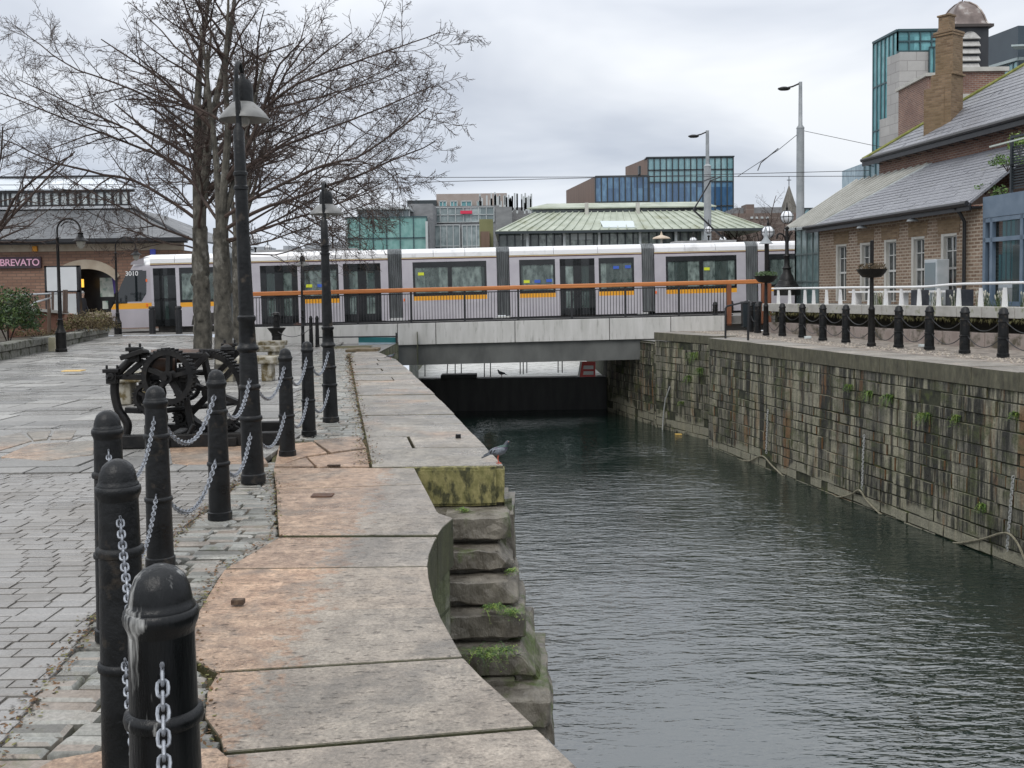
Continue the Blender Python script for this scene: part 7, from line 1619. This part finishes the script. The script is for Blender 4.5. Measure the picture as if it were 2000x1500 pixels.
# posts with planter bowls
def planter_post(px, pybase, pybowl, pytop, label, seed, lamp=False):
    q = G(px, pybase, -.0); Y = q.y; t = thing('planter_post', (q.x, Y, 0), label, 'planter post', 'black posts with planter bowls on the right quay'); zb = ZY(px, pybowl, Y); zt = ZY(px, pytop, Y)
    MB().lathe([(.12, 0), (.12, .08), (.10, .1), (.085, 1.0), (.095, 1.02), (.06, 1.1), (.05, zb-.1), (.05, zt), (0, zt+.02)], seg=14).build('post', IRON2, t)
    MB().lathe([(.08, zb-.22), (.25, zb-.2), (.36, zb-.08), (.40, zb), (.42, zb+.02), (.38, zb+.02), (.05, zb-.02)], seg=20).build('bowl', IRON2, t)
    if lamp: MB().lathe([(.25, zt-.18), (.10, zt-.02), (.06, zt+.1), (.03, zt+.35), (0, zt+.4)], seg=10).build('lamp_head', STEEL, t)
    rr_ = random.Random(seed); mb = MB()
    for i in range(330):
        a = rr_.uniform(0, 6.28); r0 = .38*math.sqrt(rr_.random()); c = Vector((r0*math.cos(a), r0*math.sin(a), zb+rr_.uniform(0, .14)*(1.3-r0)))+Vector((0, 0, .02)); d = Vector((rr_.gauss(0, 1), rr_.gauss(0, 1), 1)).normalized()*.045; e = d.orthogonal().normalized()*.016; mb.quad(c-d, c+e, c+d, c-e)
    mb.build('planting', GR[0] if lamp else BRN[1], t)
planter_post(1702, 676, 527, 470, 'black post carrying a bowl of withered plants before the brick wall', 1)
planter_post(1496, 655, 540, 466, 'black lamp post carrying a bowl of green plants near the timber gate', 2, True)
# right hand bollards
rpx = ((1397, 642), (1428, 636), (1466, 648), (1480, 650), (1528, 656), (1567, 659), (1607, 665), (1652, 669), (1755, 679), (1815, 683), (1884, 690), (1959, 697), (2052, 706))
rl_ = ('at the bridge end, farthest left of the right quay row', 'behind the black handrail at the bridge end', 'right of the handrail, thickset and near the gate', 'close beside the lamp post with green bowl', 'first right of the green bowl lamp post', 'second right of the green bowl lamp post', 'third right of the green bowl lamp post', 'just left of the withered bowl post', 'first right of the withered bowl post', 'second right of the withered bowl post', 'in front of the black drainpipe', 'second from right of the right quay row, before the blue bay', 'nearest one, partly past the right frame edge')
rbol = thing('bollard', (0, 0, 0), '', 'bollard', 'bollards along the right quay')
MB().lathe([(.135, 0), (.135, .07), (.12, .08), (.115, .4), (.128, .41), (.128, .43), (.113, .44), (.108, .78), (.12, .79), (.12, .81), (.106, .82), (.104, .96), (.118, .97), (.118, 1.0), (.10, 1.02), (.09, 1.08), (.05, 1.12), (0, 1.13)], seg=18).build('shaft', IRON, rbol, sharp=50)
RB = []
for i, ((px, py), l_) in enumerate(zip(rpx, rl_)):
    q = G(px, py); lab = 'black bollard '+l_; RB.append((q.x, q.y))
    if i == 0: rbol.location = (q.x, q.y, 0); rbol['label'] = lab
    else: dup(rbol, (q.x, q.y, 0), 0, lab)
p1_, p2_ = G(1496, 655), G(1702, 676)
seq = RB[4:8]+[(p2_.x, p2_.y)]+RB[8:]; seq = [(p1_.x, p1_.y)]+seq
seq_n = ['the green bowl lamp post', 'first bollard after it', 'second bollard after it', 'third bollard after it', 'bollard left of withered bowl', 'withered bowl post', 'first bollard right of it', 'second bollard right of it', 'drainpipe bollard', 'blue bay bollard', 'frame edge bollard']
seq_n = ['green bowl post', 'first bollard past it', 'second bollard past green bowl', 'third bollard past green bowl', 'bollard left of withered bowl', 'withered bowl post', 'first bollard past withered bowl', 'second bollard past withered bowl', 'drainpipe bollard', 'blue bay bollard', 'frame edge bollard']
for i, (a, b_) in enumerate(zip(seq, seq[1:])):
    a, b_ = Vector((*a, 0)), Vector((*b_, 0)); d = (b_-a).normalized()*.11
    for h, w_ in ((.80, 'upper'), (.42, 'lower')):
        chain(a+d+Vector((0, 0, h)), b_-d+Vector((0, 0, h)), .24, '%s chain from %s to %s' % (w_, seq_n[i], seq_n[i+1]), False, group='chains slung between the right quay bollards', mat=BLACK)
for i, (a, b_) in enumerate(zip(RB[0:3], RB[1:4])):
    a, b_ = Vector((*a, 0)), Vector((*b_, 0)); d = (b_-a).normalized()*.11
    chain(a+d+Vector((0, 0, .6)), b_-d+Vector((0, 0, .6)), .2, 'dark chain by the bridge end, %s of three behind the handrail' % ('left', 'middle', 'right')[i], False, group='chains by the bridge end', mat=BLACK)
# black handrail on right quay
t = thing('handrail', (0, 0, 0), 'free standing black tube handrail at the right quay corner', 'handrail')
g0, g1 = G(1417, 661), G(1461, 665); MB().tube([g0, (g0.x, g0.y, ZY(1417, 602, g0.y)), P(1420, 598, g0.y), P(1463, 588, g0.y+.3), (g1.x+.02, g1.y, ZY(1463, 590, g1.y)), g1], .035, 8).build('tube', BLACK, t)
# wheelie bins behind
for i, (px, lab) in enumerate(((1458, 'left dark bin behind the handrail'), (1476, 'right dark bin beside the lamp post foot'))):
    q = P(px, 640, 40.2); t = thing('litter_bin', (q.x, 40.2, .1), lab, 'bin', 'bins at the bridge end'); MB().box((0, 0, .5), (.34, .34, .95), taper=1.12).build('body', pm('dark_bin', (.012, .02, .025), rough=.4), t, bevel=.03); MB().box((0, 0, 1.0), (.42, .42, .08)).build('lid', BLACK, t, bevel=.02)
# chains and ropes on the right wall
WCH = pm('pale_wall_chain', (.30, .31, .30), (.45, .46, .45), 20, rough=.6, metal=.3)
ROPE = pm('weathered_rope', (.13, .12, .08), (.26, .24, .18), 20, rough=.9)
for (pa, pb_), lab in zip((((1505, 800), (1502, 885)), ((1694, 850), (1690, 958)), ((1987, 930), (1975, 1075)), ((1312, 755), (1300, 805))), ('galvanised chain hanging on the right wall, farthest of three', 'galvanised chain hanging mid way along the right wall', 'galvanised chain hanging at the right frame edge of the wall', 'pale rope end hanging in the wall recess')):
    a, b_ = on_wall(*pa), on_wall(*pb_); mb = MB(); n = max(6, int((a-b_).length/.055))
    if 'rope' in lab: mb.tube([a, a.lerp(b_, .5)+Vector((-.05, 0, 0)), b_, b_+Vector((-.05, 0, -.7))], .025, 6)
    else:
        for i in range(n): link_mesh(mb, a.lerp(b_, (i+.5)/n), b_-a, 0, .085, .055, .011, i % 2, 8, 4)
    tag(mb.build('wall_chain' if 'chain' in lab else 'rope', WCH), lab, 'chain' if 'chain' in lab else 'rope', 'chains hanging on the right quay wall')
for pts, lab in ((((1384, 868), (1440, 893), (1470, 900), (1496, 890), (1515, 908), (1538, 930)), 'sagging safety rope farthest along the right waterline'), (((1630, 968), (1650, 970), (1672, 965), (1688, 957), (1705, 980), (1745, 1018)), 'sagging safety rope in the middle of the right waterline'), (((1840, 1055), (1880, 1060), (1930, 1052), (1975, 1040), (1999, 1060), (2020, 1110)), 'sagging safety rope nearest on the right waterline')):
    tag(MB().tube(catmull([on_wall(a, b_, .13) for a, b_ in pts], 5), .022, 6).build('rope', ROPE), lab, 'rope', 'safety ropes along the waterline')
# floating leaf & ripples debris
q = G(1325, 847, WATER_Z+.02); tag(rough_block(q.x-.12, q.x+.12, q.y-.1, q.y+.1, WATER_Z-.01, WATER_Z+.012, 5, .006).build('floating_leaf', pm('yellow_leaf', (.6, .35, .06), (.7, .5, .15), 9)), 'yellow leaf floating near the right wall recess', 'leaf')
for px, py, lab in ((1578, 661, 'white scrap at the foot of the second right bollard'), (1803, 678, 'pale scrap before the second bollard past the withered bowl')):
    q = G(px, py); tag(rough_block(q.x-.1, q.x+.1, q.y-.08, q.y+.08, 0, .07, 7, .02).build('litter', pm('white_scrap', (.5, .55, .55), (.6, .64, .64), 6)), lab, 'litter', 'litter on the right quay')
# terrace grasses / flowers
rr_ = random.Random(31)
for i, px in enumerate((1705, 1818, 1856, 1905, 1940, 1990)):
    p = tpt(s_t(px), .45, 1.05); t = thing('potted_grass', tuple(p), 'pale tufted grass clump on the terrace, number %s from the left' % ('one', 'two', 'three', 'four', 'five', 'six')[i], 'plant', 'grass clumps along the terrace railing'); mb = MB(); wb_ = MB()
    t['label'] = ('pale grass clump by the benches left of the cabinet', 'pale grass clump left of the slate planter box', 'white flowering clump at the slate planter box', 'pale grass clump beside the drainpipe foot', 'white flowered clump left before the blue bay', 'white flowered clump at right before the curtains')[i]
    for k in range(46):
        a = rr_.uniform(0, 6.28); c = Vector((rr_.gauss(0, .09), rr_.gauss(0, .05), 0)); d = Vector((math.cos(a)*.08, math.sin(a)*.08, rr_.uniform(.2, .42))); e = Vector((.008, .004, 0)); (mb if k % 4 else wb_).quad(c-e, c+e, c+d+e*.4, c+d-e*.4)
        if k % 4 == 0: wb_.ball(c+d, (.022, .022, .05), 5)
    mb.build('blades', GR[2], t); wb_.build('flower_heads', pm('cream_flower', (.55, .54, .46)), t)
# ================================================================== pigeons
def pigeon(loc, rz, label, s=1.0):
    t = thing('pigeon', loc, label, 'pigeon', 'pigeons on the quay edge', rz=rz); t.scale = (s, s, s)
    b = MB(); sp_ = [(-.075, .115, .010, .012), (-.055, .12, .028, .028), (-.02, .128, .045, .045), (.02, .138, .052, .052), (.055, .152, .047, .05), (.082, .175, .034, .036), (.096, .20, .024, .025), (.106, .222, .023, .022), (.118, .232, .021, .019), (.130, .232, .012, .012), (.135, .231, .004, .004)]
    seg = 14; vs_ = []
    for i, (x, z, ry, rz_) in enumerate(sp_):
        a = sp_[max(0, i-1)]; c = sp_[min(len(sp_)-1, i+1)]; tn = Vector((c[0]-a[0], 0, c[1]-a[1])).normalized(); n = Vector((-tn.z, 0, tn.x))
        for k in range(seg): ang = 2*PI*k/seg; vs_.append(Vector((x, 0, z))+Vector((0, 1, 0))*ry*math.cos(ang)+n*rz_*math.sin(ang))
    b.add(vs_, [(i*seg+k, (i+1)*seg+k, (i+1)*seg+(k+1) % seg, i*seg+(k+1) % seg) for i in range(len(sp_)-1) for k in range(seg)], True)
    m, nt, bs_ = base('pigeon_plumage'); v = coords(nt); sx_ = nn(nt, 'ShaderNodeSeparateXYZ', {0: v}); c = ramp(nt, sx_.outputs[2], [(.10, (.16, .17, .19)), (.15, (.09, .10, .12)), (.175, (.05, .03, .06)), (.19, (.02, .07, .05)), (.21, (.035, .04, .055))]); L(nt, c, bs_.inputs['Base Color']); bs_.inputs['Roughness'].default_value = .5
    b.build('body', m, t)
    w_ = MB()
    for sy in (-1, 1):
        w_.ball((-.005, sy*.043, .142), (.085, .014, .034), 12, M=Matrix.Rotation(R(14), 3, 'Y').transposed()); 
        w_.add([Vector((-.03, sy*.05, .15)), Vector((-.02, sy*.05, .115)), Vector((-.15, sy*.016, .088)), Vector((-.155, sy*.014, .096))], [(0, 1, 2, 3)])
    wb_ = MB()
    for sy in (-1, 1):
        for xo in (-.028, -.062): wb_.add([Vector((xo, sy*.0585, .160)), Vector((xo-.014, sy*.0575, .158)), Vector((xo-.034, sy*.052, .118)), Vector((xo-.020, sy*.053, .118))], [(0, 1, 2, 3)])
    wb_.build('wing_bars', BLACK, t)
    w_.build('wings', pm('wing_grey', (.10, .11, .13), (.20, .22, .25), 60, rough=.6, c3=(.02, .02, .025), s3=16, t3=.6), t)
    tl = MB(); tl.add([(-.06, -.02, .122), (-.06, .02, .122), (-.175, .028, .072), (-.175, -.028, .072), (-.06, -.018, .108), (-.06, .018, .108), (-.175, .026, .066), (-.175, -.026, .066)], [(0, 1, 2, 3), (7, 6, 5, 4), (3, 2, 6, 7), (0, 4, 5, 1), (0, 3, 7, 4), (1, 5, 6, 2)]); tl.build('tail', pm('tail_dark', (.03, .032, .038)), t)
    bk_ = MB(); bk_.tube([(.132, 0, .231), (.148, 0, .226), (.156, 0, .221)], [.006, .004, .0015], 6); bk_.build('beak', BLACK, t)
    ey = MB(); [ey.ball((.119, sy*.0185, .236), .0042, 6) for sy in (-1, 1)]; ey.build('eyes', pm('orange_eye', (.7, .2, .03), rough=.2), t)
    lg = MB()
    for sy in (-1, 1):
        lg.tube([(.01, sy*.02, .105), (.0, sy*.022, .055), (.012, sy*.022, .006)], [.009, .005, .004], 6)
        for a in (-.5, 0, .5, PI): lg.tube([(.012, sy*.022, .006), (.012+.028*math.cos(a), sy*.022+.028*math.sin(a), .004)], [.0035, .002], 5)
    lg.build('legs', pm('red_legs', (.5, .10, .06), rough=.5), t); return t
q = G(972, 906); pigeon((q.x, q.y, .004), R(8), 'grey pigeon standing at the corner of the quay by the steps', .86)
q = G(762, 698, -.1); p2 = pigeon((q.x, q.y, gz(q.x, q.y)+.0), R(5), 'smaller dark pigeon crouched at the far quay edge near the bridge')
p2.scale = (1, 1, .7)
q = P(980, 738, 45.9); p3 = pigeon((q.x, 45.9, -2.2), R(200), 'black bird silhouetted on the dam wall under the bridge', 1.5)
# ================================================================== people
def person(loc, rz, label, pose='stand', coat=(.015, .016, .02), pack=True, hair=(.35, .34, .33), s=1.0, group=None, seated=False):
    t = thing('person', loc, label, 'person', group, rz=rz); t.scale = (s, s, s)
    bm_v = []; E = []; Rr = []
    def v_(p, r): bm_v.append(p); Rr.append(r); return len(bm_v)-1
    pel = v_((0, 0, .95), .15); ab = v_((0, 0, 1.12), .145); chst = v_((0, .01, 1.32), .17); nk = v_((0, 0, 1.48), .065); hd_ = v_((0, -.01, 1.56), .075); hd2 = v_((0, -.015, 1.66), .095); hd3 = v_((0, -.01, 1.73), .07)
    E += [(pel, ab), (ab, chst), (chst, nk), (nk, hd_), (hd_, hd2), (hd2, hd3)]
    for sx_ in (-1, 1):
        sh = v_((sx_*.17, .01, 1.40), .07); el = v_((sx_*.24, .02, 1.14), .052); wr = v_((sx_*.22, -.10, .93), .038); hn = v_((sx_*.21, -.13, .85), .035); E += [(chst, sh), (sh, el), (el, wr), (wr, hn)]
        if seated: hp = v_((sx_*.10, -.05, .9), .10); kn = v_((sx_*.11, -.48, .88), .07); an = v_((sx_*.11, -.46, .45), .05); ft = v_((sx_*.11, -.6, .42), .045)
        else: hp = v_((sx_*.10, 0, .86), .10); kn = v_((sx_*.11, -.04*sx_, .48), .068); an = v_((sx_*.11, .06*sx_, .09), .045); ft = v_((sx_*.12, .06*sx_-.15, .05), .042)
        E += [(pel, hp), (hp, kn), (kn, an), (an, ft)]
    me = bpy.data.meshes.new('person_body'); me.from_pydata(bm_v, E, []); o = bpy.data.objects.new('body', me); COL.objects.link(o); o.parent = t
    sk = o.modifiers.new('skin', 'SKIN'); lay = me.skin_vertices[0] if me.skin_vertices else None
    if lay is None:
        bm = bmesh.new(); bm.from_mesh(me); bm.verts.layers.skin.verify(); bm.to_mesh(me); bm.free(); lay = me.skin_vertices[0]
    for i, r_ in enumerate(Rr): lay.data[i].radius = (r_, r_*(.72 if i in (0, 1, 2) else 1))
    lay.data[0].use_root = True; sub = o.modifiers.new('sub', 'SUBSURF'); sub.levels = 1; sub.render_levels = 2
    m, nt, bs_ = base('person_clothes'); z = nn(nt, 'ShaderNodeSeparateXYZ', {0: coords(nt)}).outputs[2]
    c = ramp(nt, mathn(nt, 'DIVIDE', z, 2.0), [(.0, (.01, .01, .01)), (.05, (.02, .022, .03)), (.47, coat), (.735, coat), (.74, (.42, .27, .2))], 'CONSTANT'); L(nt, c, bs_.inputs['Base Color']); bs_.inputs['Roughness'].default_value = .8
    me.materials.append(m)
    MB().ball((0, .012, 1.70), (.098, .108, .10), 12).build('hair', pm('hair', hair, tuple(x*.6 for x in hair), 30, rough=.8), t)
    if pack:
        b = MB(); b.box((0, .22, 1.22), (.30, .18, .46)); b.build('backpack', pm('black_backpack', (.01, .01, .012), rough=.7), t, bevel=.05)
    return t
q = P(163, 640, 47.6); person((q.x, 47.6, .12), R(75), 'person in dark coat with black backpack walking by the hall doorway', s=1.02)
lx = lambda px: TA.x+td.x*tx(px)-td.y*1.0
ly = lambda px: TA.y+td.y*tx(px)+td.x*1.0
tz = lambda px: tz0+math.tan(tslope)*tx(px)
for i, (px, rz_, lab) in enumerate(((372, 90, 'seated passenger by the window near the front tram door'), (612, 90, 'passenger seen in the tram window before the medium lamp'), (845, 70, 'passenger in left pane of the tram window over the bridge'), (905, 60, 'passenger in right pane of the tram window over the bridge'))):
    person((lx(px), ly(px), tz(px)-.12), R(rz_), lab, pack=False, hair=(.03, .025, .02), coat=(.03, .032, .04), s=.98, group='passengers inside the tram', seated=True)
